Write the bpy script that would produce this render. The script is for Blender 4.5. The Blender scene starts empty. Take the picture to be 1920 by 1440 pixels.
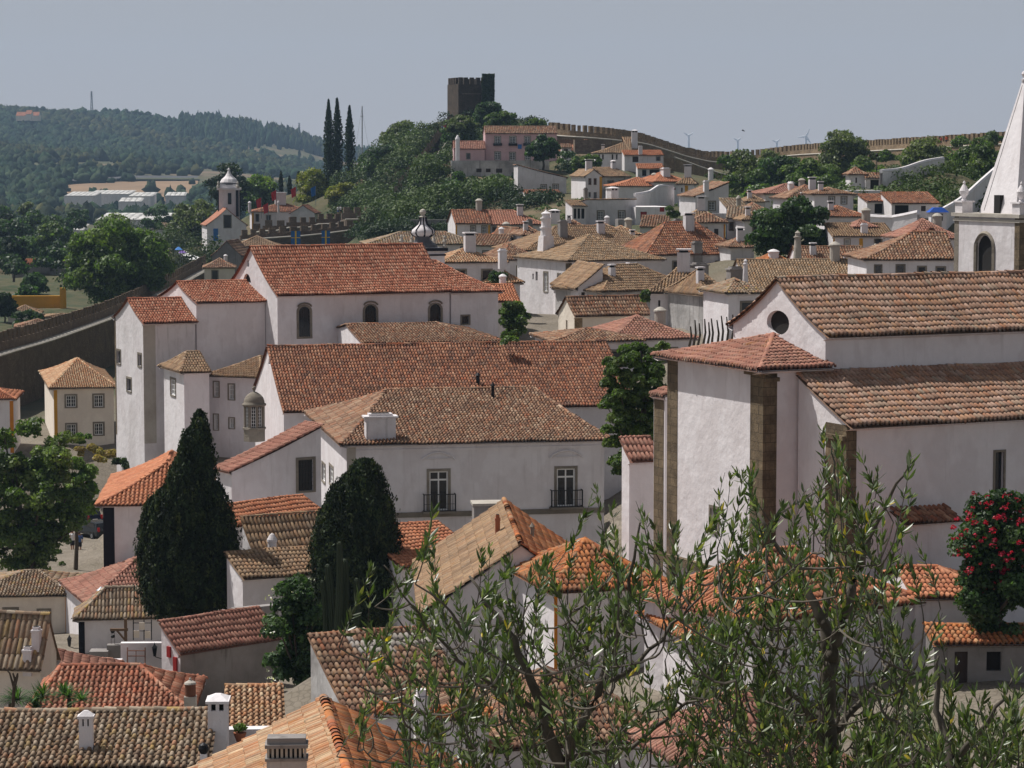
import bpy, math, random
import numpy as np
from mathutils import Vector, geometry
SC=bpy.context.scene
COL=SC.collection
R=math.radians
rng=np.random.default_rng(7); random.seed(7)
# ---------------------------------------------------------------- camera
F=4800.0; HOR=300.0; CZ=34.0
PIT=math.atan((720-HOR)/F); CP,SP=math.cos(PIT),math.sin(PIT)
cam=bpy.data.cameras.new('camera'); camo=bpy.data.objects.new('camera',cam); COL.objects.link(camo)
cam.sensor_width=36; cam.lens=36*F/1920; cam.clip_start=.5; cam.clip_end=12000
camo.location=(0,0,CZ); camo.rotation_euler=(math.pi/2-PIT,0,0); SC.camera=camo
# ---------------------------------------------------------------- light
SUN_H=(-.88,.475); SUN_EL=58
w=bpy.data.worlds.new('World'); SC.world=w; w.use_nodes=True
nt=w.node_tree; bg=nt.nodes['Background']
sky=nt.nodes.new('ShaderNodeTexSky'); sky.sky_type='NISHITA'; sky.sun_disc=False
sky.sun_elevation=R(SUN_EL); sky.sun_rotation=math.atan2(SUN_H[0],SUN_H[1]); sky.dust_density=3.0; sky.air_density=1.0; sky.ozone_density=1.5; sky.altitude=80
hs=nt.nodes.new('ShaderNodeHueSaturation'); hs.inputs['Saturation'].default_value=.35
mx=nt.nodes.new('ShaderNodeMix'); mx.data_type='RGBA'; mx.inputs['Factor'].default_value=.8
hc=nt.nodes.new('ShaderNodeValToRGB'); hc.color_ramp.elements[0].position=0.0; hc.color_ramp.elements[0].color=(.67,.65,.68,1); hc.color_ramp.elements[1].position=.075; hc.color_ramp.elements[1].color=(.585,.61,.67,1); hs2=nt.nodes.new('ShaderNodeVectorMath'); hs2.operation='SCALE'; hs2.inputs['Scale'].default_value=10.0; nt.links.new(hc.outputs[0],hs2.inputs[0]); nt.links.new(hs2.outputs[0],mx.inputs['B'])
nt.links.new(sky.outputs[0],hs.inputs['Color']); nt.links.new(hs.outputs[0],mx.inputs['A']); nt.links.new(mx.outputs['Result'],bg.inputs['Color'])
tc=nt.nodes.new('ShaderNodeTexCoord'); sx=nt.nodes.new('ShaderNodeSeparateXYZ'); nt.links.new(tc.outputs['Generated'],sx.inputs[0]); mr=nt.nodes.new('ShaderNodeMapRange'); nt.links.new(sx.outputs['Z'],mr.inputs['Value']); nt.links.new(sx.outputs['Z'],hc.inputs[0]); mr.inputs['From Min'].default_value=.075; mr.inputs['From Max'].default_value=.22; mr.inputs['To Min'].default_value=.9; mr.inputs['To Max'].default_value=.0; nt.links.new(mr.outputs[0],mx.inputs['Factor'])
bg.inputs['Strength'].default_value=.07
sun=bpy.data.lights.new('sun','SUN'); suno=bpy.data.objects.new('sun',sun); COL.objects.link(suno)
sun.energy=5.0; sun.angle=R(.53); sun.color=(1,.955,.9)
ce=math.cos(R(SUN_EL)); hn=math.hypot(*SUN_H)
SD=Vector((SUN_H[0]/hn*ce,SUN_H[1]/hn*ce,math.sin(R(SUN_EL))))
suno.rotation_euler=(-SD).to_track_quat('-Z','Y').to_euler()
vs=SC.view_settings; vs.view_transform='Standard'; vs.look='None'; vs.exposure=0.0; vs.gamma=1
# ---------------------------------------------------------------- pixel -> place
def ray(px,py):
    x=(px-960)/F; y=-(py-720)/F
    return np.array([x,CP+y*SP,-SP+y*CP])
def P(px,py,Y):
    d=ray(px,py); return np.array([0,0,CZ])+d*(Y/d[1])
def Zof(py,Y): return P(960,py,Y)[2]
def kx(px,py): d=ray(px,py); return d[0]/d[1]
# ---------------------------------------------------------------- object helpers
def tag(o,label=None,cat=None,group=None,kind=None):
    if label: o['label']=label
    if cat: o['category']=cat
    if group: o['group']=group
    if kind: o['kind']=kind
    return o
def empty(name,loc,label,cat,group=None,rz=0):
    o=bpy.data.objects.new(name,None); COL.objects.link(o); o.location=[float(c) for c in loc]; o.rotation_euler[2]=rz
    o.empty_display_size=.2
    return tag(o,label,cat,group)
def setcol(me,tint):
    a=me.color_attributes.new('Col','FLOAT_COLOR','POINT')
    t=np.ones((len(me.vertices),4),np.float32); t[:,:3]=tint; a.data.foreach_set('color',t.ravel())
def mesh_np(name,V,Q,mat,parent=None,tint=None,loc=None,smooth=False,nper=4):
    """V (n,3) world coords, Q (m,nper) ; made local to parent (empties are unrotated unless loc given)"""
    V=np.asarray(V,np.float64); Q=np.asarray(Q,np.int32)
    off=np.array(loc if loc is not None else (parent_loc(parent) if parent else (0,0,0)),float)
    me=bpy.data.meshes.new(name); me.vertices.add(len(V)); me.vertices.foreach_set('co',(V-off).astype(np.float32).ravel())
    m=len(Q); me.loops.add(m*nper); me.loops.foreach_set('vertex_index',Q.ravel()); me.polygons.add(m)
    me.polygons.foreach_set('loop_start',np.arange(0,m*nper,nper,dtype=np.int32))
    me.update(calc_edges=True)
    if smooth: me.polygons.foreach_set('use_smooth',np.ones(m,bool))
    if tint is not None: setcol(me,tint)
    me.materials.append(mat)
    o=bpy.data.objects.new(name,me); COL.objects.link(o)
    if parent: o.parent=parent
    elif loc is not None: o.location=[float(c) for c in loc]
    return o
def parent_loc(p):
    l=np.array(p.location)
    while p.parent: p=p.parent; l=l+np.array(p.location)
    return l
class MB:
    """collects polygons in world coordinates, builds one object"""
    def __init__(s): s.v=[]; s.f=[]
    def poly(s,pts):
        n=len(s.v); s.v+= [tuple(map(float,p)) for p in pts]; s.f.append(tuple(range(n,n+len(pts)))); return s
    def box(s,c,sz,ang=0,top=None):
        c=np.array(c,float); hx,hy,hz=sz[0]/2,sz[1]/2,sz[2]/2; ca,sa=math.cos(ang),math.sin(ang)
        tx,ty=(top if top else (1,1)); n=len(s.v)
        for z,kx_,ky_ in ((-hz,1,1),(hz,tx,ty)):
            for x,y in ((-hx,-hy),(hx,-hy),(hx,hy),(-hx,hy)):
                x*=kx_; y*=ky_; s.v.append((c[0]+x*ca-y*sa,c[1]+x*sa+y*ca,c[2]+z))
        for q in ((0,3,2,1),(4,5,6,7),(0,1,5,4),(1,2,6,5),(2,3,7,6),(3,0,4,7)): s.f.append(tuple(n+i for i in q))
        return s
    def prism(s,pts,z0,z1):
        n=len(pts); a=[(p[0],p[1],z0) for p in pts]; b=[(p[0],p[1],z1) for p in pts]
        s.poly(b); s.poly(a[::-1])
        for i in range(n): j=(i+1)%n; s.poly([a[i],a[j],b[j],b[i]])
        return s
    def lathe(s,c,prof,seg=12,ang0=0):
        n=len(s.v); c=np.array(c,float)
        for r,z in prof:
            for k in range(seg):
                t=ang0+2*math.pi*k/seg; s.v.append((c[0]+r*math.cos(t),c[1]+r*math.sin(t),c[2]+z))
        for i in range(len(prof)-1):
            for k in range(seg):
                k2=(k+1)%seg; s.f.append((n+i*seg+k,n+i*seg+k2,n+(i+1)*seg+k2,n+(i+1)*seg+k))
        s.f.append(tuple(n+k for k in range(seg))[::-1]); m=n+(len(prof)-1)*seg; s.f.append(tuple(m+k for k in range(seg)))
        return s
    def tube(s,pts,rad,seg=6):
        pts=[np.array(p,float) for p in pts]; n0=len(s.v)
        for i,p in enumerate(pts):
            d=(pts[min(i+1,len(pts)-1)]-pts[max(i-1,0)]); d=d/(np.linalg.norm(d)+1e-9)
            a=np.cross(d,(0,0,1) if abs(d[2])<.9 else (1,0,0)); a/=np.linalg.norm(a)+1e-9; b=np.cross(d,a)
            r=rad[i] if hasattr(rad,'__len__') else rad
            for k in range(seg):
                t=2*math.pi*k/seg; q=p+r*(a*math.cos(t)+b*math.sin(t)); s.v.append(tuple(q))
        for i in range(len(pts)-1):
            for k in range(seg):
                k2=(k+1)%seg; s.f.append((n0+i*seg+k,n0+i*seg+k2,n0+(i+1)*seg+k2,n0+(i+1)*seg+k))
        s.f.append(tuple(n0+k for k in range(seg))[::-1]); m=n0+(len(pts)-1)*seg; s.f.append(tuple(m+k for k in range(seg)))
        return s
    def bar(s,a,b,r=.04,seg=4): return s.tube([a,b],r,seg)
    def build(s,name,mat,parent=None,loc=None,smooth=False):
        off=np.array(loc if loc is not None else (parent_loc(parent) if parent else (0,0,0)),float)
        me=bpy.data.meshes.new(name)
        me.from_pydata([tuple(np.array(v)-off) for v in s.v],[],s.f); me.update()
        if smooth: me.polygons.foreach_set('use_smooth',np.ones(len(me.polygons),bool))
        me.materials.append(mat); o=bpy.data.objects.new(name,me); COL.objects.link(o)
        if parent: o.parent=parent
        elif loc is not None: o.location=[float(c) for c in loc]
        return o
# ---------------------------------------------------------------- materials
MATS={}
def newmat(name):
    m=bpy.data.materials.new(name); m.use_nodes=True; n=m.node_tree; b=n.nodes['Principled BSDF']; b.inputs['Specular IOR Level'].default_value=.25
    return m,n,b
def N(n,t,**k):
    x=n.nodes.new(t)
    for a,v in k.items():
        if a in x.inputs.keys(): x.inputs[a].default_value=v
        else: setattr(x,a,v)
    return x
def noise(n,co,scale,detail=4,rough=.6,stretch=None):
    if stretch:
        mp=N(n,'ShaderNodeMapping'); mp.inputs['Scale'].default_value=stretch; n.links.new(co,mp.inputs[0]); co=mp.outputs[0]
    t=N(n,'ShaderNodeTexNoise',Scale=scale,Detail=detail,Roughness=rough); n.links.new(co,t.inputs['Vector']); return t.outputs['Fac']
def ramp(n,f,a,b,ca=(0,0,0,1),cb=(1,1,1,1)):
    r=N(n,'ShaderNodeValToRGB'); r.color_ramp.elements[0].position=a; r.color_ramp.elements[1].position=b
    r.color_ramp.elements[0].color=ca; r.color_ramp.elements[1].color=cb; n.links.new(f,r.inputs[0]); return r.outputs[0]
def mix(n,f,a,b,mode='MIX'):
    m=N(n,'ShaderNodeMix',data_type='RGBA',blend_type=mode)
    for s,v in (('Factor',f),('A',a),('B',b)):
        if isinstance(v,(int,float)): m.inputs[s].default_value=v
        elif isinstance(v,tuple): m.inputs[s].default_value=v if len(v)==4 else v+(1,)
        else: n.links.new(v,m.inputs[s])
    return m.outputs['Result']
def wco(n): 
    g=N(n,'ShaderNodeNewGeometry'); return g.outputs['Position']
def plaster(name,base,dirt=.3,dcol=(.22,.2,.18),streak=.3,fine=.06):
    m,n,b=newmat(name); co=wco(n)
    n1=noise(n,co,.35,6,.65); n2=noise(n,co,2.2,5,.7); st=noise(n,co,1.0,4,.6,(3.2,3.2,.28)); fn=noise(n,co,9,3,.7)
    c=mix(n,ramp(n,n2,.35,.8),base,tuple(x*(1-fine*2) for x in base))
    c=mix(n,ramp(n,fn,.3,.9),c,tuple(x*(1-fine) for x in base))
    n4=noise(n,co,.8,3,.5,(1,1,.6)); c=mix(n,ramp(n,n4,.46,.54),c,mix(n,1.0,c,(.93,.918,.915,1),'MULTIPLY'))
    r=ramp(n,n1,.62-dirt*.35,.86-dirt*.2); m1=N(n,'ShaderNodeMath',operation='MULTIPLY'); n.links.new(r,m1.inputs[0]); m1.inputs[1].default_value=min(1,dirt*1.1)
    c=mix(n,m1.outputs[0],c,dcol)
    r2=ramp(n,st,.57,.72); m2=N(n,'ShaderNodeMath',operation='MULTIPLY'); n.links.new(r2,m2.inputs[0]); m2.inputs[1].default_value=streak
    c=mix(n,m2.outputs[0],c,dcol)
    n.links.new(c,b.inputs['Base Color']); b.inputs['Roughness'].default_value=.9
    bp=N(n,'ShaderNodeBump',Strength=.45,Distance=.10); n.links.new(noise(n,co,1.9,4,.55),bp.inputs['Height']); n.links.new(bp.outputs[0],b.inputs['Normal'])
    MATS[name]=m; return m
def stone(name,c1,c2,scale=1.4,bump=.6,blocks=True):
    m,n,b=newmat(name); co=wco(n)
    v=N(n,'ShaderNodeTexVoronoi',Scale=scale,feature='F1'); mp=N(n,'ShaderNodeMapping'); mp.inputs['Scale'].default_value=(1,1,1.7); n.links.new(co,mp.inputs[0]); n.links.new(mp.outputs[0],v.inputs['Vector'])
    n1=noise(n,co,scale*.25,6,.7); n2=noise(n,co,scale*4,4,.7)
    sep=N(n,'ShaderNodeSeparateColor'); n.links.new(v.outputs['Color'],sep.inputs[0])
    c=mix(n,sep.outputs[0],c1,c2); c=mix(n,ramp(n,n1,.35,.7),c,tuple(x*.55 for x in c1)); c=mix(n,.45,c,ramp(n,n2,.2,.8),'MULTIPLY')
    vd=N(n,'ShaderNodeTexVoronoi',Scale=scale,feature='DISTANCE_TO_EDGE'); n.links.new(mp.outputs[0],vd.inputs['Vector'])
    e=ramp(n,vd.outputs['Distance'],.0,.09)
    if blocks: c=mix(n,e,tuple(x*.45 for x in c1),c)
    n.links.new(c,b.inputs['Base Color']); b.inputs['Roughness'].default_value=.95
    bp=N(n,'ShaderNodeBump',Strength=bump,Distance=.12); n.links.new(mix(n,.5,e,n2),bp.inputs['Height']); n.links.new(bp.outputs[0],b.inputs['Normal'])
    MATS[name]=m; return m
def quoins(name,c1,c2,bw=.55,rh=.36):
    m,n,b=newmat(name); co=wco(n); sp=N(n,'ShaderNodeSeparateXYZ'); n.links.new(co,sp.inputs[0]); ad=N(n,'ShaderNodeMath',operation='ADD'); n.links.new(sp.outputs[0],ad.inputs[0]); n.links.new(sp.outputs[1],ad.inputs[1]); cb=N(n,'ShaderNodeCombineXYZ'); n.links.new(ad.outputs[0],cb.inputs[0]); n.links.new(sp.outputs[2],cb.inputs[1])
    br=N(n,'ShaderNodeTexBrick'); n.links.new(cb.outputs[0],br.inputs['Vector']); br.inputs['Scale'].default_value=1; br.inputs['Brick Width'].default_value=bw; br.inputs['Row Height'].default_value=rh; br.inputs['Mortar Size'].default_value=.012; br.inputs['Color1'].default_value=c1+(1,); br.inputs['Color2'].default_value=c2+(1,); br.inputs['Mortar'].default_value=tuple(x*.5 for x in c1)+(1,)
    n1=noise(n,co,1.1,6,.7); n2=noise(n,co,9,4,.75); c=mix(n,ramp(n,n1,.38,.68),br.outputs['Color'],tuple(x*.45 for x in c1)); c=mix(n,.5,c,ramp(n,n2,.2,.8,(.35,.35,.35,1),(1.15,1.15,1.1,1)),'MULTIPLY')
    n.links.new(c,b.inputs['Base Color']); b.inputs['Roughness'].default_value=.95; bp=N(n,'ShaderNodeBump',Strength=.6,Distance=.06); n.links.new(n2,bp.inputs['Height']); n.links.new(bp.outputs[0],b.inputs['Normal']); MATS[name]=m; return m
def plain(name,c,rough=.6,metal=0,var=.15,scale=3):
    m,n,b=newmat(name); co=wco(n); f=noise(n,co,scale,5,.65)
    n.links.new(mix(n,ramp(n,f,.3,.75),c,tuple(x*(1-var) for x in c)),b.inputs['Base Color']); b.inputs['Roughness'].default_value=rough; b.inputs['Metallic'].default_value=metal
    MATS[name]=m; return m
def tiled(name,dirt=.3,lich=.0):
    m,n,b=newmat(name); a=N(n,'ShaderNodeAttribute',attribute_name='Col'); co=wco(n)
    n1=noise(n,co,.45,5,.65); n2=noise(n,co,7,4,.75); n3=noise(n,co,1.6,6,.75)
    c=mix(n,.5,a.outputs['Color'],ramp(n,n2,.25,.75,(.45,.45,.45,1),(1.25,1.2,1.15,1)),'MULTIPLY')
    r=ramp(n,n1,.5,.72); mm=N(n,'ShaderNodeMath',operation='MULTIPLY'); n.links.new(r,mm.inputs[0]); mm.inputs[1].default_value=dirt
    c=mix(n,mm.outputs[0],c,(.055,.042,.03))
    if lich>0:
        r=ramp(n,n3,.62-lich*.1,.7); mm=N(n,'ShaderNodeMath',operation='MULTIPLY'); n.links.new(r,mm.inputs[0]); mm.inputs[1].default_value=.75
        c=mix(n,mm.outputs[0],c,(.34,.15,.025))
    r=ramp(n,noise(n,co,2.6,5,.7),.52,.66); mm=N(n,'ShaderNodeMath',operation='MULTIPLY'); n.links.new(r,mm.inputs[0]); mm.inputs[1].default_value=.34 if dirt>.2 else .12; c=mix(n,mm.outputs[0],c,(.33,.28,.22))
    n.links.new(c,b.inputs['Base Color']); b.inputs['Roughness'].default_value=.88; b.inputs['Specular IOR Level'].default_value=.2
    MATS[name]=m; return m
def leafy(name,trans=.35,rough=.5,spec=.3,var=.35):
    m,n,b=newmat(name); a=N(n,'ShaderNodeAttribute',attribute_name='Col'); 
    n.links.new(a.outputs['Color'],b.inputs['Base Color']); b.inputs['Roughness'].default_value=rough; b.inputs['Specular IOR Level'].default_value=spec
    t=N(n,'ShaderNodeBsdfTranslucent'); c=mix(n,1.0,a.outputs['Color'],(1.5,1.7,.6,1),'MULTIPLY'); n.links.new(c,t.inputs['Color'])
    ms=N(n,'ShaderNodeMixShader'); ms.inputs[0].default_value=trans; n.links.new(b.outputs[0],ms.inputs[1]); n.links.new(t.outputs[0],ms.inputs[2])
    n.links.new(ms.outputs[0],n.nodes['Material Output'].inputs['Surface']); MATS[name]=m; return m
plaster('white',(.75,.72,.735),.16,streak=.30,dcol=(.42,.385,.375))
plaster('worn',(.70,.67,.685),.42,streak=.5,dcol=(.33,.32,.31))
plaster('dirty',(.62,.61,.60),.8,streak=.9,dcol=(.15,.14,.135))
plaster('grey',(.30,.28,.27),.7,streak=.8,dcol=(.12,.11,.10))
plaster('pink',(.62,.42,.43),.15,streak=.15,dcol=(.5,.4,.4))
plaster('cream',(.80,.72,.62),.2,streak=.2,dcol=(.5,.46,.38))
plaster('yellow',(.62,.32,.035),.2,streak=.25,dcol=(.4,.25,.08))
plaster('orange',(.58,.22,.02),.2,streak=.25,dcol=(.35,.16,.05))
plaster('blue',(.02,.09,.42),.1,streak=.1,dcol=(.05,.1,.3))
plaster('black',(.012,.012,.018),.1,streak=.1,dcol=(.03,.03,.03))
plaster('mortar',(.46,.43,.38),.5,streak=.2,dcol=(.2,.17,.13))
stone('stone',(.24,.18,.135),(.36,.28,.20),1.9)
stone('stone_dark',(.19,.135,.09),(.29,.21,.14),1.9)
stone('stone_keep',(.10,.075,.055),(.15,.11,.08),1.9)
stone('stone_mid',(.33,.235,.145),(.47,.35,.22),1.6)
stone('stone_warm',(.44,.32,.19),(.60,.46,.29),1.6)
stone('stone_trim',(.31,.27,.22),(.38,.34,.28),1.1,.2,False)
quoins('stone_quoin',(.17,.13,.085),(.25,.19,.12))
stone('cobble',(.34,.31,.27),(.44,.40,.35),3.5,.4)
stone('rock',(.25,.21,.17),(.36,.31,.25),.35,.8,False)
plain('iron',(.018,.018,.02),.5,.5); plain('rust',(.17,.07,.04),.8); plain('wood',(.16,.10,.06),.8); plain('wood_dark',(.05,.035,.03),.7)
plain('red_paint',(.30,.02,.02),.5); plain('green_paint',(.02,.08,.05),.5); plain('white_paint',(.78,.78,.77),.5,0,.05)
plain('flag_blue',(.015,.12,.36),.8,0,.1); plain('flag_yellow',(.72,.45,.02),.8,0,.1); plain('flag_red',(.5,.02,.02),.8); plain('skin',(.45,.25,.17),.6)
plain('cloth_white',(.75,.75,.76),.8); plain('cloth_blue',(.06,.12,.3),.8); plain('cloth_dark',(.03,.03,.04),.8); plain('cloth_orange',(.75,.12,.03),.7); plain('terracotta',(.36,.13,.07),.8)
plain('steel',(.25,.26,.28),.5,.6); plain('turbine',(.62,.64,.68),.6); plain('rubber',(.015,.015,.015),.8); plain('car_grey',(.035,.04,.045),.25,.6); plain('car_blue',(.015,.02,.045),.25,.5)
plain('bark',(.10,.08,.06),.95,0,.5,9); plain('bark_olive',(.12,.105,.085),.95,0,.5,14); plain('lead',(.10,.10,.11),.6); plain('poster_blue',(.03,.16,.45),.6); plain('tarp_purple',(.16,.08,.35),.7); plain('tail_red',(.4,.01,.01),.3)
def glass():
    m,n,b=newmat('glass'); b.inputs['Base Color'].default_value=(.018,.02,.024,1); b.inputs['Roughness'].default_value=.12; b.inputs['Specular IOR Level'].default_value=.5; MATS['glass']=m
glass(); plain('dark',(.02,.018,.017),.9); plain('curtain',(.3,.3,.32),.9)
tiled('tile_old',.45,0); tiled('tile_lichen',.45,.5); tiled('tile_new',.12,0); leafy('leaf'); leafy('leaf_dark',.15,.6,.2); leafy('leaf_olive',.3,.38,.6); leafy('petal',.3); leafy('far_leaf',.0,.9,.1)
PAL={
'nave':[(.42,.27,.20),(.36,.22,.16),(.48,.33,.26),(.30,.18,.13),(.40,.20,.12),(.36,.28,.21),(.46,.26,.15)],
'sand':[(.38,.27,.17),(.31,.21,.13),(.44,.32,.21),(.24,.16,.10),(.40,.24,.13),(.34,.26,.18)],
'ware':[(.72,.72,.70),(.66,.66,.65),(.75,.75,.74)],
'old':[(.30,.15,.085),(.22,.11,.07),(.36,.22,.14),(.15,.085,.06),(.42,.30,.21),(.32,.13,.07),(.26,.17,.11)],
'tan':[(.34,.23,.14),(.28,.18,.11),(.40,.28,.17),(.22,.14,.09),(.36,.21,.12),(.31,.22,.15)],
'red':[(.46,.17,.10),(.38,.13,.075),(.52,.24,.15),(.27,.10,.06),(.50,.28,.19),(.42,.14,.08)],
'brown':[(.32,.13,.07),(.23,.095,.06),(.40,.18,.10),(.15,.075,.055),(.44,.24,.15),(.36,.12,.06)],
'orange':[(.52,.20,.10),(.47,.17,.085),(.56,.25,.14),(.50,.22,.12),(.42,.16,.09)],
'pale':[(.52,.36,.22),(.47,.25,.13),(.58,.44,.29),(.43,.20,.10),(.50,.30,.18),(.40,.25,.16)],
'fire':[(.46,.15,.045),(.40,.12,.04),(.52,.20,.07),(.34,.11,.05),(.48,.26,.13),(.30,.16,.09)],
'salmon':[(.46,.21,.14),(.43,.19,.125),(.49,.235,.16)],
'rose':[(.40,.19,.14),(.35,.16,.12),(.43,.23,.17),(.31,.15,.11)],
'grimy':[(.34,.27,.20),(.26,.18,.12),(.42,.35,.27),(.20,.14,.10),(.38,.20,.12),(.30,.24,.18),(.36,.25,.10)],
}
# ---------------------------------------------------------------- roofs
CVOFF=np.array([-1,-.84,-.36,.36,.84,1.]); CVH=np.array([0,.55,.96,.96,.55,0.])
def prof(t,c): return (1-c)*t+c*t*t
class Roof:
    def __init__(s): s.V=[];s.Q=[];s.T=[];s.n=0; s.sl=MB()
    def add(s,V,Q,T): s.V.append(V); s.Q.append(Q+s.n); s.T.append(T); s.n+=len(V)
def side(rf,O,U,S,poly,Rn,H,c,pal,p=.24,q=.40,ht=.105,patch=None,flatc=False):
    """one slope: eave origin O, U along the eave, S plan direction upslope; poly = convex polygon in (u,s)"""
    O=np.array(O,float);U=np.array(U,float);S=np.array(S,float)
    us=[a[0] for a in poly]; u0,u1=min(us),max(us); nc=max(1,int(round((u1-u0)/p))); pp=(u1-u0)/nc
    uc=u0+(np.arange(nc)+.5)*pp
    ranges=[]
    for u in uc:
        h=[]
        for i in range(len(poly)):
            a,b=poly[i],poly[(i+1)%len(poly)]
            if (a[0]-u)*(b[0]-u)<=0 and abs(a[0]-b[0])>1e-6: t=(u-a[0])/(b[0]-a[0]); h.append(a[1]+t*(b[1]-a[1]))
        ranges.append((min(h),max(h)) if len(h)>1 else (0,0))
    cu=[];cs=[];ce_=[]
    for u,(a,b) in zip(uc,ranges):
        if b-a<.08: continue
        n=max(1,int(math.ceil((b-a)/q-.2))); k=np.arange(n)
        s0=a+k*q; s1=np.minimum(s0+q*1.02,b)
        cu.append(np.full(n,u)); cs.append(s0); ce_.append(s1)
    if not cu: return
    cu=np.concatenate(cu);cs=np.concatenate(cs);ce_=np.concatenate(ce_); n=len(cu)
    r=np.random.default_rng(int(abs(O[0]*13+O[1]*7))%9999+n)
    palA=np.array(PAL[pal]); 
    for kind in (0,1):
        if kind==0: off=CVOFF*pp*.35; hh=CVH*ht; base=0.0; uu=cu+r.normal(0,pp*.03,n)
        else: off=np.array([-1,0,1.])*pp*.30; hh=np.array([.016,.0,.016]); base=0.0; uu=cu+pp*.5
        m=len(off)
        jit=r.normal(0,.006,n); skew=r.normal(0,.01,n)
        sl=cs+r.normal(0,.012,n); sh=ce_
        V=np.zeros((n,3,m,3))
        for row,(sv,dz) in enumerate(((sl,-.03),(sl,.06),(sh,.0))):
            z=H*prof(np.clip(sv/Rn,-.3,1.2),c)
            hz=(hh[None,:] if row else hh[None,:]*.8)+dz+jit[:,None]
            pu=uu[:,None]+off[None,:]+(skew[:,None]*(row==2))
            V[:,row,:,:]=O+pu[...,None]*U+sv[:,None,None]*S
            V[:,row,:,2]=O[2]+z[:,None]+hz+(.035*np.sin(cu*.83+O[0])*np.sin(np.clip(sv,0,99)*.9+O[1])+.02*np.sin(cu*2.3+sv*.7))[:,None]
        V=V.reshape(-1,3); idx=np.arange(n)[:,None]*(3*m)
        qs=[]
        for row in range(2):
            for k in range(m-1):
                a=row*m+k; qs.append(np.stack([idx[:,0]+a,idx[:,0]+a+1,idx[:,0]+a+m+1,idx[:,0]+a+m],1))
        Q=np.concatenate(qs)
        # per tile colour with slow patches
        ph=np.sin(cu*.7+O[0])*np.sin(cs*1.3+cu*.31)+r.normal(0,.8,n)
        ci=np.clip(((ph-ph.min())/(ph.max()-ph.min()+1e-6)*len(palA)).astype(int),0,len(palA)-1)
        sel=np.where(r.random(n)<.65,r.integers(0,len(palA),n),ci); T=palA[sel]*r.uniform(.84,1.16,n)[:,None]; mm_=palA.mean(0); kk=np.where(r.random(n)<.14,0.,.42)[:,None]; T=T*(1-kk)+mm_*kk
        if kind==1: T=T*.62  # channel tiles darker for moss, with shade between the covers painted in too
        if patch: 
            w_=patch(cu,cs,r)
            T=np.where(w_[0][:,None],w_[1],T)
        TT_=np.repeat(T[:,None,:],3*m,axis=1); TT_[:,:m]*=.22; rf.add(V,Q,TT_.reshape(-1,3))  # lip row darkened: shade under each tile end painted into the vertex colour
    # underlying slab
    for i in range(8):
        pass
    K=6; smax=max(a[1] for a in poly)
    def clip(s_):
        h=[]
        for i in range(len(poly)):
            a,b=poly[i],poly[(i+1)%len(poly)]
            if (a[1]-s_)*(b[1]-s_)<=0 and abs(a[1]-b[1])>1e-6: t=(s_-a[1])/(b[1]-a[1]); h.append(a[0]+t*(b[0]-a[0]))
            elif abs(a[1]-b[1])<1e-6 and abs(a[1]-s_)<1e-6: h+= [a[0],b[0]]
        return min(h),max(h)
    prev=None; tt=palA.mean(0)*.6
    for i in range(K+1):
        s_=smax*i/K; a,b=clip(min(max(s_,1e-5),smax-1e-5)); z=O[2]+H*prof(s_/Rn,c)-.07
        cur=[O+U*a+S*s_,O+U*b+S*s_]; cur[0][2]=z;cur[1][2]=z
        if prev is not None: rf.add(np.array([prev[0],prev[1],cur[1],cur[0]]),np.array([[0,1,2,3]]),np.tile(tt,(4,1)))
        prev=cur
def caps(rf,pts,pal,r=.13,step=.42):
    """ridge / hip cap tiles along a polyline"""
    palA=np.array(PAL[pal]); pts=[np.array(p,float) for p in pts]
    for a,b in zip(pts[:-1],pts[1:]):
        L=np.linalg.norm(b-a); n=max(1,int(round(L/step))); d=(b-a)/n
        hd=np.array([d[0],d[1],0]); hd/=np.linalg.norm(hd)+1e-9; sd=np.array([-hd[1],hd[0],0])
        ang=np.linspace(-.1,math.pi+.1,6)
        for i in range(n):
            wv=.03*math.sin(i*.55+a[0])+random.uniform(-.012,.012); p0=a+d*i+np.array([0,0,wv]); p1=a+d*(i+1.06); r0=r*(1.1+random.uniform(-.06,.06)); r1=r*.92
            V=[];
            for p,rr in ((p0,r0),(p1,r1)):
                for t in ang: V.append(p+sd*rr*math.cos(t)+np.array([0,0,rr*math.sin(t)*.85-.02]))
            V.append(p0+np.array([0,0,-.03]))
            V=np.array(V); Q=[[k,k+1,k+7,k+6] for k in range(5)]
            rf.add(V,np.array(Q),np.tile(palA[random.randrange(len(palA))]*random.uniform(.75,1.15),(len(V),1)))
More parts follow.
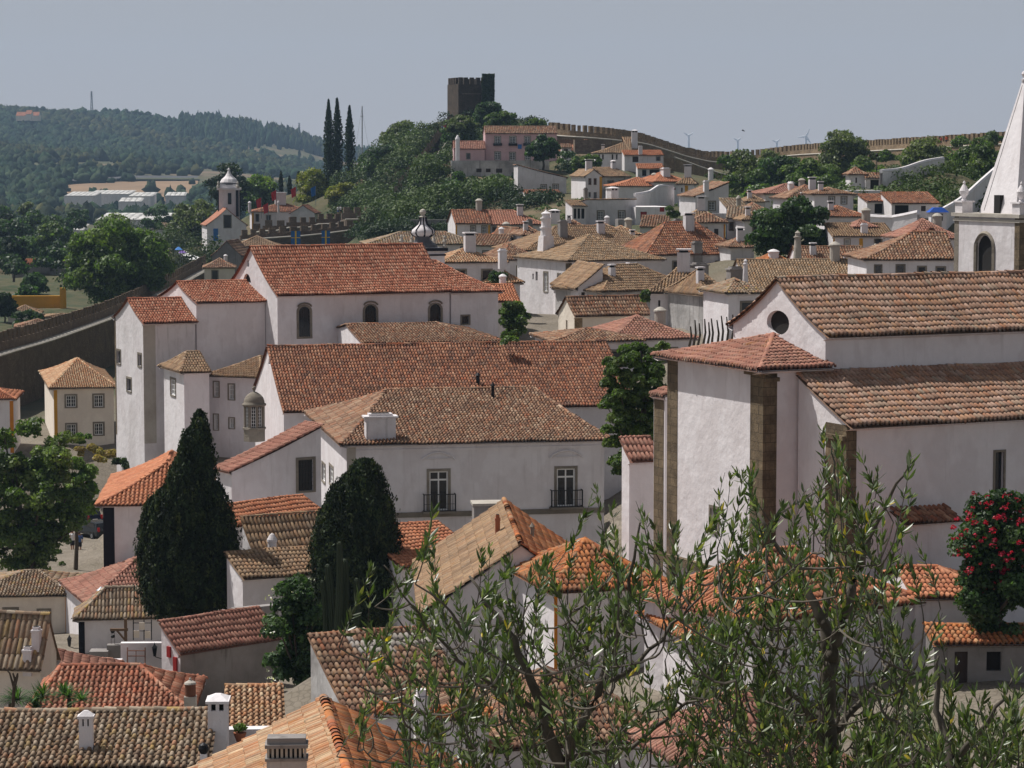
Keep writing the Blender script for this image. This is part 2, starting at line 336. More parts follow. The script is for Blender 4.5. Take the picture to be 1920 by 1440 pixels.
# ---------------------------------------------------------------- facades with real openings
def facade(mb,O,U,L,z0,tops,holes,depth=.2):
    """O plan start, tops = [(u,z)...] upper outline from u=0..L ; holes = list of loops [(u,z)..]; returns nothing, fills mb"""
    out=[(0,z0),(L,z0)]+[(u,z) for u,z in tops[::-1]]
    vs=[Vector(p) for p in out]; ed=[(i,(i+1)%len(out)) for i in range(len(out))]; 
    loops=[]
    for h in holes:
        n=len(vs); vs+=[Vector(p) for p in h]; ed+=[(n+i,n+(i+1)%len(h)) for i in range(len(h))]; loops.append(h)
    try:
        r=geometry.delaunay_2d_cdt(vs,ed,[list(range(len(out)))],2 if holes else 1,1e-5)
        pv,pf=r[0],r[2]
    except Exception as e:
        pv=[Vector(p) for p in out]; pf=[list(range(len(out)))]
    ny=np.array([U[1],-U[0],0])
    def W(u,z,d=0): return (O[0]+U[0]*u-ny[0]*d,O[1]+U[1]*u-ny[1]*d,z)
    n=len(mb.v); mb.v+=[W(p[0],p[1]) for p in pv]
    for f in pf:
        a=[pv[i] for i in f]; ar=sum(a[i][0]*a[(i+1)%len(a)][1]-a[(i+1)%len(a)][0]*a[i][1] for i in range(len(a)))
        mb.f.append(tuple(n+i for i in (f if ar>0 else f[::-1])))
    for h in loops:
        for i in range(len(h)):
            a,b=h[i],h[(i+1)%len(h)]
            mb.poly([W(*a),W(*b),W(*b,depth),W(*a,depth)])
def rect(a,b,c,d): return [(a,c),(b,c),(b,d),(a,d)]
def arch(a,b,c,d,n=8):
    r=(b-a)/2; m=(a+b)/2; zc=d-r
    return [(a,c),(b,c)]+[(m+r*math.cos(t),zc+r*math.sin(t)) for t in np.linspace(0,math.pi,n+1)]
def circ(m,z,r,n=20,ry=None): 
    ry=ry or r; return [(m+r*math.cos(t),z+ry*math.sin(t)) for t in np.linspace(0,2*math.pi,n,endpoint=False)]
def ell(a,b,c,d): return circ((a+b)/2,(c+d)/2,(b-a)/2,24,(d-c)/2)
GCP=[]   # ground control points (x,y,z,weight)
class H: pass
def solveL(p,U,px,py):
    """length along plan direction U from p until it projects to column px"""
    k=(px-960)/F; D0=p[1]*CP-(p[2]-CZ)*SP
    return (k*D0-p[0])/(U[0]-k*U[1]*CP)
def house(name,label,A,a,xr=None,L=None,xl=None,xdr=None,D=None,yb=None,hw=None,roof='hip',yr=None,rise=None,
          kl=None,kr=None,pal='old',tm='tile_old',wall='white',ov=.35,og=.10,c=.22,wins=(),bands=(),p=.215,q=.4,sk=0,
          cat='house',group=None,cornice=True,gcp=True,walls='flrb',quoin=None,patch=None,capr=.13,hl=True,hr=True,parent=None,ground=None,pal2=None,palb=None):
    h=H(); a_=R(a); U=np.array([math.cos(a_),math.sin(a_),0]); V=np.array([-math.sin(a_+R(sk)),math.cos(a_+R(sk)),0])
    p0=P(*A); zt=p0[2]
    if L is None: L=solveL(p0,U,xr,A[1])
    if D is None:
        D=solveL(p0,V,xl,A[1]) if xl is not None else solveL(p0+U*L,V,xdr,A[1])
    if not (0<L<200 and 0<D<80): print('HOUSE?',label,'L',round(L,2),'D',round(D,2)); L=min(max(L,2),60); D=min(max(D,3),25)
    zb=Zof(yb,A[2]) if yb is not None else zt-hw
    if ground is not None: zb=ground
    h.p0,h.U,h.V,h.L,h.D,h.zt,h.zb=p0,U,V,L,D,zt,zb
    ctr=p0+U*L/2+V*D/2
    root=empty(name,(p0[0],p0[1],zb),label,cat,group); h.o=root
    if gcp: 
        for fu,fv in ((0,0),(1,0),(0,1),(1,1),(.5,.5)):
            q_=p0+U*L*fu+V*D*fv; GCP.append((q_[0],q_[1],zb+.15,1))
    ze=zt-.04
    # frame of the roof : ridge along Ur
    rot={'hip':0,'gx':0,'shedf':0,'gy':1,'hipy':1,'shedr':1,'shedb':2,'shedl':3,'flat':0}[roof]
    cor=[p0,p0+U*L,p0+U*L+V*D,p0+V*D]; dirs=[(U,V),(V,-U),(-U,-V),(-V,U)]
    O0=cor[rot].copy(); Ur,Vr=dirs[rot]; Lu,Lv=(L,D) if rot%2==0 else (D,L)
    shed=roof.startswith('shed'); hipk=roof.startswith('hip')
    Rn=(Lv+(ov if shed else 0)+og if shed else Lv/2+ov)
    hipL=hipk and hl; hipR=hipk and hr
    if hipL and kl is None: kl=min(Lv/2,Lu/2)
    if hipR and kr is None: kr=min(Lv/2,Lu/2)
    oL=ov if hipL else og; oR=ov if hipR else og
    KL=(kl+ov) if hipL else 0; KR=(kr+ov) if hipR else 0
    if rise is None:
        if roof=='flat': rise=0
        else:
            rp=O0+Ur*((kl if hipL else 0)) + Vr*(Lv if shed else Lv/2); rise=Zof(yr,rp[1])-ze
            if not .2<rise<9: print('RISE?',label,round(rise,2)); rise=min(max(rise,.4),5)
    h.rise=rise
    E=O0-Ur*oL-Vr*ov; E[2]=ze; Lt=Lu+oL+oR; Dt=Lv+ov+(og if shed else ov)
    def rz(x,y):
        d=np.array([x-E[0],y-E[1]]); M=np.array([[Ur[0],Vr[0]],[Ur[1],Vr[1]]]); u,v=np.linalg.solve(M,d)
        if roof=='flat': return zt
        t=v/Dt if shed else min(v,Dt-v)/Rn
        if hipL: t=min(t,u/KL)
        if hipR: t=min(t,(Lt-u)/KR)
        return ze+rise*prof(max(t,0),c)
    h.rz=rz
    # walls
    segs={'f':(cor[0],U,L),'r':(cor[1],V,D),'b':(cor[2],-U,L),'l':(cor[3],-V,D)}; h.segs=segs
    holes={k:[] for k in segs}; wl=[]
    for wn in wins:
        f,x0,y0,x1,y1,st=wn[:6]; O,UU,LL=segs[f]
        u0,z1=onface(O,UU,x0,y0); u1,_=onface(O,UU,x1,y0); _,z0=onface(O,UU,(x0+x1)/2,y1)
        if f in 'l' and u1<u0: u0,u1=u1,u0
        u0,u1=min(u0,u1),max(u0,u1); 
        if u0<.05 or u1>LL-.05: 
            if u1-u0>LL-.2 or u1>LL+.5 or u0<-.5: print('WIN?',label,f,x0,y0,round(u0,2),round(u1,2),round(LL,2)); continue
            w_=u1-u0; u0=max(u0,.06); u1=min(max(u1,u0+w_*.8),LL-.06)
        z0=max(z0,zb+.1)
        if z1-z0<.25: z1=z0+.25
        shp={'arch':arch,'circ':ell}.get(wn[6] if len(wn)>6 else '',rect)
        topz=min(rz(*(O+UU*u0)[:2]),rz(*(O+UU*u1)[:2]))
        if z1>max(topz,zt)-.04: z1=max(topz,zt)-.05
        if z1-z0<.2: continue
        if any(not(u1+.03<b[0] or u0-.03>b[1] or z1+.03<b[2] or z0-.03>b[3]) for b in holes[f]): print('OVL',label,x0,y0); continue
        holes[f].append((u0,u1,z0,z1,shp(u0,u1,z0,z1))); wl.append((f,u0,u1,z0,z1,st,shp))
    mb=MB()
    for f in walls:
        O,UU,LL=segs[f]; n=14; us=sorted(set([LL*i/n for i in range(n+1)]))
        if roof=='flat': tops=[(0,zt),(LL,zt)]
        else:
            tops=[]
            for u in us:
                q_=O+UU*u; z=max(zt,rz(q_[0],q_[1])-.05); tops.append((u,z))
            if max(t[1] for t in tops)<zt+.02+rise*prof(ov/Rn,c): tops=[(0,tops[0][1]),(LL,tops[-1][1])]
        facade(mb,O,UU,LL,zb-(3.5 if gcp else 1),tops,[x[4] for x in holes[f]])
    if roof=='flat': mb.poly([(q_[0],q_[1],zt) for q_ in cor])
    wo=mb.build('wall',MATS[wall],root); h.wall=wo
    for (f,u0,u1,z0,z1,st,shp) in wl: window(root,segs[f],u0,u1,z0,z1,st,shp)
    for b in bands:
        f,x0,x1,col=b[:4]; O,UU,LL=segs[f]; ym=A[1]+5
        u0,_=onface(O,UU,x0,ym); u1,_=onface(O,UU,x1,ym); u0,u1=min(u0,u1),max(u0,u1); u0=max(u0,-.02);u1=min(u1,LL+.02)
        if u1-u0<.08: u1=u0+.3
        ny=np.array([UU[1],-UU[0],0]); m=MB(); th=.03; zz=b[4] if len(b)>4 else zt
        c_=O+UU*(u0+u1)/2+ny*(th/2-.012)
        m.box((c_[0],c_[1],(zb+zt)/2),(u1-u0,th,zt-zb-.02),math.atan2(UU[1],UU[0])); m.build('corner_band',MATS[col],root)
    if roof!='flat':
        rf=Roof(); e2=lambda q_:(q_[0],q_[1])
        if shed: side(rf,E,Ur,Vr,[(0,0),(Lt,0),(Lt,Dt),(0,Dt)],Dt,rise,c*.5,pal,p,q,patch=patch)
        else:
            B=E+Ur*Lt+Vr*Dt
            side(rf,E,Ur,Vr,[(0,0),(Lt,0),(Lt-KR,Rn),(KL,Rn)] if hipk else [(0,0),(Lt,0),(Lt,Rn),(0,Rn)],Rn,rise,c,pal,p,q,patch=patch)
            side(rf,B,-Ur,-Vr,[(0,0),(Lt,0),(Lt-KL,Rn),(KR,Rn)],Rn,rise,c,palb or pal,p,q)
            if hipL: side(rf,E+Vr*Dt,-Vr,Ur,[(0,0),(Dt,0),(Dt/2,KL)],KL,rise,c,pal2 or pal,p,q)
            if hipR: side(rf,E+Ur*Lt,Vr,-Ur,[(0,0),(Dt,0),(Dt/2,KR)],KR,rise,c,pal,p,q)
            def pt(u,v,t): q_=E+Ur*u+Vr*v; q_[2]=ze+rise*prof(t,c)+.05; return q_
            if Lt-KR-KL>.3: caps(rf,[pt(KL,Rn,1),pt(Lt-KR,Rn,1)],pal,capr)
            ts=np.linspace(0,1,5)
            if hipL:
                caps(rf,[pt(KL*t,Rn*t,t) for t in ts],pal,capr*.9); caps(rf,[pt(KL*t,Dt-Rn*t,t) for t in ts],pal,capr*.9)
            if hipR:
                caps(rf,[pt(Lt-KR*t,Rn*t,t) for t in ts],pal,capr*.9); caps(rf,[pt(Lt-KR*t,Dt-Rn*t,t) for t in ts],pal,capr*.9)
        if shed: 
            a1=E+Vr*Dt; a1[2]=ze+rise+.03; b1=a1+Ur*Lt; caps(rf,[a1,b1],pal,capr*.8)
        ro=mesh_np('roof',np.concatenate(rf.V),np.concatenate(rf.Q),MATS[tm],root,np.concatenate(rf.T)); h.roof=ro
        # soffit board + plaster cornice under the eaves
        m=MB(); q4=[E,E+Ur*Lt,E+Ur*Lt+Vr*Dt,E+Vr*Dt]
        m2=MB(); th=.09
        for i in range(4):
            a1,b1=q4[i],q4[(i+1)%4]
            if not shed and ((i==1 and not hipR) or (i==3 and not hipL)): continue
            if shed and i!=0: continue
            dd=b1-a1; l_=np.linalg.norm(dd[:2]); dd=dd/l_; nn=np.array([dd[1],-dd[0],0]); inn=-nn
            A1=a1+inn*.10; B1=b1+inn*.10
            A2=a1+inn*(ov+.04)+dd*(ov if i in(0,2) else 0)*0; B2=b1+inn*(ov+.04)
            z1=ze-.035; z2=ze-.20
            m2.poly([(A1[0],A1[1],z1),(A1[0],A1[1],z1-.07),(B1[0],B1[1],z1-.07),(B1[0],B1[1],z1)])
            m2.poly([(A1[0],A1[1],z1-.07),(A2[0],A2[1],z2),(B2[0],B2[1],z2),(B1[0],B1[1],z1-.07)])
            if cornice and not(hipL or hipR): m2.build('cornice',MATS[wall],root); m2=MB()
        if cornice and m2.v: m2.build('cornice',MATS[wall],root)
    return h
def onface(O,U,px,py):
    d=ray(px,py); n=np.array([U[1],-U[0],0]); t=(O[0]*n[0]+O[1]*n[1])/(d[0]*n[0]+d[1]*n[1]+1e-12)
    q_=np.array([0,0,CZ])+d*t
    return (q_[0]-O[0])*U[0]+(q_[1]-O[1])*U[1], q_[2]
def window(root,seg,u0,u1,z0,z1,st,shp=rect):
    O,U,LL=seg; ny=np.array([U[1],-U[0],0]); ang=math.atan2(U[1],U[0]); w=u1-u0;hh=z1-z0
    def W(u,z,d): return (O[0]+U[0]*u+ny[0]*d,O[1]+U[1]*u+ny[1]*d,z)
    def bx(m,a,b,c_,d_,o0,o1):
        q_=W((a+b)/2,(c_+d_)/2,(o0+o1)/2); m.box(q_,(b-a,o1-o0,d_-c_),ang)
    big=LL and math.hypot(O[0],O[1])<330
    isdoor='door' in st or st=='balcony'
    tr=.16 if st in('w','g','balcony','s','wd') else .0
    m=MB(); name='door' if isdoor and st!='balcony' else 'window'
    # surround (stone) round the opening
    tm={'b':'iron'}.get(st,'stone_trim')
    if tr>0 and shp is rect:
        t=min(tr,w*.22); bx(m,u0-t,u0,z0-t*.7,z1+t,-.03,.035); bx(m,u1,u1+t,z0-t*.7,z1+t,-.03,.035); bx(m,u0,u1,z1,z1+t,-.03,.035); bx(m,u0,u1,z0-t*.7,z0,-.03,.06)
        root_w=m.build(name,MATS[tm],root); par=root_w
        pane='pane'
    elif tr>0:
        lp=shp(u0,u1,z0,z1); cx,cz=(u0+u1)/2,(z0+z1)/2
        for i in range(len(lp)):
            a,b=lp[i],lp[(i+1)%len(lp)]; e=lambda q_:(cx+(q_[0]-cx)*1.38,cz+(q_[1]-cz)*1.14)
            a2,b2=e(a),e(b); m.poly([W(*a,.04),W(*b,.04),W(*b2,.04),W(*a2,.04)]); m.poly([W(*a2,.04),W(*b2,.04),W(*b2,-.02),W(*a2,-.02)])
            m.poly([W(*a,-.2),W(*b,-.2),W(*b,.04),W(*a,.04)])
        # curved hood moulding
        zc=z1+.35; r_=w*.62
        pts=[W(cx+r_*math.cos(t),z1-.05+r_*.55*math.sin(t),.1) for t in np.linspace(.15,math.pi-.15,9)]
        m.tube(pts,.07,4)
        root_w=m.build(name,MATS[tm],root); par=root_w; pane='pane'
    else: par=root; pane=name
    m=MB(); lp=shp(u0,u1,z0,z1); 
    pm={'door_red':'red_paint','door_wood':'wood_dark','door_green':'green_paint','garage':'wood','hole':'dark','sd':'wood_dark'}.get(st,'glass')
    m.poly([W(*q_,-.14 if st!='hole' else -.195) for q_ in lp]); po=m.build(pane,MATS[pm],par)
    if par is root: par=po
    if st in('w','balcony','wd','ww'):
        m=MB(); t=max(.035,w*.045); fm='white_paint'
        bx(m,u0,u0+t*1.6,z0,z1,-.135,-.08); bx(m,u1-t*1.6,u1,z0,z1,-.135,-.08); bx(m,u0,u1,z1-t*1.6,z1,-.136,-.079); bx(m,u0,u1,z0,z0+t*1.6,-.136,-.079)
        c_=(u0+u1)/2; bx(m,c_-t*.8,c_+t*.8,z0,z1,-.137,-.078)
        nr=max(2,int(round(hh/.42)))
        if st!='balcony':
            for i in range(1,nr): z=z0+hh*i/nr; bx(m,u0,u1,z-t*.4,z+t*.4,-.134,-.09)
            for uu in ((u0+c_)/2,(u1+c_)/2): bx(m,uu-t*.4,uu+t*.4,z0,z1,-.133,-.091)
        else:
            z=z0+hh*.78; bx(m,u0,u1,z-t,z+t,-.134,-.075)
        m.build('window_frame',MATS[fm],par)
    if st=='g':
        m=MB(); nx=max(2,int(round(w/.2))); nz=max(2,int(round(hh/.25)))
        for i in range(1,nx): bx(m,u0+w*i/nx-.014,u0+w*i/nx+.014,z0,z1-.0,-.06,-.035)
        for i in range(1,nz): bx(m,u0,u1,z0+hh*i/nz-.012,z0+hh*i/nz+.012,-.055,-.04)
        m.build('grille',MATS['iron'],par)
    if st=='balcony':
        m=MB(); a,b=u0-.38,u1+.38; o=.42; zr=z0+1.0
        for i in range(13):
            u=a+(b-a)*i/12; r_=.028 if i in(0,12) else .014
            q_=W(u,(z0+zr)/2,o); m.box(q_,(r_*2,r_*2,zr-z0),ang)
        bx(m,a,b,zr-.02,zr+.03,o-.03,o+.03); bx(m,a,b,z0+.02,z0+.05,o-.015,o+.015); bx(m,a,b,z0+.42,z0+.44,o-.012,o+.012)
        for u in(a,b): bx(m,u-.02,u+.02,zr-.02,zr+.03,0,o); bx(m,u-.02,u+.02,z0,z0+.04,0,o); bx(m,u-.012,u+.012,z0,zr,o*.5-.01,o*.5+.01)
        m.build('balcony_railing',MATS['iron'],par)
        m=MB(); bx(m,a-.08,b+.08,z0-.14,z0-.01,0,o+.1); m.build('balcony_slab',MATS['stone_trim'],par)
def hitroof(h,px,py):
    for Y in np.arange(h.p0[1]-3,h.p0[1]+60,.1):
        q_=P(px,py,Y); d=q_-h.p0; M=np.array([[h.U[0],h.V[0]],[h.U[1],h.V[1]]]); u,v=np.linalg.solve(M,d[:2])
        if -.2<=u<=h.L+.2 and -.2<=v<=h.D+.2 and q_[2]<=h.rz(q_[0],q_[1]): return q_
    print('NOHIT',h.o['label'],px,py); return P(px,py,h.p0[1]+h.D/2)
def chimney(h,px,ytop,ybase,wpx,st='box',mat='worn',Y=None,dr=1.0,ang=None,capm='white',label=None):
    """rectangular or conical chimney, bottom centre at (px,ybase) on the roof of h"""
    b=hitroof(h,px,ybase) if Y is None else P(px,ybase,Y); par=h.roof if Y is None else h.o
    s=F/b[1]; W_=wpx/s; Dd=W_*dr; zt=Zof(ytop,b[1]+Dd*.2); z0=b[2]-.6; ang=math.atan2(h.U[1],h.U[0]) if ang is None else R(ang)
    b=b+np.array([0,Dd*.4,0]); ht=zt-z0; m=MB()
    if st=='box' or st=='open':
        m.box((b[0],b[1],z0+(ht-.25)/2),(W_,Dd,ht-.25),ang); m.box((b[0],b[1],zt-.2),(W_*1.16,Dd*1.16,.1),ang)
        m.box((b[0],b[1],zt-.08),(W_*.8,Dd*.8,.14),ang)
        o=m.build('chimney',MATS[mat],par)
        m=MB(); m.box((b[0],b[1],zt+.0),(W_*.6,Dd*.6,.03),ang); m.build('flue',MATS['dark'],o)
    elif st=='vent':     # Portuguese chimney: slots below a pitched cap
        m.box((b[0],b[1],z0+(ht-.5)/2),(W_,Dd,ht-.5),ang)
        o=m.build('chimney',MATS[mat],par)
        m=MB(); c_=np.array([math.cos(ang),math.sin(ang),0]); 
        for k in(-1,0,1): q_=b+c_*k*(W_*.5-.06); m.box((q_[0],q_[1],zt-.38),(.11,Dd*.96,.26),ang)
        m.build('pier',MATS[mat],o)
        m=MB(); m.box((b[0],b[1],zt-.38),(W_*.8,Dd*.6,.24),ang); m.build('flue',MATS['dark'],o)
        m=MB(); m.box((b[0],b[1],zt-.215),(W_*1.2,Dd*1.2,.09),ang); m.box((b[0],b[1],zt-.09),(W_*1.1,Dd*1.1,.16),ang,(.25,.25)); m.build('cap',MATS[capm],o)
    elif st=='cone':
        r=W_/2; m.lathe((b[0],b[1],z0),[(r,0),(r*.92,ht*.2),(r*.78,ht*.55),(r*.62,ht*.8),(r*.86,ht*.81),(r*.86,ht*.84),(r*.55,ht*.85),(r*.5,ht*.93),(r*.62,ht*.935),(r*.15,ht*.985),(.02,ht)],14)
        o=m.build('chimney',MATS[mat],par,smooth=False)
    elif st=='tower':
        r=W_/2; m.box((b[0],b[1],z0+ht*.22),(W_,W_,ht*.44),ang,(.8,.8)); pr=[]
        for k,(z,rr) in enumerate([(.42,.42),(.6,.38),(.6,.46),(.63,.46),(.63,.36),(.8,.33),(.8,.42),(.83,.42),(.83,.3),(.9,.28),(.9,.36),(.92,.36),(.96,.12),(1,.02)]): pr.append((rr*W_,z*ht))
        m.lathe((b[0],b[1],z0),pr,14); o=m.build('chimney',MATS[mat],par)
    elif st=='round':
        r=W_/2; m.lathe((b[0],b[1],z0),[(r,0),(r,ht*.8),(r*1.15,ht*.81),(r*1.15,ht*.86),(r*.5,ht*.97),(.02,ht)],14); o=m.build('chimney',MATS[mat],par)
    elif st=='pipe':
        m.lathe((b[0],b[1],z0),[(W_/2,0),(W_/2,ht*.85),(W_*.8,ht*.86),(W_*.1,ht)],8); o=m.build('vent_pipe',MATS[mat],par)
    if label: o['label']=label
    return o

def roofchim(h,fu,fv,w_,ht,st,mat,ang=None):
    """chimney at plan fraction (fu,fv) of the house, ht metres above the roof there"""
    b=h.p0+h.U*h.L*fu+h.V*h.D*fv; z=h.rz(b[0],b[1]); ang=math.atan2(h.U[1],h.U[0]); m=MB(); z0=z-.4; zt=z+ht; H_=zt-z0
    if st=='round': r=w_/2; m.lathe((b[0],b[1],z0),[(r,0),(r,H_*.8),(r*1.18,H_*.81),(r*1.18,H_*.87),(r*.5,H_*.98),(.02,H_)],12); return m.build('chimney',MATS[mat],h.roof)
    m.box((b[0],b[1],(z0+zt-.3)/2),(w_,w_*.8,zt-.3-z0),ang); o=m.build('chimney',MATS[mat],h.roof)
    m=MB(); m.box((b[0],b[1],zt-.2),(w_*.7,w_*.5,.22),ang); m.build('flue',MATS['dark'],o)
    m=MB(); m.box((b[0],b[1],zt-.05),(w_*1.2,w_,.12),ang); m.build('cap',MATS['white' if mat=='worn' else mat],o); return o
# ---------------------------------------------------------------- leaves
def leafquads(C,Nn,size,r,asp=1.6,up=0.0):
    """rhombic leaves at C (n,3) roughly facing Nn"""
    n=len(C); Nn=Nn+r.normal(0,.55,(n,3)); Nn/=np.linalg.norm(Nn,axis=1)[:,None]+1e-9
    T=np.cross(Nn,r.normal(0,1,(n,3))); T[:,2]+=up; T/=np.linalg.norm(T,axis=1)[:,None]+1e-9
    B=np.cross(Nn,T); B/=np.linalg.norm(B,axis=1)[:,None]+1e-9
    s=(size*r.uniform(.55,1.35,n))[:,None]
    V=np.stack([C-T*s*asp*.5,C+B*s*.5-T*s*.05,C+T*s*asp*.5,C-B*s*.5-T*s*.05],1).reshape(-1,3)
    Q=np.arange(4*n).reshape(n,4); return V,Q
GREENS={'mid':[(.06,.105,.022),(.09,.145,.032),(.04,.07,.02),(.13,.175,.055)],
'olive':[(.10,.125,.05),(.065,.09,.035),(.14,.165,.08),(.09,.115,.035)],
'dark':[(.014,.028,.012),(.02,.04,.017),(.010,.02,.01),(.035,.055,.022)],
'bright':[(.08,.15,.02),(.12,.19,.03),(.05,.10,.02),(.15,.20,.04)],
'yellow':[(.17,.18,.02),(.12,.15,.02),(.24,.22,.03),(.07,.10,.02)],
'deep':[(.028,.06,.018),(.045,.09,.028),(.02,.042,.016),(.075,.12,.045)],
'far':[(.022,.05,.024),(.035,.065,.028),(.018,.038,.02),(.05,.075,.035)],
'flower':[(.34,.006,.03),(.28,.006,.035),(.42,.015,.05)]}
def blobs_in(r,n,c,rad,shape='ell'):
    out=[]
    while len(out)<n:
        q_=r.uniform(-1,1,3)
        if shape=='ell' and np.linalg.norm(q_)>1: continue
        if shape=='sup' and math.hypot(q_[0],q_[1])**2.2+abs(q_[2])**3.2>1: continue
        if shape=='dome' and (math.hypot(q_[0],q_[1])>math.sqrt(max(0,1-max(q_[2],-.3)**2))*1.0): continue
        out.append(np.array(c)+q_*np.array(rad))
    return out
def crown_np(r,blobs,n,size,pal,out=.42,up=0.,squash=.8):
    """blobs: list of (center, radius); leaves near their surface"""
    B=np.array([b[0] for b in blobs]); Rr=np.array([b[1] for b in blobs]); w=Rr**2; w=w/w.sum()
    i=r.choice(len(B),n,p=w); d=r.normal(0,1,(n,3)); d/=np.linalg.norm(d,axis=1)[:,None]; d[:,2]=np.where(d[:,2]<-.3,-d[:,2],d[:,2])
    rr=(r.uniform(out,1.08,n)**.6)*(1+.12*np.sin(d[:,0]*7+i)*np.cos(d[:,1]*6+i*2))
    C=B[i]+d*(Rr[i]*rr)[:,None]*np.array([1,1,squash]); V,Q=leafquads(C,d,size,r,up=up)
    pa=np.array(GREENS[pal]); bt=pa[r.integers(0,len(pa),len(B))]*r.uniform(.75,1.25,len(B))[:,None]
    T=bt[i]*.6+pa[r.integers(0,len(pa),n)]*.4; T*=r.uniform(.55,1.6,n)[:,None]
    return V,Q,np.repeat(T,4,axis=0)
def core_mb(blobs,k=.7,sq=.8):
    m=MB()
    for c,rad in blobs: m.lathe((c[0],c[1],c[2]-rad*k*sq),[(.02,0),(rad*k*.7,rad*k*sq*.35),(rad*k,rad*k*sq),(rad*k*.7,rad*k*sq*1.65),(.02,rad*k*sq*2)],7)
    return m
def tree(name,label,px,ytop,ybot,wpx,Y,yroot=None,pal='mid',n=5000,leaf=None,group=None,nb=26,shape='ell',br=.34,mat='leaf',seed=None,cat='tree',trunk=True,core=True,lean=0,open_=0,zroot=None,depth=1.0,gcp=True,up=0.):
    r=np.random.default_rng(seed if seed is not None else int(px*7+ytop*3+Y)); s=F/Y
    zt=Zof(ytop,Y); zb=Zof(ybot,Y); c=P(px,(ytop+ybot)/2,Y); rx=wpx/s/2; rz_=(zt-zb)/2
    zr=Zof(yroot,Y) if yroot is not None else (zroot if zroot is not None else zb-.5)
    root=empty(name,(c[0]+lean,c[1],zr),label,cat,group)
    if gcp: GCP.append((c[0],c[1],zr+.1,.6))
    rad=min(rx,rz_)*br*1.25
    cs=blobs_in(r,nb,c,(rx-rad*.75,(rx-rad*.75)*depth,max(rz_-rad*.7,.1)),shape)
    blobs=[(b,rad*r.uniform(.65,1.25)) for b in cs]
    if leaf is None: leaf=max(.16,1.9/s*1.0)
    V,Q,T=crown_np(r,blobs,n,leaf,pal,up=up); mesh_np('crown',V,Q,MATS[mat],root,T)
    m=MB(); tr=max(.12,rx*.055)
    if trunk:
        b0=np.array([c[0]+lean,c[1],zr-.3]); mid=np.array([c[0]+lean*.5,c[1],zb+(zt-zb)*.25]); m.tube([b0,(b0+mid)/2+np.array([tr,0,0]),mid],[tr*1.5,tr*1.1,tr*.9],7)
        for k in range(min(16,nb)):
            e=blobs[k][0]; q_=mid*.45+e*.55+np.array([0,0,-.1*rx]); m.tube([mid,q_,e],[tr*.7,tr*.4,tr*.15],5)
        m.build('trunk',MATS['bark'],root)
    return root
def cypress(name,label,px,ytop,ybot,wpx,Y,yroot=None,pal='dark',n=9000,lobes=None,group=None,leaf=None,seed=1,sp=1.0,ex=.62):
    """columnar conifer of upright lobes: lobes=[(px,ytop,ybot,wpx)]"""
    r=np.random.default_rng(seed); s=F/Y; c=P(px,ybot,Y); zr=Zof(yroot or ybot,Y)
    root=empty(name,(c[0],c[1],zr),label,'tree',group); GCP.append((c[0],c[1],zr+.1,.6))
    VV=[];QQ=[];TT=[];nn=0; m=MB(); tot=sum((l[2]-l[1])*l[3] for l in lobes); pa=np.array(GREENS[pal])
    for l in lobes:
        a=P(l[0],l[2],Y+(l[4] if len(l)>4 else 0)); zt=Zof(l[1],a[1]); h_=zt-a[2]; rr=l[3]/s/2
        k=int(n*(l[2]-l[1])*l[3]/tot); t=r.uniform(0,1,k)**.85; th=r.uniform(0,2*math.pi,k)
        rad=rr*np.minimum(1,1.5*(1.001-t)**ex)*(.72+.28*np.minimum(1,t/.22))*(1+.13*np.sin(th*5+t*9)+.10*np.sin(th*9-t*31)+.07*np.sin(th*17+t*57)+r.normal(0,.06,k))
        rad=rad*np.where(r.random(k)<.12,r.uniform(1.0,1.12,k),r.uniform(.86,1.03,k)); C=np.stack([a[0]+rad*np.cos(th),a[1]+rad*np.sin(th),a[2]+h_*t+.0],1); Nn=np.stack([np.cos(th),np.sin(th),np.full(k,.35)],1)
        V,Q=leafquads(C,Nn,leaf or 2.2/s,r,asp=1.9,up=1.3); 
        ct=.8+.35*np.sin(th*3+t*14+l[0]); T=pa[r.integers(0,len(pa),k)]*(ct*r.uniform(.7,1.7,k))[:,None]*np.array([1.15,1,.9])
        VV.append(V);QQ.append(Q+nn);TT.append(np.repeat(T,4,axis=0)); nn+=len(V)
        if rr>.5:
            for q_ in range(int(26*h_*rr)):
                t1=r.uniform(.04,.97); th1=r.uniform(0,2*math.pi); rd=rr*min(1,1.5*(1.001-t1)**ex)*(.72+.28*min(1,t1/.22))*r.uniform(.92,1.08); kk_=26; g_=r.normal(0,1,(kk_,3)); g_/=np.linalg.norm(g_,axis=1)[:,None]
                C1=np.array([a[0]+rd*math.cos(th1),a[1]+rd*math.sin(th1),a[2]+h_*t1])+g_*np.array([.10,.10,.26])*r.uniform(.7,1.5); V1,Q1=leafquads(C1,g_+np.array([math.cos(th1),math.sin(th1),.2]),(leaf or 2.2/s)*.9,r,asp=1.9,up=1.3)
                VV.append(V1);QQ.append(Q1+nn);TT.append(np.tile(pa[r.integers(0,len(pa))]*r.uniform(.7,2.0)*np.array([1.2,1,.85]),(len(V1),1))); nn+=len(V1)
        m.lathe(a,[(rr*.4,0)]+[(rr*.84*min(1,1.5*(1-t_)**ex)*(.72+.28*min(1,t_/.22)),h_*t_*.985) for t_ in np.linspace(.05,.98,11)],12)
    mesh_np('crown',np.concatenate(VV),np.concatenate(QQ),MATS['leaf_dark'],root,np.concatenate(TT))
    o=m.build('inner_crown',MATS['leaf_dark'],root); setcol(o.data,np.tile(pa[0]*.9,(len(o.data.vertices),1)))
    t=MB(); t.tube([(c[0],c[1],zr-.3),(c[0],c[1],c[2]+1)],[.25,.2],7); t.build('trunk',MATS['bark'],root)
    return root
